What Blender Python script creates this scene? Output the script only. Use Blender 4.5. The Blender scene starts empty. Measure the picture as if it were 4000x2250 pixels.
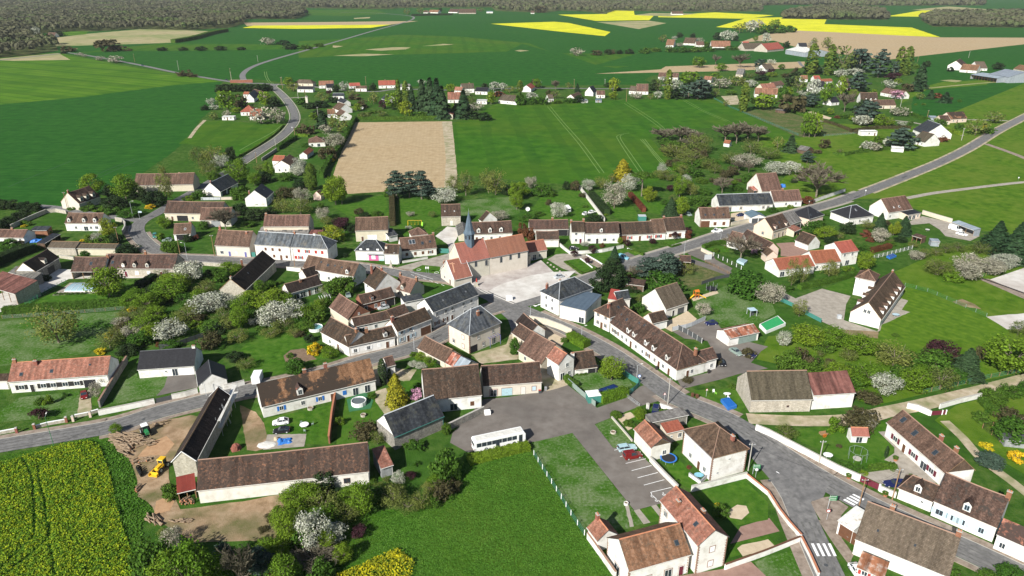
import bpy,math,random
from mathutils import Vector,noise
from mathutils.geometry import tessellate_polygon
random.seed(7)
# ---------------------------------------------------------------- camera, sky, sun, exposure
FPX,PITCH,HC=2800.0,math.radians(23.3),100.0
SUN_AZ,SUN_EL=math.radians(235),math.radians(34.5)
SC=bpy.context.scene
cam=bpy.data.cameras.new('camera');cam.sensor_width=36;cam.lens=FPX/4000*36
cam.clip_end=30000;cam.clip_start=1
co=bpy.data.objects.new('camera',cam);SC.collection.objects.link(co)
co.location=(0,0,HC);co.rotation_euler=(math.pi/2-PITCH,0,0);SC.camera=co
wd=bpy.data.worlds.new('World');SC.world=wd;wd.use_nodes=True
nt=wd.node_tree;bg=nt.nodes['Background'];sky=nt.nodes.new('ShaderNodeTexSky')
sky.sky_type='NISHITA';sky.sun_disc=False;sky.sun_elevation=SUN_EL
sky.sun_rotation=math.pi/2-SUN_AZ;sky.altitude=200
nt.links.new(sky.outputs[0],bg.inputs[0]);bg.inputs[1].default_value=.06
sl=bpy.data.lights.new('sun','SUN');sl.energy=4.9;sl.angle=math.radians(.5);sl.color=(1,.97,.90)
so=bpy.data.objects.new('sun',sl);SC.collection.objects.link(so)
sd=Vector((math.cos(SUN_AZ)*math.cos(SUN_EL),math.sin(SUN_AZ)*math.cos(SUN_EL),math.sin(SUN_EL)))
so.rotation_euler=sd.to_track_quat('Z','Y').to_euler()
SC.view_settings.view_transform='Standard';SC.view_settings.look='None'
SC.view_settings.exposure=.64;SC.view_settings.gamma=1;SC.view_settings.use_curve_mapping=False
SC.cycles.use_denoising=True
SC.cycles.max_bounces=5;SC.cycles.diffuse_bounces=2;SC.cycles.glossy_bounces=2;SC.cycles.transparent_max_bounces=6
COL=SC.collection
# ---------------------------------------------------------------- mapping of points read off the photograph to the ground plane
CP,SP=math.cos(PITCH),math.sin(PITCH)
TX=[0,0,1]
def T(x0,y0,s):TX[:]=[x0,y0,s]
def q(p):return(TX[0]+p[0]/TX[2],TX[1]+p[1]/TX[2])
def W(p,z=.0):
 x=(p[0]-2000)/FPX;y=-(p[1]-1125)/FPX
 t=(z-HC)/(-SP+y*CP)
 return Vector((x*t,(CP+y*SP)*t,z))
def proj(P):
 x,y,z=P[0],P[1],P[2]-HC
 f=y*CP-z*SP;u=y*SP+z*CP
 return(2000+FPX*x/f,1125-FPX*u/f,f)
def zof(base,top):
 b=W(base);lo,hi=.0,60.0
 for _ in range(40):
  m=(lo+hi)/2
  if W(top,m).y>b.y:lo=m
  else:hi=m
 return lo
# ---------------------------------------------------------------- object helpers
class MB:
 def __init__(s):s.v=[];s.f=[];s.m=[];s.uv=[];s.mats=[];s.cur=0
 def mat(s,m):
  if m not in s.mats:s.mats.append(m)
  s.cur=s.mats.index(m);return s
 def face(s,pts,uv=None):
  i=len(s.v);s.v+=[tuple(p)for p in pts];s.f.append(tuple(range(i,i+len(pts))));s.m.append(s.cur)
  s.uv.append(uv or autouv(pts))
 def box(s,x0,x1,y0,y1,z0,z1,O=(0,0,0),ax=(1,0,0),ay=(0,1,0),az=(0,0,1),taper=0):
  O=Vector(O);ax=Vector(ax);ay=Vector(ay);az=Vector(az)
  P=[]
  for z,k in((z0,0),(z1,taper)):
   mx,my=(x0+x1)/2,(y0+y1)/2
   for x,y in((x0,y0),(x1,y0),(x1,y1),(x0,y1)):
    P.append(O+ax*(x+(mx-x)*k)+ay*(y+(my-y)*k)+az*z)
  for f in((3,2,1,0),(4,5,6,7),(0,1,5,4),(1,2,6,5),(2,3,7,6),(3,0,4,7)):s.face([P[i]for i in f])
  return s
 def quadgrid(s,a,b,c,d,nx,ny,off=None,u0=.0):
  a,b,c,d=map(Vector,(a,b,c,d));Lb=(b-a).length;Lv=((d-a)-(b-a).normalized()*(d-a).dot((b-a).normalized())).length
  ex=(b-a).normalized()
  def P(i,j):
   u,v=i/nx,j/ny;p=a.lerp(b,u).lerp(d.lerp(c,u),v)
   t=((p-a).dot(ex),v*Lv)
   if off:p=p+Vector((0,0,off(u,v,p)))
   return p,t
  for i in range(nx):
   for j in range(ny):
    q4=[P(i,j),P(i+1,j),P(i+1,j+1),P(i,j+1)]
    s.face([k[0]for k in q4],[(k[1][0]+u0,k[1][1])for k in q4])
  return s
 def tube(s,p0,p1,r0,r1=None,n=6,caps=True):
  r1=r0 if r1 is None else r1;p0=Vector(p0);p1=Vector(p1);d=(p1-p0)
  if d.length<1e-6:return s
  d.normalize();a=d.orthogonal().normalized();b=d.cross(a)
  c0=[p0+(a*math.cos(t)+b*math.sin(t))*r0 for t in[2*math.pi*i/n for i in range(n)]]
  c1=[p1+(a*math.cos(t)+b*math.sin(t))*r1 for t in[2*math.pi*i/n for i in range(n)]]
  for i in range(n):j=(i+1)%n;s.face([c0[i],c0[j],c1[j],c1[i]])
  if caps:
   s.face(list(reversed(c0)));
   if r1>1e-4:s.face(c1)
  return s
 def lathe(s,prof,c=(0,0,0),n=16,sx=1,sy=1):
  for(r0,z0),(r1,z1)in zip(prof,prof[1:]):
   for i in range(n):
    t0,t1=2*math.pi*i/n,2*math.pi*(i+1)/n
    P=lambda r,t,z:(c[0]+r*math.cos(t)*sx,c[1]+r*math.sin(t)*sy,c[2]+z)
    pts=[P(r0,t0,z0),P(r0,t1,z0),P(r1,t1,z1),P(r1,t0,z1)]
    if r0<1e-5:pts=pts[1:]
    elif r1<1e-5:pts=pts[:3]
    s.face(pts)
  return s
 def blob(s,c,rx,ry,rz,n=8,m=5,jit=.0,rnd=random):
  R={}
  def P(i,j):
   i%=n
   if j in(0,m):i=0
   if(i,j)not in R:R[(i,j)]=1+rnd.uniform(-jit,jit)
   t=2*math.pi*i/n;f=math.pi*j/m;r=R[(i,j)]
   return(c[0]+rx*r*math.sin(f)*math.cos(t),c[1]+ry*r*math.sin(f)*math.sin(t),c[2]-rz*r*math.cos(f))
  for i in range(n):
   for j in range(m):
    p=[P(i,j),P(i+1,j),P(i+1,j+1),P(i,j+1)]
    if j==0:p=[p[0],p[2],p[3]]
    elif j==m-1:p=[p[0],p[1],p[2]]
    s.face(p)
  return s
 def mesh(s,name,smooth=False):
  me=bpy.data.meshes.new(name);me.from_pydata(s.v,[],s.f)
  for m in s.mats:me.materials.append(m)
  me.polygons.foreach_set('material_index',s.m)
  uvl=me.uv_layers.new(name='UVMap');flat=[c for f in s.uv for p in f for c in p]
  uvl.data.foreach_set('uv',flat)
  if smooth:
   import bmesh
   b=bmesh.new();b.from_mesh(me);bmesh.ops.remove_doubles(b,verts=b.verts,dist=1e-4);b.to_mesh(me);b.free()
   me.polygons.foreach_set('use_smooth',[True]*len(me.polygons))
  me.update();return me
 def build(s,name,parent=None,label=None,smooth=False,**kw):
  if not s.f:return None
  o=bpy.data.objects.new(name,s.mesh(name,smooth));COL.objects.link(o)
  if parent is not None:o.parent=parent
  if label:o['label']=label
  for k,v in kw.items():o[k]=v
  return o
def autouv(pts):
 a=Vector(pts[0]);e=None
 for p in pts[1:]:
  e=Vector(p)-a
  if e.length>1e-6:break
 n=Vector((0,0,0))
 for i in range(1,len(pts)-1):n+=(Vector(pts[i])-a).cross(Vector(pts[i+1])-a)
 if n.length<1e-9:return[(0,0)]*len(pts)
 n.normalize()
 if abs(n.z)>.9:u=Vector((1,0,0));v=Vector((0,1,0))
 else:u=Vector((0,0,1)).cross(n).normalized();v=n.cross(u)
 return[(Vector(p).dot(u),Vector(p).dot(v))for p in pts]
def empty(name,loc,rz=0,label=None,cat=None,group=None):
 o=bpy.data.objects.new(name,None);COL.objects.link(o);o.empty_display_size=.5
 o.location=loc;o.rotation_euler=(0,0,rz)
 if label:o['label']=label
 if cat:o['category']=cat
 if group:o['group']=group
 return o
def tag(o,label,cat,group=None):
 o['label']=label;o['category']=cat
 if group:o['group']=group
 return o
def copy_tree(o,parent=None):
 c=o.copy();COL.objects.link(c);c.parent=parent
 for ch in KIDS.get(o.name,[]):
  copy_tree(ch,c)
 return c
KIDS={}
def note_kids(root,kids):KIDS[root.name]=kids
# ---------------------------------------------------------------- materials
MC={}
def lin(c):return tuple(((x/12.92)if x<=.04045 else((x+.055)/1.055)**2.4)for x in c[:3])+(1,)
def noisemat(name,cols,scale=1.0,rough=.9,bump=.0,bscale=None,coord='Object',pos=None,detail=6,stretch=None,rnd=.0,spec=.3,
     cols2=None,scale2=.05,isl=.0,second=None,metal=.0,stripes=None):
 """base colours run through a ramp on noise; cols2: large-scale patches mixed in; all values linear albedo"""
 if name in MC:return MC[name]
 m=bpy.data.materials.new(name);m.use_nodes=True;n=m.node_tree;N=n.nodes;Lk=n.links
 b=N['Principled BSDF'];b.inputs['Roughness'].default_value=rough;b.inputs['Specular IOR Level'].default_value=spec
 b.inputs['Metallic'].default_value=metal
 tc=N.new('ShaderNodeTexCoord');src=tc.outputs[coord]
 if coord=='World':
  pass
 if stretch:
  mp=N.new('ShaderNodeMapping');mp.inputs['Scale'].default_value=stretch;Lk.new(src,mp.inputs[0]);src=mp.outputs[0]
 def ramp(fac,cs,p=None):
  r=N.new('ShaderNodeValToRGB');Lk.new(fac,r.inputs[0]);e=r.color_ramp.elements
  ps=p or[.3+.4*i/(len(cs)-1)for i in range(len(cs))]
  while len(e)<len(cs):e.new(.5)
  for i,c in enumerate(cs):e[i].position=ps[i];e[i].color=(*c,1)
  return r.outputs[0]
 nz=N.new('ShaderNodeTexNoise');nz.inputs['Scale'].default_value=scale;nz.inputs['Detail'].default_value=detail
 nz.inputs['Roughness'].default_value=.62;Lk.new(src,nz.inputs['Vector'])
 out=ramp(nz.outputs['Fac'],cols,pos)
 if cols2:
  n2=N.new('ShaderNodeTexNoise');n2.inputs['Scale'].default_value=scale2;n2.inputs['Detail'].default_value=4;Lk.new(src,n2.inputs['Vector'])
  f2=ramp(n2.outputs['Fac'],[(0,0,0),(1,1,1)],[.42,.62]);c2=ramp(nz.outputs['Fac'],cols2,None)
  mx=N.new('ShaderNodeMix');mx.data_type='RGBA';Lk.new(f2,mx.inputs['Factor']);Lk.new(out,mx.inputs[6]);Lk.new(c2,mx.inputs[7]);out=mx.outputs[2]
 if stripes:
  for per,ang,st,colr,duty in stripes:
   mp=N.new('ShaderNodeMapping');mp.inputs['Rotation'].default_value=(0,0,ang);Lk.new(tc.outputs['Object'],mp.inputs[0])
   nd=N.new('ShaderNodeTexNoise');nd.inputs['Scale'].default_value=.03;Lk.new(tc.outputs['Object'],nd.inputs['Vector'])
   sx=N.new('ShaderNodeSeparateXYZ');Lk.new(mp.outputs[0],sx.inputs[0])
   ad=N.new('ShaderNodeMath');ad.operation='MULTIPLY_ADD';Lk.new(nd.outputs['Fac'],ad.inputs[0]);ad.inputs[1].default_value=per*.25;Lk.new(sx.outputs[0],ad.inputs[2])
   dv=N.new('ShaderNodeMath');dv.operation='MULTIPLY';dv.inputs[1].default_value=1/per;Lk.new(ad.outputs[0],dv.inputs[0])
   fr=N.new('ShaderNodeMath');fr.operation='FRACT';Lk.new(dv.outputs[0],fr.inputs[0])
   lt=N.new('ShaderNodeMath');lt.operation='LESS_THAN';Lk.new(fr.outputs[0],lt.inputs[0]);lt.inputs[1].default_value=duty
   ml=N.new('ShaderNodeMath');ml.operation='MULTIPLY';Lk.new(lt.outputs[0],ml.inputs[0]);ml.inputs[1].default_value=st
   mx=N.new('ShaderNodeMix');mx.data_type='RGBA';Lk.new(ml.outputs[0],mx.inputs['Factor']);Lk.new(out,mx.inputs[6]);mx.inputs[7].default_value=(*colr,1);out=mx.outputs[2]
 if second:out=second(N,Lk,tc,out)
 if rnd or isl:
  hs=N.new('ShaderNodeHueSaturation');Lk.new(out,hs.inputs['Color']);cur=None
  v=N.new('ShaderNodeMath');v.operation='MULTIPLY_ADD';v.inputs[1].default_value=2*rnd;v.inputs[2].default_value=1-rnd
  oi=N.new('ShaderNodeObjectInfo');Lk.new(oi.outputs['Random'],v.inputs[0]);cur=v.outputs[0]
  if isl:
   g=N.new('ShaderNodeNewGeometry');w=N.new('ShaderNodeMath');w.operation='MULTIPLY_ADD';Lk.new(g.outputs['Random Per Island'],w.inputs[0])
   w.inputs[1].default_value=2*isl;w.inputs[2].default_value=1-isl
   x=N.new('ShaderNodeMath');x.operation='MULTIPLY';Lk.new(cur,x.inputs[0]);Lk.new(w.outputs[0],x.inputs[1]);cur=x.outputs[0]
  Lk.new(cur,hs.inputs['Value'])
  if rnd:
   h=N.new('ShaderNodeMath');h.operation='MULTIPLY_ADD';h.inputs[1].default_value=-.03;h.inputs[2].default_value=.515;Lk.new(oi.outputs['Random'],h.inputs[0]);Lk.new(h.outputs[0],hs.inputs['Hue'])
  out=hs.outputs[0]
 Lk.new(out,b.inputs['Base Color'])
 if bump:
  bn=N.new('ShaderNodeTexNoise');bn.inputs['Scale'].default_value=bscale or scale*2;bn.inputs['Detail'].default_value=5;Lk.new(src,bn.inputs['Vector'])
  bp=N.new('ShaderNodeBump');bp.inputs['Strength'].default_value=1;bp.inputs['Distance'].default_value=bump;Lk.new(bn.outputs['Fac'],bp.inputs['Height']);Lk.new(bp.outputs[0],b.inputs['Normal'])
 MC[name]=m;return m
def leafmat(name,c1,c2,c3,trans=.35,isl=.35,rnd=.15):
 if name in MC:return MC[name]
 m=noisemat(name,[c1,c2,c3],3.0,.75,isl=isl,rnd=rnd,spec=.15)
 n=m.node_tree;N=n.nodes;b=N['Principled BSDF'];out=N['Material Output']
 tr=N.new('ShaderNodeBsdfTranslucent');mx=N.new('ShaderNodeMixShader');mx.inputs[0].default_value=trans
 n.links.new(b.inputs['Base Color'].links[0].from_socket,tr.inputs[0]);n.links.new(b.outputs[0],mx.inputs[1]);n.links.new(tr.outputs[0],mx.inputs[2])
 n.links.new(mx.outputs[0],out.inputs[0]);return m
def tilesecond(sx,sy,gap,dark,moss=None,mossc=(.02,.02,.015),mlo=.5,mhi=.62,vary=.25,streak=.35):
 """rows of tiles on the UV map (metres), patches of lichen or replaced tiles"""
 def f(N,Lk,tc,out):
  br=N.new('ShaderNodeTexBrick');br.inputs['Scale'].default_value=1;br.inputs['Brick Width'].default_value=sx;br.inputs['Row Height'].default_value=sy
  br.inputs['Mortar Size'].default_value=gap;br.inputs['Color1'].default_value=(1,1,1,1);c=1-vary;br.inputs['Color2'].default_value=(c,c,c,1)
  br.inputs['Mortar'].default_value=(dark,dark,dark,1);Lk.new(tc.outputs['UV'],br.inputs['Vector'])
  mu=N.new('ShaderNodeMix');mu.data_type='RGBA';mu.blend_type='MULTIPLY';mu.inputs['Factor'].default_value=1;Lk.new(out,mu.inputs[6]);Lk.new(br.outputs['Color'],mu.inputs[7]);out=mu.outputs[2]
  if streak:
   mp=N.new('ShaderNodeMapping');mp.inputs['Scale'].default_value=(1.1,.12,1);Lk.new(tc.outputs['UV'],mp.inputs[0])
   oi=N.new('ShaderNodeObjectInfo');om=N.new('ShaderNodeMath');om.operation='MULTIPLY';om.inputs[1].default_value=50;Lk.new(oi.outputs['Random'],om.inputs[0])
   cx=N.new('ShaderNodeVectorMath');cx.operation='ADD';Lk.new(mp.outputs[0],cx.inputs[0]);Lk.new(om.outputs[0],cx.inputs[1])
   sn=N.new('ShaderNodeTexNoise');sn.inputs['Scale'].default_value=1;sn.inputs['Detail'].default_value=4;Lk.new(cx.outputs[0],sn.inputs['Vector'])
   sr=N.new('ShaderNodeMapRange');sr.inputs[1].default_value=.35;sr.inputs[2].default_value=.65;sr.inputs[3].default_value=1-streak;sr.inputs[4].default_value=1+streak;Lk.new(sn.outputs['Fac'],sr.inputs[0])
   m3=N.new('ShaderNodeMix');m3.data_type='RGBA';m3.blend_type='MULTIPLY';m3.inputs['Factor'].default_value=1;Lk.new(out,m3.inputs[6]);Lk.new(sr.outputs[0],m3.inputs[7]);out=m3.outputs[2]
  if moss:
   n3=N.new('ShaderNodeTexNoise');n3.inputs['Scale'].default_value=moss;n3.inputs['Detail'].default_value=8;n3.inputs['Roughness'].default_value=.7
   oi=N.new('ShaderNodeObjectInfo');om=N.new('ShaderNodeMath');om.operation='MULTIPLY';om.inputs[1].default_value=90;Lk.new(oi.outputs['Random'],om.inputs[0])
   cx=N.new('ShaderNodeVectorMath');cx.operation='ADD';Lk.new(tc.outputs['UV'],cx.inputs[0]);Lk.new(om.outputs[0],cx.inputs[1]);Lk.new(cx.outputs[0],n3.inputs['Vector'])
   mr=N.new('ShaderNodeMapRange');mr.inputs[1].default_value=mlo;mr.inputs[2].default_value=mhi;Lk.new(n3.outputs['Fac'],mr.inputs[0])
   m2=N.new('ShaderNodeMix');m2.data_type='RGBA';Lk.new(mr.outputs[0],m2.inputs['Factor']);Lk.new(out,m2.inputs[6]);m2.inputs[7].default_value=(*mossc,1);out=m2.outputs[2]
  return out
 return f
def plain(name,c,rough=.6,metal=.0,spec=.4,vary=.12,scale=2.0):
 if name in MC:return MC[name]
 k1,k2=1-vary,1+vary
 return noisemat(name,[tuple(x*k1 for x in c),tuple(min(x*k2,.9)for x in c)],scale,rough,metal=metal,spec=spec)
def glassmat():
 if 'glass' in MC:return MC['glass']
 m=plain('glass',(.03,.04,.05),.08,spec=.6);return m
def ROOF(k):
 t={
     'brown':([(.045,.03,.022),(.088,.056,.041),(.145,.094,.069)],2.2,tilesecond(.22,.16,.012,.45,.9,(.042,.034,.028),.52,.6,.45)),
     'dark':([(.018,.014,.012),(.036,.027,.022),(.07,.05,.04)],3.0,tilesecond(.22,.16,.012,.45,.7,(.022,.018,.016),.5,.62,.45)),
     'mid':([(.07,.045,.033),(.13,.08,.057),(.19,.122,.088)],2.2,tilesecond(.22,.16,.012,.5,1.0,(.07,.05,.038),.55,.62,.35)),
     'rust':([(.04,.03,.024),(.07,.047,.037),(.11,.065,.047),(.27,.13,.075)],1.9,tilesecond(.22,.16,.012,.5,.42,(.05,.035,.028),.5,.6,.45)),
     'patchy':([(.20,.095,.055),(.30,.14,.085),(.35,.19,.125)],1.6,tilesecond(.22,.16,.012,.5,.16,(.05,.035,.028),.44,.49,.4)),
     'orange':([(.17,.085,.052),(.26,.128,.078),(.33,.185,.125)],1.6,tilesecond(.3,.22,.014,.55,1.4,(.13,.085,.06),.53,.64,.35)),
     'church':([(.22,.092,.062),(.27,.118,.08),(.31,.15,.105)],4.0,tilesecond(.22,.16,.01,.65,.5,(.27,.11,.07),.5,.7,.2,.12)),
     'red':([(.24,.07,.045),(.31,.095,.06),(.35,.13,.085)],3.0,tilesecond(.32,.3,.02,.55,.8,(.24,.08,.055),.55,.7,.2,.15)),
     'slate':([(.02,.022,.026),(.036,.040,.046),(.07,.075,.078)],1.5,tilesecond(.24,.2,.008,.7,.6,(.062,.062,.052),.53,.66,.25,.35)),
     'blueslate':([(.045,.05,.058),(.075,.083,.093),(.12,.127,.135)],1.0,tilesecond(.24,.2,.008,.75,.5,(.11,.105,.09),.53,.66,.2,.4)),
     'black':([(.022,.022,.025),(.035,.035,.04)],2.0,tilesecond(.33,.3,.02,.6,None,(0,0,0),.5,.6,.15,.08)),
     'taupe':([(.075,.06,.042),(.11,.088,.062),(.15,.12,.09)],2.0,tilesecond(.33,.28,.022,.5,2.0,(.10,.09,.06),.58,.66,.25,.25)),
     'fibre':([(.09,.083,.076),(.145,.137,.127),(.21,.2,.187)],1.2,tilesecond(.9,1.6,.015,.7,1.0,(.09,.08,.07),.55,.66,.12,.3)),
     'metalrust':([(.20,.075,.045),(.30,.115,.07),(.50,.44,.40)],.8,tilesecond(.12,30,.02,.65,None,(0,0,0),.5,.6,.1,.5)),
     'metalred':([(.20,.035,.03),(.26,.05,.04)],1.0,tilesecond(.2,30,.02,.6,None,(0,0,0),.5,.6,.1,.2)),
     'rustbrown':([(.095,.045,.036),(.14,.065,.05),(.18,.09,.07)],1.0,tilesecond(.12,30,.02,.65,None,(0,0,0),.5,.6,.1,.4)),
     'zinc':([(.20,.235,.27),(.30,.34,.38)],.8,tilesecond(.6,30,.025,.7,None,(0,0,0),.5,.6,.1,.2)),
     'bluemetal':([(.085,.125,.16),(.115,.16,.20)],.8,tilesecond(.35,30,.02,.75,None,(0,0,0),.5,.6,.1,.1)),
     'whitemetal':([(.55,.55,.52),(.72,.72,.69)],.8,tilesecond(.5,30,.02,.8,.5,(.42,.35,.28),.58,.64,.05,.1)),
 }[k]
 return noisemat('roof_'+k,t[0],t[1],.85 if k not in('slate','zinc','bluemetal','black','blueslate')else .5,bump=.03,bscale=4,second=t[2],rnd=.2,spec=.15)
def WALL(k):
 def rub(cx,cy,g,dk):
  return tilesecond(cx,cy,g,dk,.5,(.35,.32,.27),.55,.7,.3,.1)
 t={
     'white':([(.50,.47,.42),(.70,.685,.645),(.77,.76,.735)],.5,None),
     'dirty':([(.54,.51,.45),(.66,.63,.57),(.73,.71,.66)],.6,None),
     'cream':([(.50,.44,.34),(.60,.54,.43)],.6,None),
     'stone':([(.36,.32,.25),(.48,.44,.36),(.58,.54,.46)],2.2,rub(.45,.25,.03,.75)),
     'greystone':([(.17,.155,.14),(.28,.26,.23),(.40,.375,.33)],2.6,rub(.4,.22,.03,.7)),
     'render':([(.50,.46,.38),(.60,.56,.48)],.5,None),
     'pink':([(.60,.47,.38),(.68,.55,.46)],.5,None),
     'brick':([(.22,.095,.06),(.33,.14,.09)],3.0,tilesecond(.24,.08,.012,.9,None,(0,0,0),.5,.6,.2,.1)),
     'timber':([(.09,.06,.04),(.16,.11,.075)],1.0,tilesecond(.15,20,.012,.5,None,(0,0,0),.5,.6,.3,.1)),
     'greytimber':([(.24,.25,.25),(.36,.37,.37)],1.0,tilesecond(.15,20,.012,.6,None,(0,0,0),.5,.6,.2,.1)),
     'bluegrey':([(.25,.28,.31),(.31,.34,.37)],1.0,tilesecond(.3,20,.015,.8,None,(0,0,0),.5,.6,.1,.1)),
 }[k]
 return noisemat('wall_'+k,t[0],t[1],.92,second=t[2],bump=.02 if 'stone' in k else .006,bscale=5,rnd=.05,spec=.2,coord='Object')
PC={'white':(.74,.74,.72),'black':(.015,.015,.018),'blue':(.03,.16,.5),'brown':(.12,.055,.03),'dark':(.03,.027,.027),'red':(.36,.04,.03),'maroon':(.13,.02,.035),
     'grey':(.28,.29,.3),'green':(.03,.2,.07),'teal':(.05,.2,.17),'lightblue':(.42,.55,.62),'orange':(.5,.14,.02),'yellow':(.7,.42,.02),'wood':(.28,.17,.09),
     'darkgrey':(.07,.075,.08),'silver':(.45,.47,.49),'pink':(.55,.12,.28),'navy':(.015,.02,.08),'cyan':(.2,.45,.55),'khaki':(.3,.3,.2),'darkred':(.16,.012,.012),
     'paleblue':(.35,.5,.55),'sage':(.22,.28,.25),'rosebrick':(.26,.16,.115),'concrete':(.4,.38,.34),'terracotta':(.42,.17,.09),'lime':(.25,.6,.05),'bright':(.82,.82,.8),
     'pale':(.62,.6,.55),'violet':(.12,.12,.3),'tyre':(.012,.012,.012)}
def P(k,rough=.55,metal=.0):return plain('paint_'+k+('' if rough==.55 else '_%d'%int(rough*100)),PC[k],rough,metal)
# ---------------------------------------------------------------- buildings
LAND=[]
def solve(A,B,R,h,k,mono):
 PA,PB=W(A,h),W(B,h);e=(PB-PA);L=e.length;e/=L;n=Vector((-e.y,e.x,0))
 lo,hi=.6,40.0
 def g(d):
  off=d if mono else d/2
  return(W(R,h+k*off)-PA).dot(n)-off
 if g(lo)<0:return PA,e,n,L,3.0
 for _ in range(40):
  m=(lo+hi)/2
  if g(m)>0:lo=m
  else:hi=m
 return PA,e,n,L,lo
KIND={'w':(1.0,1.25,.9),'W':(1.9,2.0,.1),'d':(.95,2.1,.02),'D':(1.5,2.2,.02),'g':(2.6,2.2,.02),'G':(3.6,2.7,.02),'s':(.6,.6,1.3),'c':(1.0,1.25,.9),'v':(1.4,1.3,.9),
  'o':(3.0,2.3,.02),'O':(5.0,2.5,.02),'b':(.9,2.1,.02),'a':(.8,1.9,2.4),'t':(.5,.9,1.2)}
def opening(root,tok,O,ax,out,S,near):
 """one window, door or gate on a wall whose origin is O, direction ax, outward normal out"""
 fl=0
 if tok[0]in '23':fl=int(tok[0])-1;tok=tok[1:]
 kd=tok[0];star=tok.endswith('*');t=float(tok[1:].rstrip('*'))
 w,h,z=KIND[kd];z+=fl*S['fh'];up=Vector((0,0,1));c=O[0]+ax*(t*O[1])+up*z
 frame=S['frame'];ob=dict(O=c,ax=ax,ay=out,az=up)
 if S['sur']and kd not in 'oO':
  m=MB().mat(WALL(S['sur'])if S['sur']in('brick','stone')else P(S['sur']));k=.16
  m.box(-w/2-k,w/2+k,.0,.022,-(.02 if z<.5 else k),h+k,**ob);m.build('surround',root)
 if kd in 'oO':
  m=MB().mat(P('black',.9));m.box(-w/2,w/2,0,.015,0,h,**ob);m.build('doorway_shade_panel',root);return  # matt black slab; the shade of an open doorway is put into its colour
 if kd in 'gG':
  m=MB().mat(P(S['gate']));m.box(-w/2,w/2,.0,.03,0,h,**ob)
  for i in range(1,5):m.box(-w/2,w/2,.03,.045,h*i/5-.02,h*i/5+.02,**ob)
  for s in(-1,1):m.box(s*(w/2+.05)-.05,s*(w/2+.05)+.05,0,.06,0,h+.1,**ob)
  g=m.build('garage_door',root)
  if near:h_=MB().mat(P('grey'));h_.box(-.15,.15,.045,.09,.9,.95,**ob);h_.build('handle',g)
  return
 if kd in 'db':
  m=MB().mat(P(S['door']));m.box(-w/2,w/2,.0,.035,0,h,**ob)
  for i in(0,1):m.box(-w*.33,w*.33,.035,.05,h*(.1+.45*i),h*(.45+.45*i),**ob)
  m.mat(P(frame))
  m.box(-w/2-.08,-w/2,0,.07,0,h+.08,**ob);m.box(w/2,w/2+.08,0,.07,0,h+.08,**ob);m.box(-w/2,w/2,0,.07,h,h+.08,**ob)
  d=m.build('door',root)
  if near:h_=MB().mat(P('grey'));h_.box(w*.36,w*.42,.05,.1,h*.45,h*.45+.12,**ob);h_.build('handle',d)
  return
 if kd=='c':
  m=MB().mat(P(S['shut']));m.box(-w/2,-.015,0,.05,0,h,**ob);m.box(.015,w/2,0,.05,0,h,**ob);m.box(-.015,.015,0,.03,0,h,**ob)
  m.build('closed_shutters',root);return
 m=MB().mat(P(frame));f=.07
 for x0,x1,z0,z1 in((-w/2,-w/2+f,0,h),(w/2-f,w/2,0,h),(-w/2+f,w/2-f,0,f),(-w/2+f,w/2-f,h-f,h),(-.03,.03,f,h-f)):
  m.box(x0,x1,0,.06,z0,z1,**ob)
 if z>.5:m.mat(P('pale'));m.box(-w/2-.08,w/2+.08,0,.13,-.08,-.01,**ob)
 wi=m.build('window',root)
 p=MB().mat(glassmat());p.box(-w/2+f*.5,w/2-f*.5,.002,.03,f*.5,h-f*.5,**ob);p.build('pane',wi)
 if star or S['allsh']:
  if S['shut']is None:return
  for s in(-1,1):
   x=s*(w/2+.06);sw=w*.5
   m=MB().mat(P(S['shut']));m.box(min(x,x+s*sw),max(x,x+s*sw),.0,.06,-.03,h+.03,**ob)
   m.box(min(x,x+s*sw)+.05,max(x,x+s*sw)-.05,.06,.075,h*.2,h*.25,**ob);m.box(min(x,x+s*sw)+.05,max(x,x+s*sw)-.05,.06,.075,h*.75,h*.8,**ob)
   m.build('shutter',root)
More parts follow.
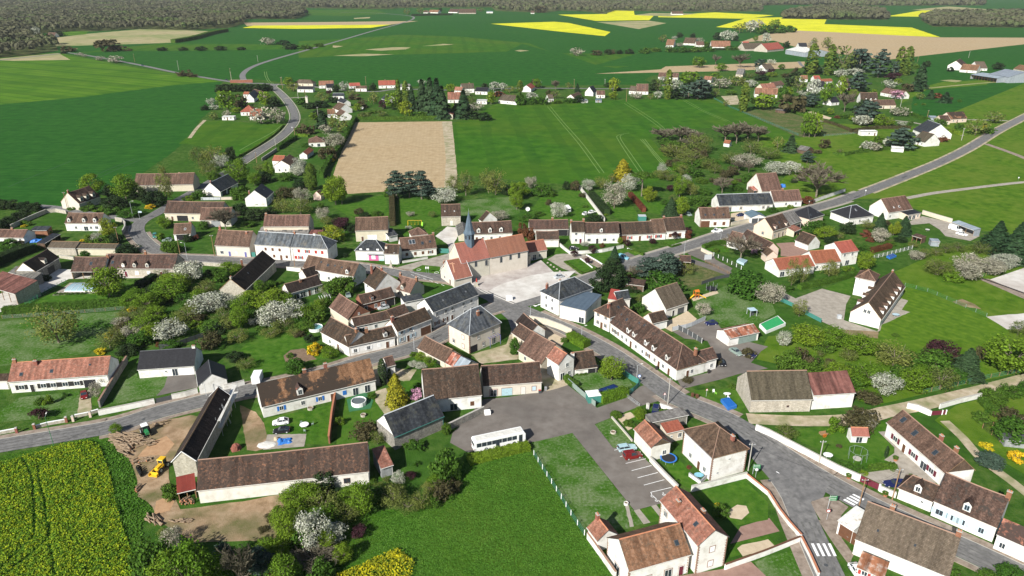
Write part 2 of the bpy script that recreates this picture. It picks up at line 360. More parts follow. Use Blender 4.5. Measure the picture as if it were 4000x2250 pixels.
def roof_mb(L,d,h,k,hip,mono,thick,mat,edge,sag=.0,seed=0):
 m=MB().mat(mat);hr=h+k*(d if mono else d/2);hl,hr_=hip
 def off(u,v,p):
  s=math.sin(math.pi*min(max(p.x/L,0),1))if not(hl or hr_)else .0
  return-v*sag*s+sag*.55*math.sin(math.pi*v)*noise.noise(Vector((p.x*.33+seed,p.y*.3,seed)))*min(1,s*3)
 nx=max(1,int(L/1.6))if sag else 1;ny=4 if sag else 1
 if mono:
  m.quadgrid((0,0,h),(L,0,h),(L,d,hr),(0,d,hr),nx,ny,off if sag else None)
  rp=[(0,d,hr),(L,d,hr)];low=[((0,0,h),(L,0,h))];tops=[[(0,0,h),(L,0,h),(L,d,hr),(0,d,hr)]]
 else:
  r0=(d/2*hl,d/2,hr);r1=(L-d/2*hr_,d/2,hr)
  m.quadgrid((0,0,h),(L,0,h),r1,r0,nx,ny,off if sag else None)
  m.quadgrid((L,d,h),(0,d,h),r0,r1,nx,ny,off if sag else None)
  if hl:m.face([(0,d,h),(0,0,h),r0])
  if hr_:m.face([(L,0,h),(L,d,h),r1])
  tops=[[(0,0,h),(L,0,h),r1,r0],[(L,d,h),(0,d,h),r0,r1]]
  if hl:tops.append([(0,d,h),(0,0,h),r0])
  if hr_:tops.append([(L,0,h),(L,d,h),r1])
 m.mat(edge)
 for t in tops:m.face([(p[0],p[1],p[2]-thick)for p in reversed(t)])
 def fas(a,b):
  m.face([(a[0],a[1],a[2]-thick),(b[0],b[1],b[2]-thick),b,a])
 fas((0,0,h),(L,0,h))
 if mono:fas((L,0,h),(L,d,hr));fas((L,d,hr),(0,d,hr));fas((0,d,hr),(0,0,h))
 else:
  fas((L,d,h),(0,d,h))
  if hl:fas((0,d,h),(0,0,h))
  else:fas((0,d,h),(0,d/2,hr));fas((0,d/2,hr),(0,0,h))
  if hr_:fas((L,0,h),(L,d,h))
  else:fas((L,0,h),(L,d/2,hr));fas((L,d/2,hr),(L,d,h))
 return m
def shift(m,dx,dy,dz=0):
 m.v=[(x+dx,y+dy,z+dz)for x,y,z in m.v];return m
def chimney(root,x,y,ztop,zbot,mat='brick',w=.55,l=.85,pot=True,cap='pale'):
 m=MB().mat(WALL(mat));m.box(x-l/2,x+l/2,y-w/2,y+w/2,zbot,ztop)
 c=m.build('chimney',root)
 m=MB().mat(P('concrete' if cap=='pale' else cap));m.box(x-l/2-.07,x+l/2+.07,y-w/2-.07,y+w/2+.07,ztop,ztop+.1);m.build('cap',c)
 if pot:
  m=MB().mat(P('terracotta'));m.lathe([(.13,.1),(.1,.4),(.085,.4),(.085,.12)],(x-l*.2,y,ztop),8);m.lathe([(.13,.1),(.1,.4),(.085,.4),(.085,.12)],(x+l*.25,y,ztop),8);m.build('pot',c)
HN=[0]
def house(label,A,B,R=None,h=3.0,g=None,gB=None,D=None,rise=None,roof='brown',wall='white',slope=42,hip=(0,0),mono=False,nick=None,cat='house',name='house',
     f='',l='',r='',k='',shut='brown',allsh=False,gate='grey',door='brown',frame='white',sur=None,fh=2.8,ch=(),dm=(),dmb=(),sk=(),skb=(),sag=None,eo=.3,go=.12,
     gutter='pale',ridge=None,dmroof=None,thick=.16,chm='brick',near=None,quoin=None,wallgable=None,group=None,dms=1.0,post=None,openf=False,skc='darkgrey',verge=None):
 a,b=q(A),q(B);HN[0]+=1
 if g:h=zof(q(g),a)
 if gB:h=zof(q(gB),b)
 kk=math.tan(math.radians(slope))
 if D:PA,e,n,L,d=*solve(a,b,a,h,kk,mono)[:4],D
 else:PA,e,n,L,d=solve(a,b,q(R),h,kk,mono)
 if rise is not None:kk=rise/(d if mono else d/2)
 c=PA+e*(L/2)+n*(d/2);c.z=0
 if near is None:near=c.length<330
 if sag is None:sag=.16 if roof in('brown','rust','mid','dark','fibre')and L>9 else .0
 root=empty(name,c,math.atan2(e.y,e.x),label,cat,group)
 px=proj((c.x,c.y,h));LAND.append((px[0],px[1],nick or label,root))
 dx,dy=-L/2,-d/2
 S=dict(frame=frame,sur=sur,shut=shut,allsh=allsh,gate=gate,door=door,fh=fh)
 edge=P('wood')if roof in('brown','mid','dark','rust')else P('darkgrey')
 m=roof_mb(L,d,h,kk,hip,mono,thick,ROOF(roof),edge,sag,HN[0]*3.7);shift(m,dx,dy);rf=m.build('roof',root)
 o=eo if d>3 else min(eo,.12);gl=o if hip[0]else go;gr=o if hip[1]else go
 x0,x1,y0,y1=gl+dx,L-gr+dx,o+dy,d-(.02 if mono else o)+dy;zf=h+kk*o-thick*.6;zb=(h+kk*(d-.02)-thick*.6)if mono else zf;zp=h+kk*d/2-thick*.6
 m=MB().mat(WALL(wall));zl=-.4
 if not openf:m.face([(x0,y0,zl),(x1,y0,zl),(x1,y0,zf),(x0,y0,zf)])
 m.face([(x1,y1,zl),(x0,y1,zl),(x0,y1,zb),(x1,y1,zb)])
 gm=WALL(wallgable)if wallgable else None
 def gab(x,hp,flip):
  if mono or hp:p=[(x,y0,zl),(x,y1,zl),(x,y1,zb),(x,y0,zf)]
  elif gm:
   p=[(x,y0,zl),(x,y1,zl),(x,y1,zf),(x,y0,zf)];t=[(x,y0,zf),(x,y1,zf),(x,0,zp)]
   m.mat(gm);m.face(t if flip else t[::-1]);m.mat(WALL(wall))
  else:p=[(x,y0,zl),(x,y1,zl),(x,y1,zf),(x,0,zp),(x,y0,zf)]
  m.face(p if flip else p[::-1])
 gab(x0,hip[0],False);gab(x1,hip[1],True)
 m.build('wall',root)
 if quoin:
  for x,sx,y,sy in((x0,-1,y0,-1),(x1,1,y0,-1),(x0,-1,y1,1),(x1,1,y1,1)):
   m=MB().mat(P(quoin,.8));m.box(min(x+sx*.02,x-sx*.2),max(x+sx*.02,x-sx*.2),min(y+sy*.02,y-sy*.2),max(y+sy*.02,y-sy*.2),0,zf-.1)
   for j in range(int(zf/.6)):m.box(min(x+sx*.024,x-sx*.34),max(x+sx*.024,x-sx*.34),min(y+sy*.024,y-sy*.34),max(y+sy*.024,y-sy*.34),j*.6,j*.6+.3)
   m.build('quoin',root)
 if ridge is None:ridge={'brown':'rosebrick','dark':'rosebrick','mid':'rosebrick','rust':'rosebrick','orange':'terracotta','church':'terracotta','red':'terracotta','slate':'silver','blueslate':'silver','black':'darkgrey','taupe':'brown'}.get(roof)
 hr=h+kk*d/2
 if ridge and not mono and d>2.5:
  m=MB().mat(P(ridge,.8));xa,xb=d/2*hip[0]+dx,L-d/2*hip[1]+dx;nn=max(1,int((xb-xa)/(1.6 if sag else 50)))
  if xb-xa>.5:
   for i in range(nn):
    ua,ub=xa+(xb-xa)*i/nn,xa+(xb-xa)*(i+1)/nn
    za,zb_=[hr-(sag*math.sin(math.pi*min(max((u-dx)/L,0),1))if not(hip[0]or hip[1])else 0)for u in(ua,ub)]
    for s in(-1,1):
     m.face([(ua,0,za+.07),(ub,0,zb_+.07),(ub,s*.16,zb_-.16*kk+.05),(ua,s*.16,za-.16*kk+.05)][::s])
  for hp,xe,xr in((hip[0],dx,d/2*hip[0]+dx),(hip[1],L+dx,L-d/2*hip[1]+dx)):
   if hp:
    for s in(-1,1):m.tube((xe,s*d/2,h+.02),(xr,0,hr+.03),.09,.09,5)
  m.build('ridge',root)
 if verge and not mono:
  for xe in(dx-.02,L+dx+.02):
   m=MB().mat(P(verge,.8))
   for s in(-1,1):m.tube((xe,s*d/2,h-.02),(xe,0,hr-.02),.1,.1,4)
   m.build('verge',root)
 if gutter:
  m=MB().mat(P(gutter));m.box(dx,L+dx,dy-.12,dy-.005,h-.13,h-.02)
  if near and not openf:m.tube((x1-.15,y0-.06,0),(x1-.15,y0-.06,h-.1),.05,.05,5)
  m.build('gutter',root)
 X,Y,Z=Vector((1,0,0)),Vector((0,1,0)),None
 for side,O,ax,out in(('f',(Vector((x0,y0,0)),x1-x0),X,-Y),('k',(Vector((x0,y1,0)),x1-x0),X,Y),('l',(Vector((x0,y0,0)),y1-y0),Y,-X),('r',(Vector((x1,y0,0)),y1-y0),Y,X)):
  for tok in{'f':f,'k':k,'l':l,'r':r}[side].split():opening(root,tok,O,ax,out,S,near)
 if openf:
  nn=max(2,int(L/3.5))
  for i in range(nn+1):
   m=MB().mat(P('wood'));x=x0+.1+(x1-x0-.2)*i/nn;m.box(x-.08,x+.08,y0,y0+.16,0,zf);m.build('post',root)
 for i,c_ in enumerate(ch):
  t,s=c_[0],c_[1];hh=c_[2]if len(c_)>2 else .9;x=dx+L*t;y=dy+d*s;zr=(h+kk*min(d*s,d-d*s))if not mono else h+kk*d*s
  chimney(root,x,y,max(zr+.5,hr+hh if not mono else zr+hh),zr-.7,c_[3]if len(c_)>3 else chm)
 def dorm(t,sgn,sz):
  w,hh=1.15*sz,1.3*sz;yb=.45*sz;fr=Vector((dx+L*t,sgn*(dy+yb),h+kk*yb));Yv=Vector((0,-sgn,0));Xv=Vector((-sgn*-1,0,0))if sgn>0 else Vector((-1,0,0))
  Xv=Vector((sgn,0,0));rs=.5*w;dep=(hh+rs)/kk;dep0=hh/kk
  def L3(x,y,z):return fr+Xv*x-Yv*y+Vector((0,0,z))
  m=MB().mat(WALL(wall if wall in('white','cream','brick','pink')else 'render'))
  m.face([L3(-w/2,0,-.1),L3(w/2,0,-.1),L3(w/2,0,hh),L3(0,0,hh+rs),L3(-w/2,0,hh)])
  m.face([L3(w/2,0,-.1),L3(w/2,dep0,hh),L3(w/2,0,hh)]);m.face([L3(-w/2,0,-.1),L3(-w/2,0,hh),L3(-w/2,dep0,hh)])
  dd=m.build('dormer',root)
  m=MB().mat(ROOF(dmroof or roof));ov=.12
  for s in(-1,1):
   pts=[L3(0,-ov,hh+rs+.06),L3(0,dep,hh+rs+.06),L3(s*(w/2+ov),dep0-.1,hh-.04),L3(s*(w/2+ov),-ov,hh-.04)]
   m.face(pts[::-1]if s>0 else pts);pl=[p-Vector((0,0,.08))for p in pts];m.face(pl if s>0 else pl[::-1])
   m.face([pts[0],pts[3],pl[3],pl[0]][::s])
   m.face([pts[3],pts[2],pl[2],pl[3]][::s])
  m.build('dormer_roof',dd)
  m=MB().mat(P(frame));ob=dict(O=L3(0,0,.15),ax=Xv,ay=Yv,az=Vector((0,0,1)));ww,wh=w*.68,hh*.8
  m.box(-ww/2,ww/2,0,.04,0,wh,**ob);m.mat(glassmat());m.box(-ww/2+.07,-.03,.04,.05,.07,wh-.07,**ob);m.box(.03,ww/2-.07,.04,.05,.07,wh-.07,**ob)
  m.build('window',dd)
 for t in dm:dorm(t,1,dms)
 for t in dmb:dorm(t,-1,dms)
 for lst,sg in((sk,1),(skb,-1)):
  for s_ in lst:
   t,s=s_[0],s_[1];w,ln=(s_[2],s_[3])if len(s_)>3 else(.8,1.0);y=d/2*s if not mono else d*s
   sl_=Vector((0,sg*1,kk)).normalized();nrm=Vector((0,-sg*kk,1)).normalized()
   sgo=sag*s*math.sin(math.pi*t)if sag else 0
   O=Vector((dx+L*t,sg*(dy+y),h+kk*y-sgo));ob=dict(O=O,ax=Vector((sg,0,0)),ay=sl_,az=nrm)
   m=MB().mat(P(s_[4]if len(s_)>4 else skc));m.box(-w/2,w/2,-ln/2,ln/2,-.1,.1,**ob);m.mat(glassmat());m.box(-w/2+.08,w/2-.08,-ln/2+.08,ln/2-.08,.1,.115,**ob)
   m.build('skylight',root)
 return root
def attach(sub,main):
 """parts of one building volume become parts of the building it belongs to"""
 from mathutils import Matrix
 Ms=Matrix.LocRotScale(sub.location,sub.rotation_euler,None);Mm=Matrix.LocRotScale(main.location,main.rotation_euler,None);D=Mm.inverted()@Ms
 for c in[o for o in COL.objects if o.parent==sub]:
  c.parent=main;c.matrix_basis=D@c.matrix_basis
 LAND[:]=[l for l in LAND if l[3]!=sub]
 bpy.data.objects.remove(sub)
 return main
# ================================================================ ground, fields, roads
TRK=(.10,.17,.045)
def G(k):
 if k not in GC:GC[k]=G_(k);b=GC[k].node_tree.nodes['Principled BSDF'];b.inputs['Specular IOR Level'].default_value=.04 if 'asph' not in GC[k].name else .25;b.inputs['Roughness'].default_value=1
 return GC[k]
GC={}
def G_(k):
 z={
     'ground':lambda:noisemat('grass_mixed',[(.0209,.0533,.0091),(.0399,.0946,.013),(.0808,.125,.0286),(.142,.129,.078)],.35,pos=[.32,.46,.62,.78],bump=.12,bscale=3,cols2=[(.0266,.0688,.0104),(.0427,.112,.013)],scale2=.03),
     'lawn':lambda:noisemat('grass_lawn',[(.0247,.0714,.0072),(.0456,.122,.0108),(.0855,.16,.0216)],.5,bump=.08,bscale=4,cols2=[(.0361,.105,.0096),(.0808,.151,.0216)],scale2=.09),
     'daisy':lambda:noisemat('grass_daisy',[(.0285,.0792,.0092),(.0522,.128,.0138),(.19,.22,.149)],1.6,pos=[.32,.54,.76],bump=.08,bscale=4,cols2=[(.057,.123,.0138),(.171,.211,.115)],scale2=.16),
     'meadow':lambda:noisemat('grass_meadow',[(.0353,.0855,.0072),(.0666,.14,.0096),(.118,.18,.0216)],.22,bump=.15,bscale=2.5,cols2=[(.0686,.135,.0096),(.118,.167,.024)],scale2=.035),
     'lush':lambda:noisemat('grass_lush',[(.0197,.0571,.00594),(.0371,.0999,.00891),(.0655,.143,.0158)],.9,bump=.35,bscale=1.6,cols2=[(.0306,.0857,.00792),(.0655,.119,.0139)],scale2=.06),
     'wheat':lambda:noisemat('crop_wheat',[(.0128,.065,.00995),(.0199,.0887,.0124),(.0312,.11,.0157)],.12,bump=.1,bscale=1.5,cols2=[(.0142,.0729,.00995),(.0312,.113,.015)],scale2=.006,stripes=[(21,1.656,.34,(.0071,.0443,.0083),.06),(5,1.656,.2,(.00853,.0542,.0083),.4)]),
     'wheat2':lambda:noisemat('crop_wheat_mid',[(.0204,.0782,.00713),(.0355,.112,.00891),(.0614,.14,.0134)],.1,bump=.1,bscale=1.5,cols2=[(.0382,.1,.00891),(.0683,.13,.0125)],scale2=.012,stripes=[(24,3.06,.25,(.0191,.0702,.00891),.3)]),
     'light':lambda:noisemat('crop_light',[(.045,.124,.0096),(.075,.166,.012),(.11,.193,.0216)],.03,bump=.1,bscale=1.5,cols2=[(.045,.12,.0096),(.08,.166,.012)],scale2=.012,stripes=[(13,2.05,.5,(.026,.092,.0096),.22),(41,2.05,.4,(.026,.0828,.0096),.3)]),
     'mown':lambda:noisemat('grass_mown',[(.05,.11,.009),(.08,.155,.012),(.12,.19,.02)],.4,bump=.05,bscale=4,stripes=[(2.4,2.5,.3,(.045,.10,.01),.45)]),
     'pinkgravel':lambda:noisemat('gravel_pink',[(.33,.285,.26),(.42,.375,.345),(.5,.46,.43)],.3,bump=.02,bscale=9),
     'plough':lambda:noisemat('soil_ploughed',[(.301,.219,.122),(.388,.291,.171),(.456,.352,.221)],.25,bump=.12,bscale=2,cols2=[(.339,.255,.147),(.436,.337,.211)],scale2=.02,stripes=[(2.2,3.05,.13,(.272,.204,.118),.35)]),
     'stubble':lambda:noisemat('soil_stubble',[(.22,.22,.10),(.34,.29,.16),(.38,.33,.2)],.06,bump=.1,bscale=1,cols2=[(.16,.21,.07),(.3,.28,.14)],scale2=.01),
     'rape':lambda:noisemat('crop_rape',[(.48,.46,.015),(.62,.60,.02),(.72,.68,.03)],.08,cols2=[(.42,.44,.02),(.60,.58,.02)],scale2=.02,stripes=[(24,1.9,.5,(.22,.30,.03),.07)]),
     'asphalt':lambda:noisemat('asphalt',[(.106,.104,.102),(.169,.164,.159),(.237,.229,.22)],.7,cols2=[(.106,.104,.103),(.188,.182,.178)],scale2=.16,bump=.01,bscale=12),
     'lot':lambda:noisemat('asphalt_lot',[(.13,.112,.098),(.165,.145,.128),(.20,.18,.16)],.3,cols2=[(.115,.10,.09),(.15,.135,.12)],scale2=.06,bump=.01,bscale=12),
     'walk':lambda:noisemat('pavement_gravel',[(.17,.135,.105),(.26,.21,.17),(.33,.275,.23)],.7,bump=.01,bscale=10),
     'concrete':lambda:noisemat('concrete_paving',[(.243,.217,.183),(.324,.291,.245),(.396,.357,.307)],.5,bump=.01,bscale=8),
     'white':lambda:noisemat('gravel_white',[(.447,.416,.378),(.568,.544,.504),(.654,.629,.596)],.22,cols2=[(.378,.332,.294),(.533,.493,.454)],scale2=.05,bump=.02,bscale=9),
     'track':lambda:noisemat('dirt_track',[(.30,.24,.16),(.42,.35,.25),(.50,.43,.33)],.5,bump=.03,bscale=5,cols2=[(.20,.21,.10),(.33,.29,.18)],scale2=.2),
     'dirt':lambda:noisemat('dirt_yard',[(.185,.123,.0704),(.299,.207,.128),(.396,.29,.194)],.35,bump=.08,bscale=4,cols2=[(.114,.114,.044),(.229,.176,.106)],scale2=.13),
     'sawdust':lambda:noisemat('sawdust',[(.338,.2,.111),(.45,.288,.17)],.8,bump=.05,bscale=5),
     'soil':lambda:noisemat('garden_soil',[(.15,.105,.07),(.24,.17,.12)],1.2,bump=.08,bscale=5),
     'brickpave':lambda:noisemat('paving_red',[(.24,.15,.12),(.32,.21,.17)],.8,bump=.01,bscale=8),
     'sand':lambda:noisemat('sand',[(.45,.36,.25),(.56,.46,.33)],.8,bump=.03,bscale=6),
     'scrub':lambda:noisemat('grass_scrub',[(.05,.075,.02),(.11,.115,.045),(.19,.16,.085)],.6,bump=.2,bscale=2.5,cols2=[(.04,.08,.02),(.08,.12,.03)],scale2=.12),
 }
 return z[k]()
LH=.012;CNT=[0]
def poly(name,pts,mat,lay=1,kind='structure',px=True,z=None,wob=.0,**kw):
 P2=[W(q(p))for p in pts]if px else[Vector((p[0],p[1],0))for p in pts]
 if name=='field' and not wob:wob=1.0
 if wob:
  out=[]
  for i,a in enumerate(P2):
   b=P2[(i+1)%len(P2)];n=max(1,min(26,int((b-a).length/(wob*5))))
   for j in range(n):
    p=a.lerp(b,j/n)
    if j:p=p+Vector((noise.noise(p*.37/wob)*wob,noise.noise(p*.41/wob+Vector((9,3,1)))*wob,0))
    out.append(p)
  P2=out
 CNT[0]+=1;zz=LH*lay+(CNT[0]%24)*.0005 if z is None else z
 tri=tessellate_polygon([P2]);m=MB().mat(mat if not isinstance(mat,str)else G(mat))
 for t in tri:
  v=[Vector((P2[i].x,P2[i].y,zz))for i in t]
  if(v[1]-v[0]).cross(v[2]-v[0]).z<0:v.reverse()
  m.face(v)
 o=m.build(name)
 if kind:o['kind']=kind
 for k,v in kw.items():o[k]=v
 return o
def spline(P,step=3.0):
 if len(P)<3:return P
 out=[];Q=[2*P[0]-P[1]]+P+[2*P[-1]-P[-2]]
 for i in range(1,len(Q)-2):
  n=max(1,min(24,int((Q[i+1]-Q[i]).length/step)))
  for j in range(n):
   t=j/n;a,b,c,d=Q[i-1:i+3]
   out.append(.5*((2*b)+(c-a)*t+(2*a-5*b+4*c-d)*t*t+(3*b-a-3*c+d)*t**3))
 out.append(P[-1]);return out
def line(pts,smooth=True):
 P2=[W(q(p))for p in pts]
 return spline(P2)if smooth else P2
def offs(P2,d):
 out=[]
 for i in range(len(P2)):
  a=P2[max(0,i-1)];b=P2[min(len(P2)-1,i+1)];t=(b-a).normalized();n=Vector((-t.y,t.x,0));k=1.0
  if 0<i<len(P2)-1:
   t1=(P2[i]-a).normalized();c=max(.5,abs(Vector((-t1.y,t1.x,0)).dot(n)));k=1/c
  out.append(P2[i]+n*d*k)
 return out
def strip(name,P2,w,mat,lay=3,kind='structure',o=.0):
 A=offs(P2,o+w/2);B=offs(P2,o-w/2);CNT[0]+=1;z=Vector((0,0,LH*lay+(CNT[0]%24)*.0005));m=MB().mat(mat if not isinstance(mat,str)else G(mat))
 for i in range(len(P2)-1):m.face([B[i]+z,B[i+1]+z,A[i+1]+z,A[i]+z])
 ob=m.build(name)
 if ob:ob['kind']=kind
 return ob
def kerbwalk(P2,o,w,mat='walk',name='pavement',h=.11):
 """raised pavement along a street: inner kerb stone, top, outer edge"""
 s=1 if o>0 else-1;I=offs(P2,o-s*w/2);K=offs(P2,o-s*(w/2-.16));O=offs(P2,o+s*w/2);z=Vector((0,0,h));m=MB()
 for i in range(len(P2)-1):
  m.mat(P('concrete'));a,b=I[i],I[i+1]
  m.face([a,b,b+z,a+z]);m.face([a+z,b+z,K[i+1]+z,K[i]+z])
  m.mat(G(mat));m.face([K[i]+z,K[i+1]+z,O[i+1]+z,O[i]+z]);m.face([O[i]+z,O[i+1]+z,O[i+1],O[i]])
 ob=m.build(name)
 if ob:ob['kind']='structure'
 return ob
m=MB().mat(G('ground'));m.face([(-9000,-300,0),(9000,-300,0),(9000,1500,0),(-9000,1500,0)]);m.mat(G('wheat'));m.face([(-9000,1500,0),(9000,1500,0),(9000,22000,0),(-9000,22000,0)])
o=m.build('ground');o['kind']='structure'
# ---- fields
T(0,0,.644)
poly('field',[(-700,150),(150,133),(560,203),(610,195),(700,206),(1000,218),(1600,213),(1640,190),(2040,168),(2250,130),(2310,160),(2290,290),(2400,320),(2576,285),(3000,190),(3000,20),(-700,20)],'wheat',1)
poly('field',[(-400,160),(0,149),(150,134),(310,165),(560,205),(430,215),(200,245),(0,263),(-400,300)],'light',2)
poly('field',[(-400,300),(0,263),(200,245),(430,215),(560,205),(545,222),(540,270),(505,300),(470,350),(440,380),(330,455),(160,525),(0,503),(-400,640)],'wheat',2)
poly('field',[(1135,310),(1180,300),(1245,262),(1500,253),(1795,247),(1850,275),(2070,340),(1960,352),(1850,318),(1680,328),(1637,348),(1712,438),(1600,470),(1400,462),(1150,440)],'wheat2',3)
poly('field',[(893,308),(1137,305),(1150,437),(1148,470),(1000,480),(875,488),(838,440),(860,380)],'plough',3,wob=.5)
poly('field_margin',[(1112,306),(1137,305),(1150,437),(1148,470),(1118,472),(1122,400)],'track',4,wob=.4)
T(760,280,3.184)
poly('field',[(70,630),(330,612),(760,640),(1125,652),(1060,740),(830,890),(560,1055),(300,980),(-60,900),(-200,900),(0,740)],'wheat2',3)
T(0,0,1.12)
poly('field',[(150,205),(190,172),(380,148),(610,128),(800,132),(925,137),(760,187),(350,200)],'stubble',3)
poly('field',[(60,266),(-60,262),(255,232),(310,262)],'stubble',2)
poly('field',[(255,140),(390,134),(375,150),(250,160)],'light',4)
poly('field_margin',[(330,232),(700,190),(1330,196),(1320,215),(860,222),(520,224)],'wheat2',3)
poly('field',[(1065,99),(1456,96),(1830,92),(1700,109),(1080,113)],'plough',3)
poly('field',[(1060,122),(1110,112),(1710,108),(1620,122),(1300,126)],'rape',4)
poly('field',[(1330,44),(1640,42),(1700,60),(1500,70),(1340,66)],'wheat2',3)
T(1300,0,1.12)
poly('field',[(690,104),(970,95),(1030,100),(1215,140),(1190,158),(1000,139)],'rape',3)
poly('field',[(985,64),(1200,61),(1405,68),(1385,88),(1150,91)],'rape',3)
poly('field',[(1200,61),(1207,45),(1317,45),(1320,65)],'rape',4)
poly('field',[(1150,96),(1385,91),(1460,101),(1340,127)],'stubble',4)
poly('field',[(1320,66),(1390,57),(1600,60),(1470,72)],'stubble',3)
for a in([(140,217),(260,207),(345,206),(320,216),(210,222)],[(390,202),(480,192),(530,194),(470,200)],[(795,222),(820,218),(860,222),(820,226)],[(0,207),(0,199),(45,202),(10,209)],[(90,79),(165,74),(160,80),(95,83)],[(0,244),(130,235),(270,238),(130,246)]):poly('bare_patch',a,'stubble',4,wob=1.5)
poly('field',[(-150,255),(0,246),(760,227),(960,229),(860,190),(560,160),(300,152),(0,172),(-150,180)],'wheat2',2)
poly('field',[(1000,232),(1240,236),(1456,232),(1600,250),(1240,298),(1160,288)],'wheat2',4)
poly('field',[(0,248),(760,226),(830,192),(960,228),(1160,290),(1240,300),(1400,365),(700,372),(0,360)],'wheat',3)
T(2600,0,1.04)
poly('field',[(-30,63),(200,50),(440,62),(330,76),(-30,70)],'rape',3)
poly('field',[(330,73),(480,70),(655,76),(645,98),(900,108),(1000,112),(1117,151),(520,126),(205,110)],'rape',3)
poly('field',[(300,172),(400,138),(540,124),(1117,152),(1456,153),(1700,150),(1700,170),(1456,180),(900,243),(560,200),(440,165)],'plough',3)
poly('field',[(-100,215),(330,205),(575,222),(566,250),(0,270),(-300,268)],'wheat',4)
poly('field',[(-20,282),(0,270),(566,250),(562,276),(200,290),(-290,300)],'plough',3)
poly('field',[(900,66),(1040,42),(1105,42),(1040,68)],'rape',3)
poly('field',[(1000,40),(1150,26),(1320,38),(1200,46)],'stubble',2)
poly('field',[(1130,332),(1330,324),(1300,345),(1060,365),(960,420),(930,380)],'meadow',3)
poly('bare_patch',[(1115,327),(1160,324),(1205,328),(1180,335)],'stubble',6,wob=1)
# ---- meadows and gardens
T(3300,640,3.184)
poly('meadow',[(-1100,600),(-700,100),(-1200,-300),(-500,-520),(900,-460),(2229,-1000),(3300,-1200),(3300,700),(2229,900),(1700,830),(1000,600),(500,430),(0,440)],'meadow',2)
T(3000,1000,2.229)
poly('meadow',[(960,200),(1600,-80),(2229,-100),(2500,300),(2500,1000),(2229,1010),(1450,1180),(950,1300),(780,1260),(700,1080),(-100,900),(0,700),(600,650),(960,690),(1190,270)],'meadow',3)
T(2000,1600,2.229)
poly('meadow',[(-370,330),(150,330),(650,1080),(900,1500),(950,2100),(-2400,2100),(-1900,1300),(-1350,900),(-900,860),(-500,600)],'lush',3,wob=.6)
poly('lawn',[(195,275),(525,205),(1060,880),(1140,990),(1040,1030),(660,1110),(180,350)],'daisy',4)
poly('lawn',[(722,132),(862,75),(1045,270),(1010,300),(885,335)],'daisy',5)
poly('lawn',[(1120,870),(1210,842),(1310,960),(1190,990)],'lawn',5)
poly('lawn',[(1640,720),(2020,610),(2229,810),(2229,960),(1960,1010),(1600,740)],'lawn',3)
poly('lawn',[(1880,1180),(2229,1090),(2300,1190),(1900,1290)],'lawn',3)
poly('lawn',[(2110,1330),(2229,1280),(2560,1200),(2700,1560),(2260,1560)],'daisy',3)
poly('flower_bed',[(1870,885),(1960,830),(2040,840),(2065,900),(2000,960),(1900,945)],'sand',5,wob=.25)
poly('flower_bed',[(1960,1210),(2000,1180),(2229,1130),(2300,1200),(2010,1280)],'sand',5,wob=.25)
poly('yard',[(1990,1020),(2240,945),(2330,1060),(1900,1170)],'brickpave',3)
poly('yard',[(1450,1449),(1830,1390),(2080,1325),(2210,1449),(2300,1600),(1400,1700)],'brickpave',4)
poly('yard',[(1060,880),(1110,868),(1205,985),(1145,1000)],'concrete',6)
poly('yard',[(1210,840),(1255,828),(1310,900),(1305,960)],'concrete',6)
poly('gravel_path',[(985,820),(1010,820),(1060,1020),(1025,1025)],'concrete',6,wob=.2)
poly('lawn',[(1300,430),(1420,390),(1640,660),(1560,700),(1440,640)],'lawn',3)
T(0,1600,2.229)
poly('verge',[(-700,900),(0,400),(980,215),(1120,430),(1180,620),(1320,850),(1230,1010),(1200,1180),(1330,1449),(1400,2300),(-1500,2300)],'lush',3)
poly('yard',[(1000,225),(1130,150),(1660,48),(1720,60),(1470,490),(1470,600),(1570,870),(1750,850),(2229,780),(2560,720),(2480,900),(2400,1120),(2330,1160),(2000,1150),(1700,1160),(1400,990),(1330,850),(1200,760),(1180,560),(1120,430),(1010,350)],'dirt',4,wob=.5)
poly('sawdust',[(1330,280),(1450,230),(1520,300),(1440,400),(1300,400),(1180,440),(1240,360)],'sawdust',5,wob=.5)
poly('sawdust',[(1360,800),(1450,760),(1520,800),(1480,880),(1340,920)],'sawdust',5,wob=.4)
T(1000,1000,2.229)
poly('lawn',[(60,1420),(500,1330),(660,1290),(640,1449),(660,1640),(500,1640),(230,1620),(100,1580)],'lawn',4)
poly('yard',[(-140,1300),(0,1360),(60,1449),(140,1480),(200,1640),(0,1700),(-80,1690)],'dirt',3,wob=.3)
poly('yard',[(100,1556),(440,1550),(420,1660),(60,1690)],'concrete',5,wob=.1)
poly('lawn',[(730,1240),(1020,1190),(1110,1370),(1060,1449),(960,1640),(700,1640),(715,1440)],'lawn',3)
poly('path',[(1040,1180),(1130,1150),(1250,1330),(1120,1380),(1040,1270)],'track',4,wob=.3)
poly('yard',[(1000,900),(1130,880),(1230,980),(1400,990),(1330,1100),(1230,1080),(1100,1130),(1050,1130)],'track',3,wob=.3)
poly('lawn',[(1290,1090),(1400,1080),(1450,1110),(1450,1190),(1330,1200),(1280,1130)],'lawn',4,wob=.3)
poly('yard',[(1870,860),(2180,770),(2229,620),(2300,700),(2280,900),(1960,940)],'track',3,wob=.3)
poly('lawn',[(-200,900),(-50,720),(460,620),(480,750),(700,800),(760,880),(560,900),(300,1010),(0,1060)],'lawn',3,wob=.3)
poly('garden_bed',[(240,870),(300,820),(420,805),(530,900),(400,930),(260,930)],'soil',5,wob=.3)
T(0,1000,2.229)
poly('lawn',[(-200,590),(0,570),(330,540),(800,500),(1110,480),(870,780),(760,850),(0,960),(-200,1000)],'daisy',3)
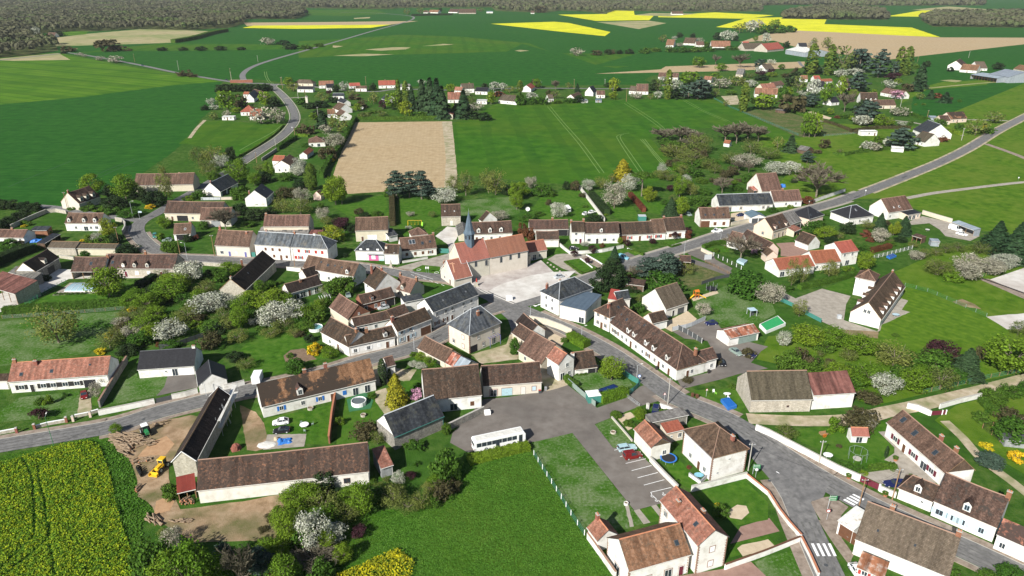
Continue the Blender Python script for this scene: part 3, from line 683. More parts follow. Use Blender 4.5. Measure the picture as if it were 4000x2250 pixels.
poly('lawn',[(250,440),(590,240),(800,320),(900,250),(1230,225),(1110,390)],'lawn',4)
poly('yard',[(-100,440),(0,490),(130,440),(600,200),(1400,190),(1380,160),(640,120),(480,110),(0,330)],'white',3,wob=.2)
poly('yard',[(455,345),(610,235),(860,225),(910,270),(840,325)],'concrete',5)
poly('lawn',[(950,1300),(1180,940),(1200,1070),(1460,1045),(1430,1140),(1370,1220)],'daisy',4)
poly('yard',[(1460,1045),(1690,1020),(1725,1130),(1725,1145),(1500,1190),(1360,1220),(1430,1140)],'lot',4)
poly('lawn',[(60,1310),(180,1230),(690,1180),(680,1380),(560,1400),(0,1449),(-100,1400)],'daisy',3)
poly('path',[(700,1180),(790,1170),(800,1370),(670,1395)],'track',5,wob=.15)
poly('lawn',[(790,1170),(960,1130),(870,1310),(800,1300)],'lawn',3)
T(1330,640,3.184)
poly('lawn',[(-100,530),(560,380),(600,600),(600,650),(100,650)],'lawn',3)
poly('lawn',[(720,440),(1240,430),(1250,760),(1130,860),(780,900),(720,780)],'lawn',3)
poly('lawn',[(1460,460),(2229,400),(2229,620),(1920,690),(1500,650)],'daisy',3)
poly('yard',[(1230,860),(1330,780),(1430,790),(1460,900),(1360,1100),(1330,1000),(1180,900)],'white',4,wob=.3)
poly('lawn',[(880,1325),(1020,1260),(1240,1280),(1240,1370),(1180,1400)],'lawn',6)
poly('pavement',[(700,1290),(1370,1110),(1360,1190),(1280,1290),(1240,1449),(1000,1330),(860,1340),(750,1380)],'concrete',5)
T(2000,640,3.184)
poly('lawn',[(350,420),(700,310),(830,330),(1150,700),(720,700),(300,680),(220,600)],'lawn',3)
poly('lawn',[(1180,560),(1460,470),(1560,620),(1560,700),(1300,680)],'lawn',3)
poly('lawn',[(1440,330),(1600,330),(1900,500),(1900,640),(1660,600),(1500,420)],'lawn',3)
poly('lawn',[(640,1210),(830,1180),(1080,1300),(870,1365)],'lawn',7)
poly('lawn',[(970,1130),(1400,1060),(1650,1130),(1580,1160),(1440,1110),(1330,1140),(1300,1260),(1160,1260)],'lawn',4)
poly('lawn',[(1850,975),(2010,960),(2105,1000),(1980,1035)],'lawn',7)
poly('lawn',[(440,1040),(560,1040),(700,1110),(540,1130)],'lawn',6)
poly('pavement',[(440,1190),(560,1120),(760,1120),(940,1130),(1180,1290),(1080,1320),(885,1400),(620,1300)],'concrete',5)
poly('parking',[(1330,1130),(1440,1100),(1560,1160),(1370,1230)],'lot',5)
poly('gravel_path',[(860,1180),(930,1135),(1180,1285),(1100,1310)],'walk',6)
T(2000,1000,2.229)
poly('lawn',[(560,1040),(960,990),(1050,1130),(930,1160),(620,1190),(500,1080)],'daisy',4)
poly('lawn',[(1560,400),(1900,240),(2229,330),(2300,500),(2150,590),(1870,610),(1640,540)],'daisy',4)
poly('yard',[(1370,560),(1530,480),(1610,550),(1540,620),(1390,660),(1310,620)],'sand',4,wob=.2)
poly('yard',[(1560,370),(1780,300),(1800,325),(1580,395)],'sand',6,wob=.1)
poly('yard',[(210,590),(500,680),(420,800),(260,700)],'sand',4)
poly('parking',[(1400,660),(1545,625),(1680,560),(1790,590),(1870,700),(2229,790),(2170,830),(2080,930),(2229,980),(1970,1030),(1800,1080),(1480,1160),(1440,1080),(1700,1020),(1790,900),(1700,740),(1500,720)],'lot',5)
poly('lawn',[(1580,1170),(1970,1150),(2040,1300),(1980,1370),(1700,1290)],'lawn',4,wob=.3)
poly('lawn',[(880,1390),(1010,1330),(1200,1340),(1380,1370),(1200,1449),(1050,1500)],'lawn',4)
poly('yard',[(910,1400),(1030,1360),(1080,1400),(960,1449),(1050,1500),(1010,1520)],'sand',5,wob=.2)
poly('yard',[(240,950),(380,900),(470,1010),(500,1120),(380,1160),(300,1180),(260,1100)],'track',8,wob=.2)
T(3000,1000,2.229)
poly('yard',[(240,370),(470,285),(720,350),(680,420),(660,560),(960,660),(1240,490),(1165,470),(1220,390),(1160,370),(990,560),(940,690),(620,640),(440,560),(130,380),(100,300)],'concrete',5)
poly('lawn',[(480,290),(750,180),(735,335),(640,320)],'lawn',4)
poly('yard',[(620,640),(960,660),(960,720),(700,690)],'dirt',6,wob=.2)
poly('riding_arena',[(1920,210),(2229,105),(2600,0),(2900,250),(2229,335)],'white',4)
poly('path',[(1830,200),(1920,200),(2229,330),(2600,480),(2600,540),(2229,375)],'walk',5)
poly('bare_patch',[(1600,400),(1690,375),(1800,420),(1860,465),(1700,440)],'dirt',5,wob=.4)
poly('yard',[(1900,530),(2229,500),(2500,540),(2500,700),(2229,640),(2080,640)],'white',5,wob=.5)
poly('lawn',[(1450,1430),(1640,1300),(2229,1150),(2500,1200),(2600,1800),(2229,1900),(1800,1640),(1540,1500)],'meadow',4)
poly('lawn',[(1200,260),(1330,310),(1600,430),(1900,530),(2100,660),(1930,800),(1900,1000),(1850,820),(1640,740),(1240,800),(950,740),(990,600),(1240,490),(1170,460),(1220,390)],'mown',6,wob=.3)
T(3000,1600,2.229)
poly('lawn',[(180,190),(420,150),(900,90),(1040,110),(1020,200),(960,195),(1100,340),(1080,400),(1120,480),(800,520),(560,400),(300,290)],'lawn',4)
poly('yard',[(960,195),(1030,190),(1040,240),(1330,430),(1540,640),(1300,640),(1160,700),(960,640),(790,560),(1080,520),(1130,480),(1010,440),(1100,380),(1100,330)],'concrete',5)
poly('lawn',[(900,500),(1080,470),(1110,490),(1060,520),(880,520)],'lawn',6)
poly('junction',[(-90,250),(130,420),(530,655),(480,770),(400,800),(270,800),(110,580)],'asphalt',13.5)
poly('pavement',[(430,960),(560,1000),(640,1120),(745,1270),(700,1350),(590,1200)],'walk',7)
poly('junction',[(40,460),(200,560),(420,690),(490,745),(410,770),(375,810),(330,860),(180,720)],'asphalt',13)
poly('traffic_island',[(375,810),(410,770),(560,760),(700,850),(640,920),(620,1000),(640,1120),(740,1260),(720,1330),(600,1200),(480,1000),(390,860)],'walk',7)
T(2660,640,3.184)
poly('yard',[(1180,990),(1400,975),(1590,1085),(1440,1160),(1240,1150),(1240,1060)],'brickpave',4)
poly('yard',[(620,620),(780,590),(1000,640),(900,740),(620,700)],'sand',4)
poly('yard',[(250,1060),(390,1110),(430,1190),(640,1300),(600,1360),(290,1210),(80,1120),(120,1070)],'lot',5)
poly('scrub',[(-250,1150),(60,1260),(300,1220),(600,1370),(400,1440),(100,1560),(-200,1420)],'scrub',3)
poly('lawn',[(270,1060),(560,1020),(600,1100),(420,1110)],'lawn',4)
T(3300,640,3.184)
poly('yard',[(800,720),(960,650),(1320,730),(1600,850),(1680,900),(1560,960),(1250,900),(1180,820),(1050,740),(830,760)],'concrete',5)
T(2700,200,3.184)
poly('paddock',[(640,760),(1000,700),(1330,800),(2050,1020),(1400,1070),(1280,1050)],'scrub',7)
poly('garden_bed',[(370,560),(570,550),(610,660),(470,670)],'track',3)
poly('garden_bed',[(1420,760),(1500,750),(1750,830),(1720,850),(1560,820)],'sand',4)
poly('garden_bed',[(-60,1260),(0,1250),(120,1300),(60,1330)],'soil',4)
# ---- roads
T(0,0,1)
left=line([(-180,1780),(0,1743),(210,1708),(448,1665),(628,1608),(800,1565),(942,1530),(1100,1500),(1280,1455),(1448,1402),(1560,1375),(1660,1340),(1760,1290),(1860,1228),(1945,1200)])
strip('road',left,6.0,'asphalt',8);kerbwalk(left,4.0,1.7);kerbwalk(left[8:],-3.9,1.4)
mainr=line([(4150,2330),(4000,2255),(3800,2160),(3600,2070),(3400,1978),(3220,1880),(3060,1780),(2960,1710),(2860,1650),(2760,1605),(2640,1555),(2560,1500),(2460,1430),(2370,1370),(2250,1305),(2140,1255),(2060,1220),(1990,1190),(1900,1150),(1800,1100),(1700,1083),(1560,1070)])
strip('road',mainr,6.4,'asphalt',10)
def sec(P2,a,b):
 i,j=[min(range(len(P2)),key=lambda k:(P2[k]-W(q(p))).length)for p in(a,b)];return P2[min(i,j):max(i,j)+1]
for a,b in(((4000,2255),(3230,1885)),((3230,1885),(3000,1735)),((2850,1650),(2700,1570)),((2630,1545),(2085,1235))):kerbwalk(sec(mainr,a,b),-4.2,1.9)
for a,b in(((4100,2300),(3420,1985)),((2930,1690),(2600,1530)),((2470,1440),(2170,1270)),((1800,1100),(1580,1070))):kerbwalk(sec(mainr,a,b),4.1,1.6)
west=line([(1640,1085),(1500,1058),(1340,1036),(1150,1030),(960,1020),(780,1010),(690,1005),(610,978),(550,930),(535,890),(560,860),(600,840),(647,812),(720,770),(840,700),(948,632),(1020,585),(1090,540),(1135,497),(1152,460),(1140,420),(1115,385),(1085,355),(1065,338),(1075,328)])
strip('road',west,6.0,'asphalt',9);kerbwalk(west[6:48],4.1,2.0);kerbwalk(west[2:44],-4.0,1.6)
kerbwalk(west[80:],3.9,.8,mat='concrete',name='kerb');kerbwalk(west[80:],-3.9,.8,mat='concrete',name='kerb')
br=line([(560,862),(500,856),(430,845),(300,828),(220,812),(140,805)]);strip('road',br,5.0,'asphalt',7)
north=line([(1090,332),(1020,326),(970,325),(952,312),(950,288),(985,262),(1060,235),(1200,195),(1330,158),(1460,120),(1570,90),(1612,75),(1608,64),(1540,56),(1440,50),(1330,48)])
strip('road',north,6.5,'asphalt',7)
strip('road',line([(1075,330),(1180,334),(1320,350),(1460,358),(1560,348),(1760,352),(1990,345),(2200,345),(2450,346),(2620,330)]),5,'asphalt',6)
strip('road',line([(-200,250),(0,235),(230,210),(280,208),(420,230),(560,257),(700,286),(860,313),(950,325)]),6,'asphalt',6)
east=line([(1980,1190),(2060,1180),(2200,1128),(2310,1085),(2440,1040),(2560,1000),(2700,958),(2820,918),(2950,880),(3080,840),(3200,808),(3290,782),(3420,735),(3560,680),(3680,630),(3790,575),(3880,520),(3960,478),(4080,420),(4300,330)])
strip('road',east,6.4,'asphalt',8);kerbwalk(east[6:70],4.1,1.5,mat='concrete');kerbwalk(east[6:64],-4.1,1.5,mat='concrete')
strip('verge',offs(east,0)[70:],9,'track',5)
south=line([(2925,1700),(2985,1790),(3055,1870),(3108,1950),(3145,2040),(3190,2140),(3240,2250),(3310,2390)])
strip('road',south,5.6,'asphalt',11);kerbwalk(south[20:],3.7,1.8);kerbwalk(south[4:],-3.9,2.2)
strip('lane',line([(3540,775),(3640,756),(3760,740),(3880,725),(4000,712),(4250,690)]),3.4,'concrete',6)
strip('lane',line([(3850,562),(3930,590),(4000,617),(4120,670)]),4,'walk',6)
strip('lane',line([(3760,530),(3720,515),(3640,495),(3560,478),(3480,470)]),3,'concrete',6)
strip('lane',line([(3595,348),(3800,328),(4000,313),(4200,300)]),4,'stubble',6)
strip('lane',line([(3780,468),(3900,470),(3950,474)]),3.5,'concrete',6)
strip('dirt_lane',line([(4120,1450),(4000,1483),(3860,1520),(3700,1558),(3560,1590),(3450,1612),(3390,1630),(3280,1642),(3150,1645),(3000,1640),(2920,1635)]),4.6,'track',6)
strip('dirt_lane',line([(3690,1645),(3760,1710),(3820,1780),(3880,1830),(3950,1880),(4050,1960)]),2.4,'track',6)
strip('lane',line([(2540,990),(2620,1000),(2700,1020),(2780,1045),(2850,1070)]),4.2,'lot',5)
strip('farm_track',line([(740,540),(770,500),(800,470)]),2.5,'track',5)
strip('lane',line([(1110,385),(1150,382),(1200,380)]),3,'concrete',10)
strip('lane',line([(3300,270),(3200,265),(3140,260),(3120,240)]),4,'asphalt',7)
poly('parking',[(1890,1560),(1767,1694),(1758,1730),(1826,1768),(2100,1724),(2236,1692),(2478,1995),(2579,1968),(2646,1905),(2475,1755),(2395,1750),(2323,1658),(2390,1631),(2498,1588),(2579,1565),(2530,1500),(2500,1511),(2444,1556),(2332,1594),(2220,1507),(2166,1466),(2119,1529),(1985,1552)],'lot',6)
poly('junction',[(1880,1155),(1990,1195),(2075,1235),(2105,1265),(2085,1330),(2010,1330),(1985,1250),(1930,1200)],'asphalt',7)
poly('square',[(1835,1098),(1880,1074),(2035,1052),(2113,1019),(2160,1062),(2060,1080),(1960,1110),(1905,1140),(1860,1125)],'pinkgravel',13,wob=.6)
poly('square',[(1828,1100),(1880,1072),(2035,1050),(2113,1017),(2163,1064),(2250,1060),(2215,1090),(2108,1157),(2000,1190),(1951,1170),(1879,1140)],'white',12)
# ---- worn wheel tracks, tar repairs and manhole covers on the tarmac
WEAR=noisemat('asphalt_worn',[(.085,.083,.08),(.13,.127,.12),(.20,.195,.185)],.9);TAR=plain('tar',(.045,.045,.047),.6)
for R_,a,b in((left,0,400),(mainr,0,400),(east,5,140),(south,8,60),(west,8,150)):
 for o_ in(-1.9,-.75,.75,1.9):strip('tyre_wear',R_[a:b],.42,WEAR,12.4,o=o_)
 for i in range(a+6,min(b,len(R_)-4),9):strip('tar_patch',R_[i:i+3],random.uniform(.25,1.1),TAR if i%2 else WEAR,13,o=random.uniform(-2,2))
for p in((3095,2060),(3226,2210),(3005,1880),(1600,1358),(560,1640),(2420,1400)):
 m=MB().mat(P('darkgrey'));m.lathe([(.38,LH*14),(0,LH*14)],W(p),14);o=m.build('manhole_cover');o['kind']='structure'
# ---- painted markings
def mark(pts,lay=14,px=True):poly('road_marking',pts,P('bright',.8),lay,px=px)
def dash(P2,w,dl,gap,o=.0,lay=14,name='road_marking',mat=None):
 m=MB().mat(mat or P('bright',.8));A,B=offs(P2,o+w/2),offs(P2,o-w/2);acc=0;z=Vector((0,0,LH*lay))
 for i in range(len(P2)-1):
  L=(P2[i+1]-P2[i]).length
  if(acc%(dl+gap))<dl:m.face([B[i]+z,B[i+1]+z,A[i+1]+z,A[i]+z])
  acc+=L
 ob=m.build(name)
 if ob:ob['kind']='structure'
def fine(P2,st=.5):
 out=[]
 for a,b in zip(P2,P2[1:]):
  n=max(1,int((b-a).length/st));out+=[a.lerp(b,j/n)for j in range(n)]
 return out+[P2[-1]]
T(3000,1600,2.229)
for i in range(4):
 x=372+49*i;mark([(x,1172),(x+24,1170),(x+78,1281),(x+53,1282)])
for i in range(4):
 mark([(652+26*i,792-16*i),(668+26*i,782-14*i),(762+26*i,832-16*i),(746+26*i,842-15*i)])
dash(fine(line([(70,545),(180,600),(300,665),(400,715),(480,752)])),.25,1.2,.5)
T(2000,1600,2.229)
for a,b in(((890,357),(915,350)),((940,414),(965,406)),((990,472),(1165,431)),((1041,535),(1215,490)),((1094,597),(1270,551)),((1148,661),(1325,614)),((1207,724),(1387,681))):
 strip('road_marking',line([a,b],False),.13,P('bright',.8),9)
strip('road_marking',line([(1207,722),(1215,738)],False),.13,P('bright',.8),9)
strip('road_marking',line([(1235,762),(1254,780)],False),.13,P('bright',.8),9)
def wheelchair(c,s=1.0):
 c=W(q(c));m=MB().mat(P('bright',.8));z=LH*9
 ring=lambda r0,r1,cx,cy,a0,a1,n:[m.face([(cx+r0*math.cos(a0+(a1-a0)*i/n),cy+r0*math.sin(a0+(a1-a0)*i/n),z),(cx+r1*math.cos(a0+(a1-a0)*i/n),cy+r1*math.sin(a0+(a1-a0)*i/n),z),(cx+r1*math.cos(a0+(a1-a0)*(i+1)/n),cy+r1*math.sin(a0+(a1-a0)*(i+1)/n),z),(cx+r0*math.cos(a0+(a1-a0)*(i+1)/n),cy+r0*math.sin(a0+(a1-a0)*(i+1)/n),z)])for i in range(n)]
 ring(.25*s,.36*s,c.x,c.y,2.2,6.0,10);ring(.0,.11*s,c.x-.05*s,c.y+.62*s,0,6.28,8)
 m.box(c.x-.1*s,c.x,c.y,c.y+.5*s,z,z+.002);m.box(c.x,c.x+.4*s,c.y,c.y+.1*s,z,z+.002)
 o=m.build('road_marking');o['kind']='structure'
for c in((1222,757),(1260,795),(1322,742)):wheelchair(c)
T(2000,1000,2.229)
dash(fine(line([(200,535),(300,545)],False)),.3,1,.8,lay=15)
for i in range(3):mark([(190+28*i,440-11*i),(212+28*i,432-11*i),(226+28*i,436-11*i),(203+28*i,445-11*i)],15)
T(1000,1000,2.229)
dash(fine(line([(1350,165),(1430,190),(1520,220),(1640,262)])),.18,1.5,1.5,lay=15)
dash(fine(line([(1340,140),(1420,165),(1540,205)])),.15,90,0,lay=15)
# ---- tractor tracks in the crops
T(2060,280,3.184)
for pts in([(250,435),(420,640),(640,900),(900,1260)],[(285,432),(450,630),(690,900),(955,1260)],[(1205,395),(1400,520),(1560,630),(1690,730)],[(1240,385),(1430,505),(1600,620),(1720,720)],
   [(1270,765),(1180,775),(1115,800),(1130,850),(1250,1040),(1385,1240)],[(1200,780),(1155,800),(1180,870),(1300,1040),(1440,1240)],[(1405,845),(1480,920),(1600,1070),(1770,1260)],[(1460,840),(1560,970),(1700,1130),(1810,1250)],[(1430,842),(1520,950),(1650,1100),(1790,1255)],
   [(1940,360),(2080,440),(2229,515),(2480,620)],[(1965,355),(2100,430),(2229,500),(2520,620)]):
 strip('tractor_track',line(pts),.45,plain('track_green',(.13,.22,.05),.9),5)
T(760,280,3.184)
for pts in([(868,0),(880,60),(920,130),(965,150)],[(895,0),(905,60),(940,120),(985,148)],[(1090,665),(960,760),(700,900),(560,980)]):strip('tractor_track',line(pts),.6,plain('track_green',(.13,.22,.05),.9),5)
T(0,640,3.184)
for pts in([(100,290),(500,120),(900,-40)],[(1180,150),(1400,50),(1680,-60)],[(1240,165),(1480,60),(1750,-50)]):strip('tractor_track',line(pts),.5,plain('track_dark',(.008,.045,.015),.9),5)
# ================================================================ buildings, front rows
T(0,1600,2.229)
house('long stone barn with white verge tiles and near-black roof beside the log yard',(1710,447),(2010,-122),R=(1770,30),h=4.2,roof='dark',wall='stone',nick='the stone barn with scaffolding',cat='barn',name='stone_barn',verge='bright',slope=45,ridge='wood',skc='grey')
house('small open lean-to with a faded red metal roof over firewood',(1540,730),(1704,692),R=(1650,560),h=2.5,mono=True,slope=18,roof='metalred',wall='timber',nick='the red metal lean-to',cat='shed',name='lean_to',openf=True,sag=0)
T(1000,1600,2.229)
house('very long low farm barn with a mottled rust-brown tile roof and pale plastered wall',(-516,708),(985,540),R=(300,350),g=(-484,825),roof='rust',wall='dirty',f='d.56 v.865',r='',shut='dark',nick='the long rust-roofed barn',cat='barn',name='farm_barn',slope=43,door='pale',frame='brown')
house('slate-roofed barn with a bright white gable and grey stone side wall near the bus',(1205,243),(1640,58),R=(1105,47),gB=(1625,172),roof='slate',wall='greystone',nick='the slate barn by the bus',cat='barn',name='slate_barn',ridge='silver',sk=[],wallgable='white',gutter='teal')
house('narrow grey board shed with a worn red tile roof between two barns',(1088,515),(1198,481),R=(1145,298),g=(1098,605),mono=True,slope=14,roof='orange',wall='greytimber',nick='the narrow board shed',cat='shed',name='board_shed',sag=0)
T(2000,1600,2.229)
house('little white school annex with an orange roof and brick chimney',(650,1025),(742,1147),R=(756,943),g=(660,1122),roof='orange',slope=38,ch=[(.08,.45)],nick='the school annex',cat='annex',name='annex',gutter='pale')
house('white single-storey school wing with a wide mottled orange-brown tile roof and glass porch',(1022,1414),(1562,1262),R=(935,1125),h=4.6,roof='orange',slope=38,sur='rosebrick',f='W.3 D.66 d.88',l='W.5',sk=[(.84,.45)],quoin='rosebrick',nick='the school wing',cat='school',name='school_wing',door='maroon',ridge='terracotta',sag=.05)
house('tall two-storey white school block with brick corners, orange roof and two brick chimneys',(1285,790),(1617,1190),R=(1440,675),gB=(1578,1440),roof='orange',slope=38,sur='rosebrick',shut='bright',r='2c.5 c.5',f='2w.15 w.15',ch=[(.28,.25,-.3),(.55,.72,-.6)],sk=[(.72,.55)],quoin='rosebrick',nick='the tall school block',cat='school',name='school_block',fh=3.4,sag=.05)
house('white two-storey house with a hipped brown tile roof and big brick chimney',(1485,175),(1745,425),R=(1825,165),gB=(1712,630),roof='mid',hip=(1,1),slope=38,f='2c.25 2c.68 d.6 w.3 w.8',r='2s.5 s.2',ch=[(.88,.6,-.9)],quoin='rosebrick',sur='pale',nick='the hipped white house',fh=2.9,shut='pale',gutter='grey')
house('terracotta-roofed garage with dark boarded gable behind the parked red van',(1058,167),(1210,335),R=(1155,88),gB=(1200,452),roof='orange',wall='dirty',wallgable='timber',r='w.7',nick='the garage with the boarded gable',cat='garage',name='garage',slope=36)
house('low link building with a bright red tile roof and small white windows',(1350,207),(1505,172),R=(1440,85),h=3,mono=True,slope=14,roof='red',wall='cream',f='s.3 w.8',nick='the red-roofed link building',cat='outbuilding',name='outbuilding',sag=0)
house('grey sheet-roofed shed behind the red-tiled link building',(1215,112),(1540,45),D=3.2,h=2.9,mono=True,slope=6,roof='fibre',wall='greystone',nick='the grey sheet-roofed shed',cat='shed',name='shed')
T(3000,1600,2.229)
house('long low white cottage with maroon shutters, roof windows and rust-boarded gable',(1030,112),(1545,560),R=(1480,245),g=(1032,228),roof='mid',wallgable='timber',shut='maroon',f='v.18* v.50* v.80* d.34 W.68',ch=[(.62,.55),(.85,.55)],sk=[(.12,.62,1.1,1.5),(.36,.5,1.1,1.5),(.72,.42,1,1.3)],nick='the cottage with maroon shutters')
house('small white house with a dormer and lichen-spotted brown roof by the maroon gate',(1130,682),(1438,806),R=(1400,622),g=(1112,775),f='s.72',dm=[.52],nick='the small house with one dormer',hip=(.6,0),dms=1.15)
house('wide white house with pale blue shutters and a big patched brown roof on the street',(1442,797),(1996,1032),R=(1820,650),g=(1425,925),shut='lightblue',f='v.12* v.37* v.48* w.80*',dm=[.5],ch=[(.98,.5,1.2)],nick='the house with pale blue shutters',frame='lightblue',dms=1.2)
house('white house with an orange-rust tile roof at the right edge of the frame',(1990,1086),(2420,1275),R=(2150,985),h=3.6,roof='patchy',shut='lightblue',f='w.16*',nick='the rust-roofed house at the frame edge')
house('big white house under a broad plain taupe tile roof in the bottom right corner',(757,1127),(1580,1462),R=(880,800),h=3.8,roof='taupe',ch=[(.27,.55,.6),(.97,.5,.9)],nick='the big taupe-roofed house',slope=40,skc='dark',sk=[(.2,.4,.4,.5),(.6,.4,.4,.5)],l='',ridge='rosebrick')
house('low lean-to with a stained pale tile roof below the big taupe roof',(770,1372),(1010,1475),D=3.4,h=2.3,mono=True,slope=20,roof='metalrust',f='w.3* W.8',shut='red',nick='the stained lean-to',cat='lean-to',name='lean_to')
house('white garage with a flat pale sheet roof and brown door on the street corner',(607,962),(750,1052),R=(786,843),g=(597,1082),mono=True,slope=7,roof='whitemetal',f='G.72',gate='brown',nick='the corner garage',cat='garage',name='garage')
house('tiny white garden hut with a red tile roof and white railing',(733,232),(886,236),R=(790,152),g=(720,298),roof='church',f='D.5',nick='the white garden hut',cat='hut',name='garden_hut',sag=0,eo=.5)
T(0,1000,2.229)
house('long orange-roofed bungalow with a row of open dark brown shutters and a carport end',(65,1098),(937,1035),R=(500,900),g=(95,1200),roof='orange',shut='dark',f='v.11* d.215 v.33* v.43* v.55* v.67* o.8',ch=[(.03,.5),(.25,.4,.5)],sk=[(.12,.35),(.42,.4),(.8,.6,.5,.5)],nick='the long orange bungalow',slope=38,door='dark')
house('low brown-roofed lean-to against the left end of the orange bungalow',(-70,1090),(62,1088),R=(20,1022),h=2.6,mono=True,slope=16,wall='dirty',nick='the brown lean-to',cat='shed',name='shed')
house('modern white bungalow with a plain charcoal tile roof',(1193,992),(1692,957),R=(1450,812),g=(1207,1070),roof='black',shut='bright',f='c.15 c.33 s.48 D.64 g.88',ch=[(.95,.5,.5,'white')],nick='the charcoal-roofed bungalow',slope=36,sag=0,door='bright',gate='bright')
house('small white garage with a ribbed charcoal roof joined to the street wall',(1703,1003),(1722,1130),R=(1820,922),gB=(1725,1212),roof='black',nick='the charcoal-roofed garage',cat='garage',name='garage',slope=36,sag=0)
house('open hangar with a plain red-brown sheet roof at the left edge of the frame',(-180,245),(125,330),R=(170,170),h=4,mono=True,slope=12,roof='rustbrown',wall='stone',nick='the red-brown open hangar',cat='hangar',name='hangar',openf=True)
T(0,640,3.184)
house('stone barn with dark roof and white gable beside the white gravel drive',(445,1342),(742,1165),R=(430,1145),h=4,roof='dark',wall='greystone',wallgable='white',f='G.6 w.2',gate='dark',dm=[.5],nick='the dark stone barn by the gravel drive',cat='barn',name='stone_barn',dms=1.2)
house('grey-tiled lean-to at the foot of the white barn gable',(105,1347),(417,1434),R=(310,1297),h=2.8,mono=True,slope=22,roof='fibre',wall='greystone',nick='the grey-tiled lean-to',cat='lean-to',name='lean_to')
house('long stone house with three dormers and pale shutters behind the covered pool',(1292,1303),(2167,1306),R=(1760,1117),h=3.3,wall='stone',shut='bright',f='d.29 c.45 c.62 d.8',dm=[.27,.43,.61],ch=[(.54,.5)],sk=[(.1,.42,1,1.3)],nick='the stone house with three dormers',door='maroon',sur='white')
house('lower wing with a covered terrace on white posts and one roof window',(875,1343),(1290,1342),R=(1100,1152),h=3.0,openf=True,sk=[(.55,.55,1,1.3)],nick='the covered terrace wing',cat='house wing',name='house_wing',ch=[(1.0,.5,.7)])
T(1000,1000,2.229)
house('long white farmhouse with blue shutters and a patchy orange and black tile roof',(50,1318),(1046,1079),R=(480,1005),g=(70,1415),roof='patchy',shut='blue',f='w.155* w.34 w.49* d.60 c.71 D.81 D.92',dm=[.33],ch=[(.41,.52),(.6,.6)],nick='the farmhouse with blue shutters',slope=44,frame='white',door='brown',dms=1.3)
house('small dark-roofed shed between the farmhouse and the garden with the cypress',(1140,968),(1218,947),R=(1168,868),h=2.7,nick='the small dark shed',cat='shed',name='shed')
house('big barn with deep brown tile roof and white front behind the slate barn',(1468,1262),(1969,1210),R=(1700,960),gB=(1976,1325),f='c.83 W.5',nick='the big brown-roofed barn',cat='barn',name='farm_barn',slope=45)
house('white corner house wing with a brown roof running back from the street bend',(560,662),(803,793),R=(630,518),gB=(800,882),f='w.3 d.6',ch=[(.95,.45,.7)],nick='the rear wing of the corner house',cat='house wing',name='house_wing')
house('white corner house along the bending street with shuttered windows and a small dormer',(803,793),(1214,702),R=(1000,640),g=(800,882),shut='bright',f='w.14* w.42* c.65 d.83 c.93',dm=[.8],ch=[(.45,.45)],nick='the white corner house',frame='white')
house('white house with light blue shutters and a big brown garage gate',(1232,662),(1531,547),R=(1320,498),g=(1245,785),shut='lightblue',f='2w.13* 2w.38* w.13* d.3 w.45* G.83',gate='brown',ch=[(.04,.45)],nick='the house with the brown gate',fh=2.4)
house('low brown-roofed courtyard wing behind the white corner house',(858,617),(1166,549),R=(980,505),h=3,f='W.2 w.6',nick='the courtyard wing',cat='outbuilding',name='outbuilding')
house('short brown-roofed outbuilding in the middle of the courtyard block',(1178,547),(1336,490),R=(1220,440),h=3,wall='cream',nick='the short courtyard outbuilding',cat='outbuilding',name='outbuilding')
house('barn with a brick gable and brown roof behind the corner house',(635,445),(798,553),R=(710,315),h=3.6,roof='mid',wall='cream',wallgable='brick',nick='the barn with the brick gable',cat='barn',name='barn',r='2s.5')
house('brick cottage with a dormer and an open porch in the courtyard',(925,424),(1213,350),R=(1040,300),h=3.2,wall='brick',f='d.1 w.4 D.62 o.86',dm=[.32],nick='the brick courtyard cottage',door='dark')
house('tall cream house with two chimneys and a dormer on the main street',(1190,283),(1341,325),R=(1300,180),gB=(1337,392),roof='mid',wall='render',f='w.3 w.75',dm=[.5],ch=[(.05,.5),(.97,.5)],nick='the cream house with two chimneys')
house('brown-roofed white house with a white glazed gable behind the cream house',(935,226),(1030,290),R=(1035,84),h=5,f='2w.3',ch=[(.55,.5),(.1,.3)],nick='the house with the glazed front')
house('long white row house with four roof windows and a bare right gable',(405,102),(851,179),R=(700,30),h=4,roof='mid',f='w.5 w.7 W.85',dm=[.86],sk=[(.3,.65,.6,.7),(.45,.5,.9,1),(.58,.55,.6,.7),(.72,.5,.6,.7)],nick='the long row house with roof windows')
house('little white gabled shed with a dark roof beside the street wall',(440,188),(552,152),R=(430,105),h=2.8,roof='dark',nick='the little gabled shed',cat='shed',name='shed')
house('low dark-roofed cottage with glazed doors facing the orchard',(290,328),(579,244),R=(400,198),h=3,roof='dark',f='W.2 W.4 d.6 D.82',nick='the low cottage by the orchard',ch=[(.45,.4,.1)])
house('long two-storey slate-roofed building with brown shutters and a balcony line of flower boxes',(1545,492),(1942,336),R=(1620,315),g=(1549,636),roof='slate',shut='brown',f='2w.07 2w.27 2w.41 2w.66 2w.84 w.07* w.25* d.4 w.68 w.85',nick='the long slate-roofed building',slope=38,cat='building',name='long_building',fh=2.7,skc='grey',sk=[(.3,.5,.4,.5),(.8,.5,.4,.5)])
house('white two-storey extension with a low dark roof at the left of the slate-roofed building',(1290,404),(1462,368),D=3.5,h=5.2,mono=True,slope=10,roof='slate',nick='the white two-storey extension',cat='annex',name='annex')
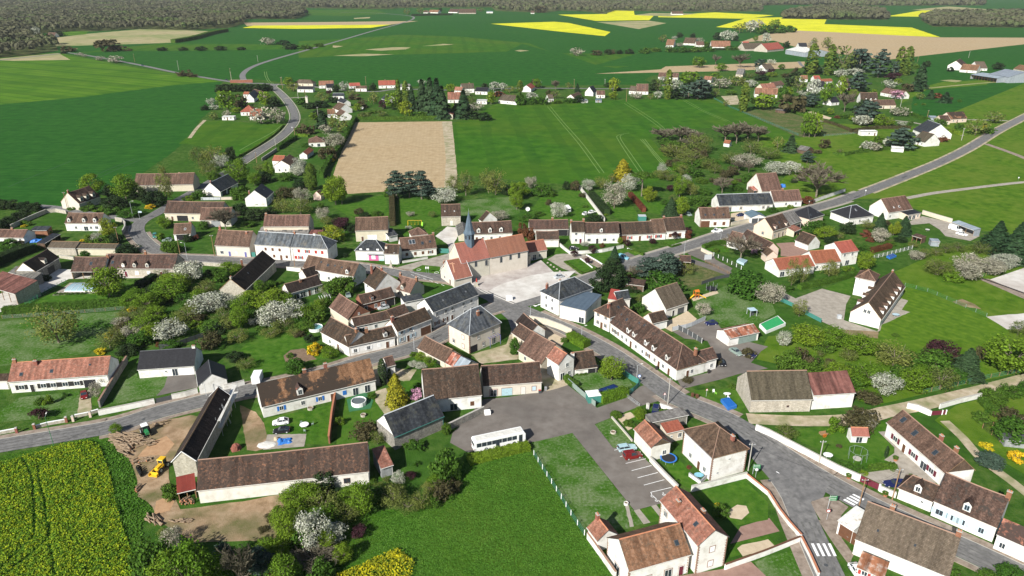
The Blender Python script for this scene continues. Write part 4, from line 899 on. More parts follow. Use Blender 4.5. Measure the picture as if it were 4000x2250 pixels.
house('big square two-storey house with a hipped grey slate roof, finials and a tall brick chimney',(1856,692),(2139,578),R=(1980,420),g=(1866,860),roof='blueslate',wall='render',hip=(1,.75),slope=44,sur='rosebrick',f='o.12 2w.28 w.44 2w.75 D.78',l='2c.3 c.3 w.75',ch=[(.5,.33,-.5)],quoin='rosebrick',nick='the big hipped slate house',fh=2.9,shut='pale',ridge='silver',gutter='grey')
house('long low barn with a light brown tile roof below the big slate house',(1400,802),(1640,926),R=(1465,690),h=3,roof='mid',wall='cream',f='o.7',nick='the long low barn',cat='barn',name='barn')
house('low shed continued with rusty red metal sheets',(1640,927),(1712,964),D=6.2,h=2.8,rise=2.2,roof='metalrust',wall='cream',nick='the rusty sheet shed',cat='shed',name='shed')
house('low shed end with pale blue metal sheets',(1713,965),(1800,1010),D=6.2,h=2.7,rise=2.1,roof='zinc',wall='cream',nick='the pale metal shed end',cat='shed',name='shed')
T(2000,1000,2.229)
house('low brown-roofed garage range with a blue-grey door on the square',(-252,1135),(264,1096),R=(0,932),gB=(268,1196),wall='render',sur='brick',gate='paleblue',f='W.17 g.40 d.68 c.87',shut='lightblue',nick='the garage range on the square',cat='garage',name='garage_range',door='pale')
house('white two-storey house with a hipped slate roof beside the white square',(408,382),(712,276),R=(480,200),g=(400,525),roof='slate',hip=(1,1),slope=38,f='2w.5 2w.78 2w.2',l='2w.35 2w.68 w.35 w.68',ch=[(.32,.55,.2,'render'),(.1,.8,-1)],nick='the white house by the square',fh=2.9,gutter='grey')
house('white shop extension with a flat blue metal roof and display window',(412,425),(641,477),R=(800,340),gB=(640,597),roof='bluemetal',mono=True,slope=2.5,f='W.85',nick='the blue-roofed extension',cat='shop',name='shop_extension')
house('narrow two-storey white house with a hipped brown roof and red-brown ground window',(851,541),(1032,470),R=(880,395),g=(838,668),hip=(1,0),slope=40,l='2w.25 2w.75 w.25 d.5 w.75',ch=[(.25,.4,.3)],sk=[(.6,.5)],nick='the narrow two-storey house',fh=2.7,sur='rosebrick')
house('very long white terrace with five dormers and a dark brown roof along the street',(850,580),(1434,993),R=(1260,617),g=(845,668),hip=(0,.9),f='w.06* w.11* w.2 w.27 d.34 w.42 w.52 w.6* w.7 d.76 w.82 d.9',shut='brown',r='d.4 w.55',dm=[.27,.36,.54,.65,.84],ch=[(.95,.72,-.6)],sk=[(.05,.6,.5,.6),(.15,.55),(.3,.75,.5,.6),(.37,.78,.6,.7)],nick='the long white terrace',ridge='rosebrick',dms=1.0)
house('small white annex with a brown roof at the end of the long terrace',(1620,938),(1793,889),R=(1680,808),gB=(1787,985),f='w.75 b.25',nick='the annex of the terrace',cat='annex',name='annex')
house('grey-brown roofed barn with a pale weathered gable and a dark garage door',(1345,467),(1538,405),R=(1360,250),gB=(1517,487),roof='taupe',wall='dirty',f='b.35 g.7',gate='darkgrey',nick='the barn with the weathered gable',cat='barn',name='barn',door='dark',ridge='rosebrick')
house('small brown-roofed outbuilding behind the narrow two-storey house',(1225,589),(1361,557),R=(1230,490),h=2.8,nick='the small outbuilding',cat='outbuilding',name='outbuilding')
house('white shed with a dark slate roof behind the blue-roofed extension',(916,386),(1036,368),R=(940,303),h=3.6,roof='slate',wall='dirty',nick='the slate shed',cat='shed',name='shed')
house('pale gabled shed with a bright dark-red metal roof',(833,372),(914,385),R=(845,280),h=3.6,roof='metalred',wall='pink',nick='the red metal shed',cat='shed',name='shed',slope=32)
house('low shed with a flat brown rusted roof among the conifers',(985,241),(1150,262),R=(1070,196),h=2.4,mono=True,slope=6,wall='timber',nick='the rusty flat shed',cat='shed',name='shed',sag=0)
house('white garage with a rust-streaked sheet roof and grey board doors beside the car park',(1895,719),(2158,663),R=(1950,620),g=(1895,792),roof='metalrust',f='G.5 g.8',gate='sage',l='',nick='the rust-streaked garage',cat='garage',name='garage',slope=24,ridge='pale')
house('street cottage with a dark brown roof at the bend opposite the hipped white house',(-5,668),(112,747),R=(60,578),h=3.2,wall='cream',nick='the brown cottage at the bend')
house('dark-roofed house end jutting towards the street bend',(28,575),(150,680),R=(105,498),h=3.4,nick='the dark house end at the bend',roof='dark')
house('middle cottage of the row with a light tan tile roof',(48,824),(250,945),R=(195,660),h=2.8,roof='mid',wall='cream',f='w.3',nick='the tan-roofed cottage',ridge='rosebrick')
house('white gabled house with an orange tile roof and two upstairs windows above the green garden',(298,880),(404,950),R=(385,790),h=5.2,roof='orange',r='2w.55 D.25 w.7',nick='the white gabled house',fh=2.7)
house('low white cottage with a brown roof and white chimney beside the fenced garden',(548,993),(743,968),R=(600,828),g=(556,1042),f='o.85',ch=[(.02,.35,.2,'white')],nick='the cottage by the fenced garden',hip=(0,.0))
T(3000,1000,2.229)
house('plain stone barn with a grey-brown tile roof beside the dirt lane',(-144,1258),(391,1249),R=(150,995),g=(-144,1368),roof='taupe',wall='stone',f='s.62',nick='the stone barn by the lane',cat='barn',name='stone_barn',ridge='rosebrick',frame='brown')
house('white barn with a plain red-brown rusted sheet roof beside the dirt lane',(400,1214),(766,1191),R=(520,1005),g=(388,1343),roof='rustbrown',nick='the rusted sheet barn',cat='barn',name='barn',slope=32)
house('large new white house with a steep brown roof and six flat white dormers',(990,557),(1196,267),R=(1090,130),h=3.2,roof='mid',l='2w.42 2w.55',dm=[.12,.26,.4,.54,.69,.84],dmb=[.2,.4,.6],ch=[(.97,.5,.5,'brick')],nick='the large white house with dormers',slope=45,sag=0,k='w.2 w.5 w.8',fh=3.2)
house('square white stair tower with a pyramid brown tile roof',(757,184),(938,222),D=7.4,g=(730,336),roof='mid',hip=(1,1),slope=34,f='2s.2',nick='the white stair tower',cat='tower',name='stair_tower',sag=0,fh=4.5)
# ================================================================ buildings, middle rows
T(0,640,3.184)
house('stone house on the field edge with three dark dormers and a bare gable',(985,497),(1252,406),R=(900,337),g=(995,580),wall='render',dm=[.2,.47,.76],ch=[(.05,.5)],nick='the stone house at the field edge',dms=1.4)
house('bright white house with three white dormers beside the road fork',(800,740),(1250,742),R=(1080,607),g=(820,836),roof='mid',f='d.14 w.28 W.56 w.7 v.86',dm=[.12,.53,.83],nick='the white house with three dormers',slope=40,door='bright',dms=1.1)
house('white bungalow with an orange-brown roof at the left edge above the hedges',(-120,915),(290,920),R=(200,812),g=(-120,990),roof='mid',f='w.5 w.66 w.88',ch=[(.52,.5,.3)],nick='the bungalow at the left edge',slope=32)
house('long low garden store with a grey tile roof against the stone wall',(585,1044),(935,1051),R=(760,962),h=3.2,roof='taupe',wall='stone',slope=24,nick='the long garden store',cat='outbuilding',name='outbuilding',ridge='wood')
o=house('lower right half of the grey-tiled garden store',(935,1051),(1430,1058),R=(1190,990),h=3.0,roof='taupe',wall='cream',slope=20,nick='the low garden store',cat='outbuilding',name='outbuilding',ridge='wood')
house('long open carport with a dark sheet roof beside a blue tarpaulin',(560,987),(757,870),D=3.4,h=2.4,mono=True,slope=5,roof='slate',wall='timber',openf=True,nick='the long carport',cat='carport',name='carport')
house('garden shed with a dark flat roof and an orange board front',(370,830),(580,828),D=4,h=2.5,mono=True,slope=10,roof='slate',wall='brick',nick='the orange-fronted shed',cat='shed',name='shed')
house('long cream barn with a faded brown roof behind the green trees',(1665,270),(2400,254),R=(1900,118),h=3.6,roof='mid',wall='cream',ch=[(.72,.6,-.3)],nick='the long cream barn',cat='barn',name='barn')
T(660,640,3.184)
house('long brown barn with open cart bays beside the road fork',(-62,614),(655,626),R=(200,463),h=3.6,wall='cream',f='d.12 O.3 w.48',nick='the barn with cart bays',cat='barn',name='barn',door='brown')
house('shorter barn with a mossy tan roof joined at the right of the cart barn',(380,702),(766,695),R=(550,541),h=3.2,roof='mid',wall='render',f='G.5',nick='the mossy tan barn',cat='barn',name='barn')
house('little brown-roofed house with one bright roof window',(52,879),(273,869),R=(160,738),h=2.8,roof='mid',f='O.5',sk=[(.65,.45)],ch=[(.9,.5,.5)],nick='the little house with a roof window',skc='bright')
house('white cottage with a glossy black roof and bare front gable',(1213,431),(1304,346),R=(1065,321),g=(1213,531),roof='black',f='w.2 w.5 w.8',ch=[(.05,.75,-.6)],sk=[(.6,.6,.6,.7)],nick='the black-roofed white cottage',slope=38)
house('white-gabled barn with a dark slate roof and arched doors',(643,348),(862,236),R=(510,230),g=(640,410),roof='slate',wall='dirty',f='G.2 G.5',ch=[(.05,.5,.4)],nick='the white-gabled slate barn',cat='barn',name='barn',gate='dark',wallgable='white')
house('wooden garden cabin with a red-brown roof among trees',(1893,398),(1935,376),R=(1838,338),h=2.4,roof='mid',wall='pink',nick='the wooden cabin',cat='cabin',name='cabin',sag=0)
house('stone house with a tawny swept roof and a tall leaning chimney on the back street',(560,1016),(1000,1036),R=(800,823),g=(577,1146),roof='mid',wall='render',f='v.18 d.40 c.6 b.86',shut='pale',ch=[(.06,.5,1.3),(.83,.42,-.2)],nick='the stone house with the tall chimney',door='violet',slope=46,allsh=False)
m_=house('left half of the long slate-roofed terrace, dull plaster with brown shutters',(1057,1003),(1500,1032),R=(1300,850),g=(1062,1180),roof='blueslate',wall='dirty',f='2c.3 2c.5 2c.7 c.3 c.52 d.72 c.88',ch=[(.12,.8,-.4)],nick='the dull half of the slate terrace',fh=2.7,slope=40,name='terrace_house',ridge='silver',sur='white')
house('right half of the long slate-roofed terrace, bright white with red shutters',(1500,1032),(1976,1063),R=(1700,875),g=(1504,1207),roof='blueslate',f='2c.22 2w.45* 2c.68 2c.85 c.12 w.25* ',shut='red',hip=(0,1),ch=[(.02,.5,.9),(.55,.5,.5,'white')],nick='the red-shuttered half of the slate terrace',fh=2.7,slope=40,name='terrace_house',ridge='silver')
house('tall barn with a red-brown roof behind the slate-roofed terrace',(1168,781),(1738,779),R=(1450,630),h=5.4,roof='mid',wall='cream',ch=[(.03,.5,.2)],nick='the tall red-brown barn',cat='barn',name='barn')
house('long grey cement-sheet lean-to with three dark rooflights',(1108,869),(1728,874),R=(1450,785),h=2.9,mono=True,slope=20,roof='fibre',wall='stone',sk=[(.23,.6,1.8,1.2,'dark'),(.5,.6,1.8,1.2,'dark'),(.82,.6,1.8,1.2,'dark')],nick='the cement-sheet lean-to',cat='lean-to',name='lean_to')
house('small flat shed with a dull red roof beside the yellow-green willow',(1735,882),(1888,886),R=(1810,818),h=2.8,mono=True,slope=12,roof='rustbrown',wall='cream',nick='the dull red shed',cat='shed',name='shed')
T(1330,640,3.184)
house('barn with an orange-brown roof and big white sliding door',(180,835),(593,823),R=(380,657),g=(188,970),roof='mid',wall='cream',f='b.2 G.5',gate='white',nick='the barn with the white sliding door',cat='barn',name='barn',door='brown')
house('small white annex with a slate lean-to roof right of the sliding-door barn',(600,905),(715,880),D=5,h=2.6,mono=True,slope=18,roof='slate',nick='the slate annex',cat='annex',name='annex')
s_=house('white shop with a hipped slate roof and a pink shopfront',(172,1079),(540,1088),R=(390,940),g=(180,1200),roof='slate',f='2c.2 2c.45 2c.8 c.22',hip=(1,1),shut='bright',nick='the shop with the pink front',cat='shop',name='shop',fh=2.7,slope=40)
T(1330,640,3.184)
house('narrow white house with a brown roof attached to the pink-fronted shop',(540,1119),(724,1123),R=(640,998),g=(546,1250),f='2s.7 c.6',ch=[(.1,.3,-.9,'render')],nick='the narrow house beside the shop',shut='bright')
house('white house with solar panels and brown shutters near the church',(760,1089),(1200,1043),R=(950,897),g=(775,1182),roof='mid',f='c.14 c.38 c.6 w.82*',ch=[(.97,.5,.6)],sk=[(.62,.45,1.0,1.3),(.84,.5,.8,1.0),(.29,.62,1.2,1.9,'silver'),(.38,.62,1.2,1.9,'silver')],nick='the house with solar panels')
house('low hipped tile roof of the rear wing behind the solar-panel house',(880,898),(1090,876),R=(985,790),h=3.4,hip=(1,1),roof='mid',nick='the rear wing of the solar house',cat='house wing',name='house_wing',slope=36)
house('tall narrow stone granary with a brown roof in the meadow behind the church',(1250,658),(1497,652),R=(1360,498),g=(1257,775),wall='stone',f='b.52',sk=[(.2,.42,.4,.6,'bright'),(.68,.42,.4,.6,'bright')],nick='the stone granary',cat='granary',name='granary',door='pale',sag=.1)
house('low shed with mottled grey and brown tiles beside the gravel yard',(1434,765),(1462,893),R=(1507,692),h=2.5,roof='fibre',wall='cream',nick='the mottled low shed',cat='shed',name='shed',slope=28)
house('white-gabled garage with a brown roof behind the dormer house',(1716,690),(1757,716),R=(1812,577),h=3.0,nick='the white-gabled garage',cat='garage',name='garage')
house('white house with three dormers just behind the church',(1612,881),(2142,859),R=(1870,713),h=3.4,f='d.15 w.3 w.5 w.7',dm=[.2,.47,.73],nick='the dormer house behind the church',dms=1.2)
# ---- church
ch1=house('stone church with salmon tile roofs, a dark slate spire and a low porch',(1865,1169),(2338,1079),R=(2000,915),g=(1842,1388),roof='church',wall='render',nick='the church',cat='church',name='church',slope=48,f='',sag=.04,frame='concrete',gutter='grey',ridge='terracotta')
hch=zof(q((1842,1388)),q((1865,1169)))
ch2=house('x',(1503,1241),(1866,1166),R=(1600,957),h=hch,roof='church',wall='render',slope=48,sag=.04,gutter='grey',ridge='terracotta',verge='pale')
NV2=(ch2.location.copy(),ch2.rotation_euler.z)
ch3=house('x',(1416,1447),(1642,1394),R=(1372,1190),h=3.0,roof='church',wall='render',l='d.3 w.7',slope=46,sag=.03,ridge='terracotta',verge='bright',ch=[(.07,.75,-1.2)])
T(2000,640,3.184)
ch4=house('x',(215,1106),(441,1069),R=(290,950),g=(208,1210),roof='church',wall='render',f='D.3 w.6',slope=44,door='white',sag=.03,ridge='terracotta')
# ---- east of the church
house('low barn with a brown roof and chimney behind the red-leaved bushes',(215,818),(706,812),R=(450,691),h=3.0,f='O.88 s.7',ch=[(.6,.5,.7)],nick='the low barn by the red bushes',cat='barn',name='barn')
house('small stone outbuilding with a dark roof in front of the low barn',(305,946),(588,941),R=(440,832),h=3.3,wall='dirty',nick='the small stone outbuilding',cat='outbuilding',name='outbuilding')
house('tall white end house of the terrace with two chimneys and bare left gable',(742,851),(908,849),R=(820,714),g=(746,997),f='2w.35 w.35 b.7',ch=[(.02,.5,.5),(.95,.5,.9)],nick='the tall white end house',fh=2.8,door='maroon')
house('long white terrace house with one small dormer behind the white garden wall',(908,869),(1341,863),R=(1100,722),g=(912,995),f='v.12 d.36 v.58 w.84',dm=[.47],nick='the terrace house with one dormer',fh=2.9,door='dark')
house('long terrace house with red shutters, brown roof and a dark timber gate',(1341,886),(1766,869),R=(1530,716),g=(1345,970),f='G.07 w.3* d.6 w.88*',shut='red',gate='brown',nick='the terrace house with red shutters')
house('narrow lighter-roofed terrace house with a red-shuttered window',(1766,867),(1921,858),R=(1810,683),h=3.0,roof='mid',f='v.4*',shut='red',nick='the lighter-roofed terrace house')
house('end terrace house with brick-trimmed brown windows and two chimneys',(1922,841),(2166,826),R=(2020,662),g=(1915,940),sur='brick',f='c.22 c.72',ch=[(.04,.5,.5),(.92,.5,.7)],nick='the end terrace house')
house('ramshackle shed with a brown tile roof below the blue cedar',(1990,1287),(2142,1276),R=(2040,1190),h=2.4,roof='mid',wall='timber',nick='the ramshackle shed',cat='shed',name='shed',slope=28)
house('second ramshackle shed with open sides and a brown roof',(2090,1216),(2228,1224),R=(2100,1135),h=2.5,wall='timber',openf=True,nick='the open-sided shed',cat='shed',name='shed',slope=25)
T(2660,640,3.184)
house('stone barn with a steep brown roof near the white blossoming thicket',(1010,346),(1262,333),R=(1080,110),h=3,roof='mid',wall='dirty',nick='the steep stone barn',cat='barn',name='stone_barn')
house('white box-shaped extension in front of the steep barn',(1098,262),(1240,256),D=4.5,h=5,mono=True,slope=4,roof='fibre',f='G.5',gate='bright',nick='the white box extension',cat='annex',name='annex')
house('open hay shelter with a striped rusty sheet roof',(905,335),(1003,325),D=5,h=2.6,mono=True,slope=10,roof='metalrust',wall='timber',openf=True,nick='the striped hay shelter',cat='shelter',name='shelter')
house('long white house with a blue-black slate roof beside the tree with red leaves',(478,523),(1150,501),R=(780,368),g=(480,602),roof='slate',f='D.2 w.41 g.55 d.64 w.83 w.92',gate='white',nick='the long slate-roofed white house',slope=38,sur='rosebrick',door='white')
house('brown-roofed white house joined to the right of the long slate house',(1155,472),(1511,459),R=(1300,322),g=(1150,545),roof='mid',f='d.12 w.45 w.8',ch=[(.42,.5,.3)],nick='the brown-roofed house by the red tree',door='bright')
house('white house with brick-trimmed openings and three roof windows',(245,688),(621,681),R=(400,536),g=(245,792),roof='mid',quoin='rosebrick',sur='brick',f='G.17 c.5 c.8',gate='brown',sk=[(.18,.35),(.47,.35),(.78,.35)],ch=[(.62,.45,-.2)],nick='the house with three roof windows')
house('white double garage with a low blue-black roof',(780,608),(868,669),R=(876,564),h=2.7,roof='bluemetal',r='g.27 g.73',gate='darkgrey',nick='the double garage',cat='garage',name='garage',slope=20)
house('cream two-storey house with a bare gable and two small dormers on the main road',(1150,839),(1366,773),R=(1045,672),g=(1137,945),wall='pink',sur='rosebrick',f='w.15 d.38 d.62 w.82',l='w.5',dm=[.2,.82],sk=[(.55,.45)],nick='the cream house with the bare gable',fh=2.7,door='brown')
house('grey sheet-roofed barn attached to the cream gabled house',(1366,757),(1507,706),R=(1290,612),h=4,roof='fibre',wall='cream',f='O.7',nick='the grey sheet barn',cat='barn',name='barn',slope=36)
house('low open store with an orange-brown roof below the grey sheet barn',(1418,842),(1503,806),R=(1376,765),h=2.6,mono=True,slope=14,roof='orange',wall='cream',nick='the low open store',cat='store',name='store',openf=True)
house('square pinkish house with a hipped blue-black slate roof and two roof windows',(1600,688),(1785,633),R=(1592,527),g=(1590,790),roof='black',wall='pink',f='w.35 d.7',hip=(1,1),sk=[(.25,.3),(.75,.35)],nick='the square hipped house',slope=36)
house('long white bungalow with a hipped blue-black roof and pale hip lines',(2092,683),(2411,641),R=(2160,510),g=(2080,772),roof='black',f='s.2 w.45 w.8',hip=(1,1),sk=[(.45,.6,.6,1.2)],ch=[],nick='the hipped white bungalow',slope=34,ridge='silver',skc='silver')
house('long brown-roofed cottage set at an angle behind the bare trees',(730,906),(1046,1082),R=(960,882),h=3,wall='pink',f='w.2 w.5',sk=[(.75,.25,1.1,1.1)],nick='the angled brown cottage',r='w.5')
house('small brown-roofed wing at the left of the angled cottage',(568,946),(712,985),R=(680,842),h=3,roof='mid',f='w.5',nick='the left wing of the angled cottage',cat='house wing',name='house_wing')
house('small peach-walled annex with a brown roof in front of the angled cottage',(995,1090),(1066,1149),R=(1085,1032),h=2.9,roof='mid',wall='pink',nick='the peach annex',cat='annex',name='annex')
house('white garage with a purple-brown roof and bright gable in the paved yard',(1415,948),(1580,1010),R=(1515,838),g=(1400,1018),f='g.3',gate='bright',nick='the white yard garage',cat='garage',name='garage',sag=0)
house('tall white house with a plain red tile roof beside the round green tree',(2000,1114),(2216,1081),R=(1910,973),h=5.4,roof='red',f='2w.22 2w.68 W.45',nick='the tall red-roofed house',fh=2.8,slope=32)
house('long low white house with a bright red tile roof and bare left gable',(1225,1323),(1672,1272),R=(1140,1178),g=(1215,1415),roof='red',f='W.1 g.75',nick='the long red-roofed house',gate='bright',slope=32)
house('right half of the long red-roofed house, under a slightly higher ridge',(1672,1242),(1996,1216),R=(1800,1067),h=3,roof='red',f='w.1 w.5',nick='the right half of the red-roofed house',slope=34,name='house_wing',cat='house wing')
T(3300,640,3.184)
house('white house with plain brown roof and bare gable beside the open meadow',(548,608),(850,563),R=(460,432),g=(550,700),roof='mid',f='w.1',sk=[(.3,.3,.6,.8,'bright'),(.52,.3,.9,1,'bright')],nick='the white house by the meadow',sag=0)
house('glazed veranda with a dark flat roof on the meadow house',(790,636),(957,608),R=(770,580),h=2.8,mono=True,slope=6,roof='black',wall='pink',f='W.2 W.5 w.8',nick='the glazed veranda',cat='veranda',name='veranda')
house('open farm shed with a pale grey metal roof at the end of the long wall',(1325,723),(1605,828),R=(1530,743),g=(1325,800),mono=True,slope=8,roof='zinc',wall='bluegrey',openf=True,nick='the open metal shed',cat='shed',name='farm_shed')
house('small open shelter with a dark brown roof on the lawn',(835,892),(958,928),D=3.2,h=2.4,mono=True,slope=8,wall='timber',openf=True,nick='the small dark shelter',cat='shelter',name='shelter',sag=0)
house('green metal garden shed with a pale flat roof',(1078,962),(1190,970),D=3.4,h=2.2,mono=True,slope=3,roof='zinc',wall='bluegrey',nick='the green metal shed',cat='shed',name='garden_shed')
# ================================================================ buildings, far rows
T(760,280,3.184)
FAR=[
     ('white bungalow with a pyramid orange-red roof beside the pale blossoming trees',(565,501),(752,498),(642,415),dict(roof='red',hip=(1,1),nick='the pyramid-roofed bungalow')),
     ('orange-roofed wing half hidden by the pale blossoming trees',(682,553),(835,548),(770,462),dict(roof='red',nick='the half-hidden orange wing',cat='house wing',name='house_wing')),
     ('long low white shed with a flat roof on the edge of the small field',(335,562),(486,562),None,dict(D=5,h=2.6,mono=True,slope=2,roof='whitemetal',nick='the low white field shed',cat='shed',name='shed')),
     ('steep black-roofed white house below the dark conifer hedge',(742,338),(808,285),(700,255),dict(roof='black',slope=50,nick='the steep black-roofed house')),
     ('small cottage with a red roof under the dark conifer hedge',(600,281),(668,283),(640,250),dict(roof='red',nick='the red cottage')),
     ('pale house with a brown roof against the dark conifer hedge',(690,262),(797,292),(733,212),dict(roof='brown',wall='pink',nick='the pale house by the conifer hedge')),
     ('tiny hut with a red roof left of the tall green trees',(305,275),(370,276),(338,258),dict(roof='red',h=2.3,nick='the tiny red hut',cat='hut',name='hut')),
     ('wide bungalow with a hipped grey-brown roof at the far crossroads',(1235,141),(1472,146),(1345,97),dict(roof='taupe',hip=(1,1),wall='cream',nick='the hipped bungalow at the crossroads')),
     ('dark-roofed white house in front of the hipped bungalow',(1275,216),(1470,218),(1370,180),dict(roof='black',nick='the dark-roofed house at the crossroads')),
     ('bungalow with a pale orange roof behind a dark-roofed house',(1545,171),(1732,166),(1640,113),dict(roof='orange',nick='the pale orange bungalow')),
     ('small white house with a dark roof in front of the pale orange bungalow',(1640,200),(1738,196),(1690,150),dict(roof='black',nick='the small dark-roofed house')),
     ('bungalow with a bright red-orange roof and white terrace',(1925,179),(2062,173),(1990,138),dict(roof='red',nick='the red-orange bungalow')),
     ('white house with a dull brown roof in front of the red-orange bungalow',(2000,207),(2138,207),(2070,175),dict(nick='the dull brown bungalow')),
     ('white house with a row of solar panels on its grey roof',(1713,301),(1852,301),(1780,265),dict(roof='slate',sk=[(.15,.5,1.2,1.6),(.38,.5,1.2,1.6),(.6,.5,1.2,1.6),(.83,.5,1.2,1.6)],nick='the solar-panel bungalow')),
     ('white gabled house with a dark grey roof above two brown-roofed neighbours',(1772,362),(1852,392),(1850,335),dict(roof='black',nick='the upper gabled house')),
     ('white gabled house with a red-brown roof between a grey and a tan roof',(1712,452),(1790,480),(1790,375),dict(nick='the middle gabled house')),
     ('white house with a tan roof beside the clipped hedge',(1650,527),(1745,524),(1700,465),dict(roof='orange',nick='the tan-roofed house')),
     ('white gabled house with a brown roof at the corner of the ploughed field',(1746,526),(1800,562),(1810,455),dict(nick='the gabled house at the ploughed field')),
     ('white bungalow with a low hipped pinkish roof beside the white cherry trees',(1412,883),(1628,873),(1530,797),dict(hip=(1,1),slope=26,nick='the pinkish hipped bungalow',f='w.2 W.6')),
     ('white gabled house with a bright orange roof on the valley road',(1403,1036),(1483,973),(1345,1000),dict(roof='red',slope=34,g=(1400,1088),nick='the bright orange gabled house')),
     ('red-roofed left wing of the white two-storey house below the road',(960,1106),(1095,1112),(1030,1040),dict(roof='red',h=5,nick='the red-roofed wing',cat='house wing',name='house_wing',slope=32)),
     ('white two-storey house with a brown roof and broad gable below the road',(1190,1168),(1288,1088),(1090,1095),dict(slope=32,g=(1188,1258),nick='the broad-gabled house',l='w.3 w.7')),
]
def far(lst):
 for lab,A,B,R,k in lst:
  k=dict(k);k.setdefault('roof','mid');k.setdefault('slope',36);k.setdefault('f','w.2 d.45 w.75');k.setdefault('near',False);k.setdefault('gutter',None)
  if R is not None or 'D' in k:house(lab,A,B,R=R,**k)
far(FAR)
T(1400,280,3.184)
far([
     ('white bungalow with a plain red roof on the skyline of the field',(250,171),(463,166),(350,108),dict(roof='red',nick='the red-roofed bungalow on the field edge',ch=[(.4,.5,.4)])),
     ('white house with a steep grey roof and chimney beside a black-roofed bungalow',(1283,213),(1442,209),(1370,145),dict(roof='taupe',h=4,slope=42,ch=[(.65,.5,.5)],nick='the steep grey-roofed house')),
     ('low house with a pale tan roof left of the steep grey roof',(1190,233),(1286,236),(1238,190),dict(roof='orange',nick='the pale tan house')),
     ('house with a broad terracotta roof among the tall conifers',(1110,347),(1290,345),(1200,255),dict(roof='orange',ch=[(.5,.5,.5,'white')],nick='the terracotta house in the conifers')),
     ('white bungalow with a black roof and white terrace wall',(1450,242),(1603,247),(1530,195),dict(roof='black',nick='the black-roofed bungalow',slope=30)),
     ('broad white gabled house at the top edge of the green field',(1738,350),(1966,372),(1840,285),dict(roof='taupe',nick='the broad house at the field top',slope=28,f='w.2 w.5 w.8')),
     ('small white house with a bright red roof beside a tree with pink leaves',(2150,217),(2202,186),(2120,150),dict(roof='red',nick='the small red-roofed house')),
     ('little shed with a pale blue-green sheet roof',(1710,266),(1797,263),None,dict(D=6,h=2.5,mono=True,slope=8,roof='zinc',nick='the pale blue-green shed',cat='shed',name='shed')),
     ('white flat-roofed garage below the black-roofed bungalow',(1465,362),(1597,364),None,dict(D=7,h=2.9,mono=True,slope=3,roof='whitemetal',nick='the white flat garage',cat='garage',name='garage')),
     ('pale field hut with a red roof at the corner of the ploughed field',(1075,507),(1056,536),(1130,489),dict(roof='red',g=None,h=3.4,slope=22,wall='cream',nick='the field hut',cat='hut',name='hut',f='')),
     ('grey-roofed cottage left of the bright green tree',(285,332),(348,352),(312,270),dict(roof='slate',nick='the grey-roofed cottage')),
     ('white bungalow behind the tall poplars with a pale roof',(520,190),(640,190),(580,150),dict(roof='fibre',nick='the bungalow behind the poplars')),
])
T(2060,280,3.184)
far([
     ('small cottage with a grey roof behind the garden bushes',(262,336),(331,333),(290,283),dict(roof='taupe',nick='the small grey cottage')),
     ('white-gabled bungalow with a brown roof on the field edge',(585,327),(684,292),(530,287),dict(nick='the white-gabled bungalow')),
     ('white house with steep dark crossing roofs',(822,264),(872,246),(772,188),dict(roof='black',slope=50,nick='the house with steep dark roofs')),
     ('brown-roofed wing right of the steep dark roofs',(862,287),(968,287),(912,235),dict(nick='the brown-roofed wing',cat='house wing',name='house_wing')),
     ('white house with a big pinkish-brown roof alone above the green field',(1358,243),(1506,245),(1425,150),dict(slope=44,sk=[(.55,.5)],nick='the house alone above the field')),
     ('lower left gable of the house alone above the field',(1262,238),(1352,243),(1308,178),dict(roof='taupe',nick='the lower gable of the lone house',cat='house wing',name='house_wing')),
     ('row of white gables under a long brown roof beside the bare strip of field',(1625,62),(1875,72),(1780,12),dict(nick='the row of white gables')),
     ('blue and white garden cabin on the field edge',(845,350),(925,352),None,dict(D=4,h=2.4,mono=True,slope=8,roof='bluemetal',wall='bluegrey',nick='the blue cabin',cat='cabin',name='cabin')),
     ('small white sheet-roofed shed by the dark bush',(690,358),(758,352),None,dict(D=4,h=2.4,mono=True,slope=8,roof='zinc',nick='the small white shed',cat='shed',name='shed')),
])
T(2700,200,3.184)
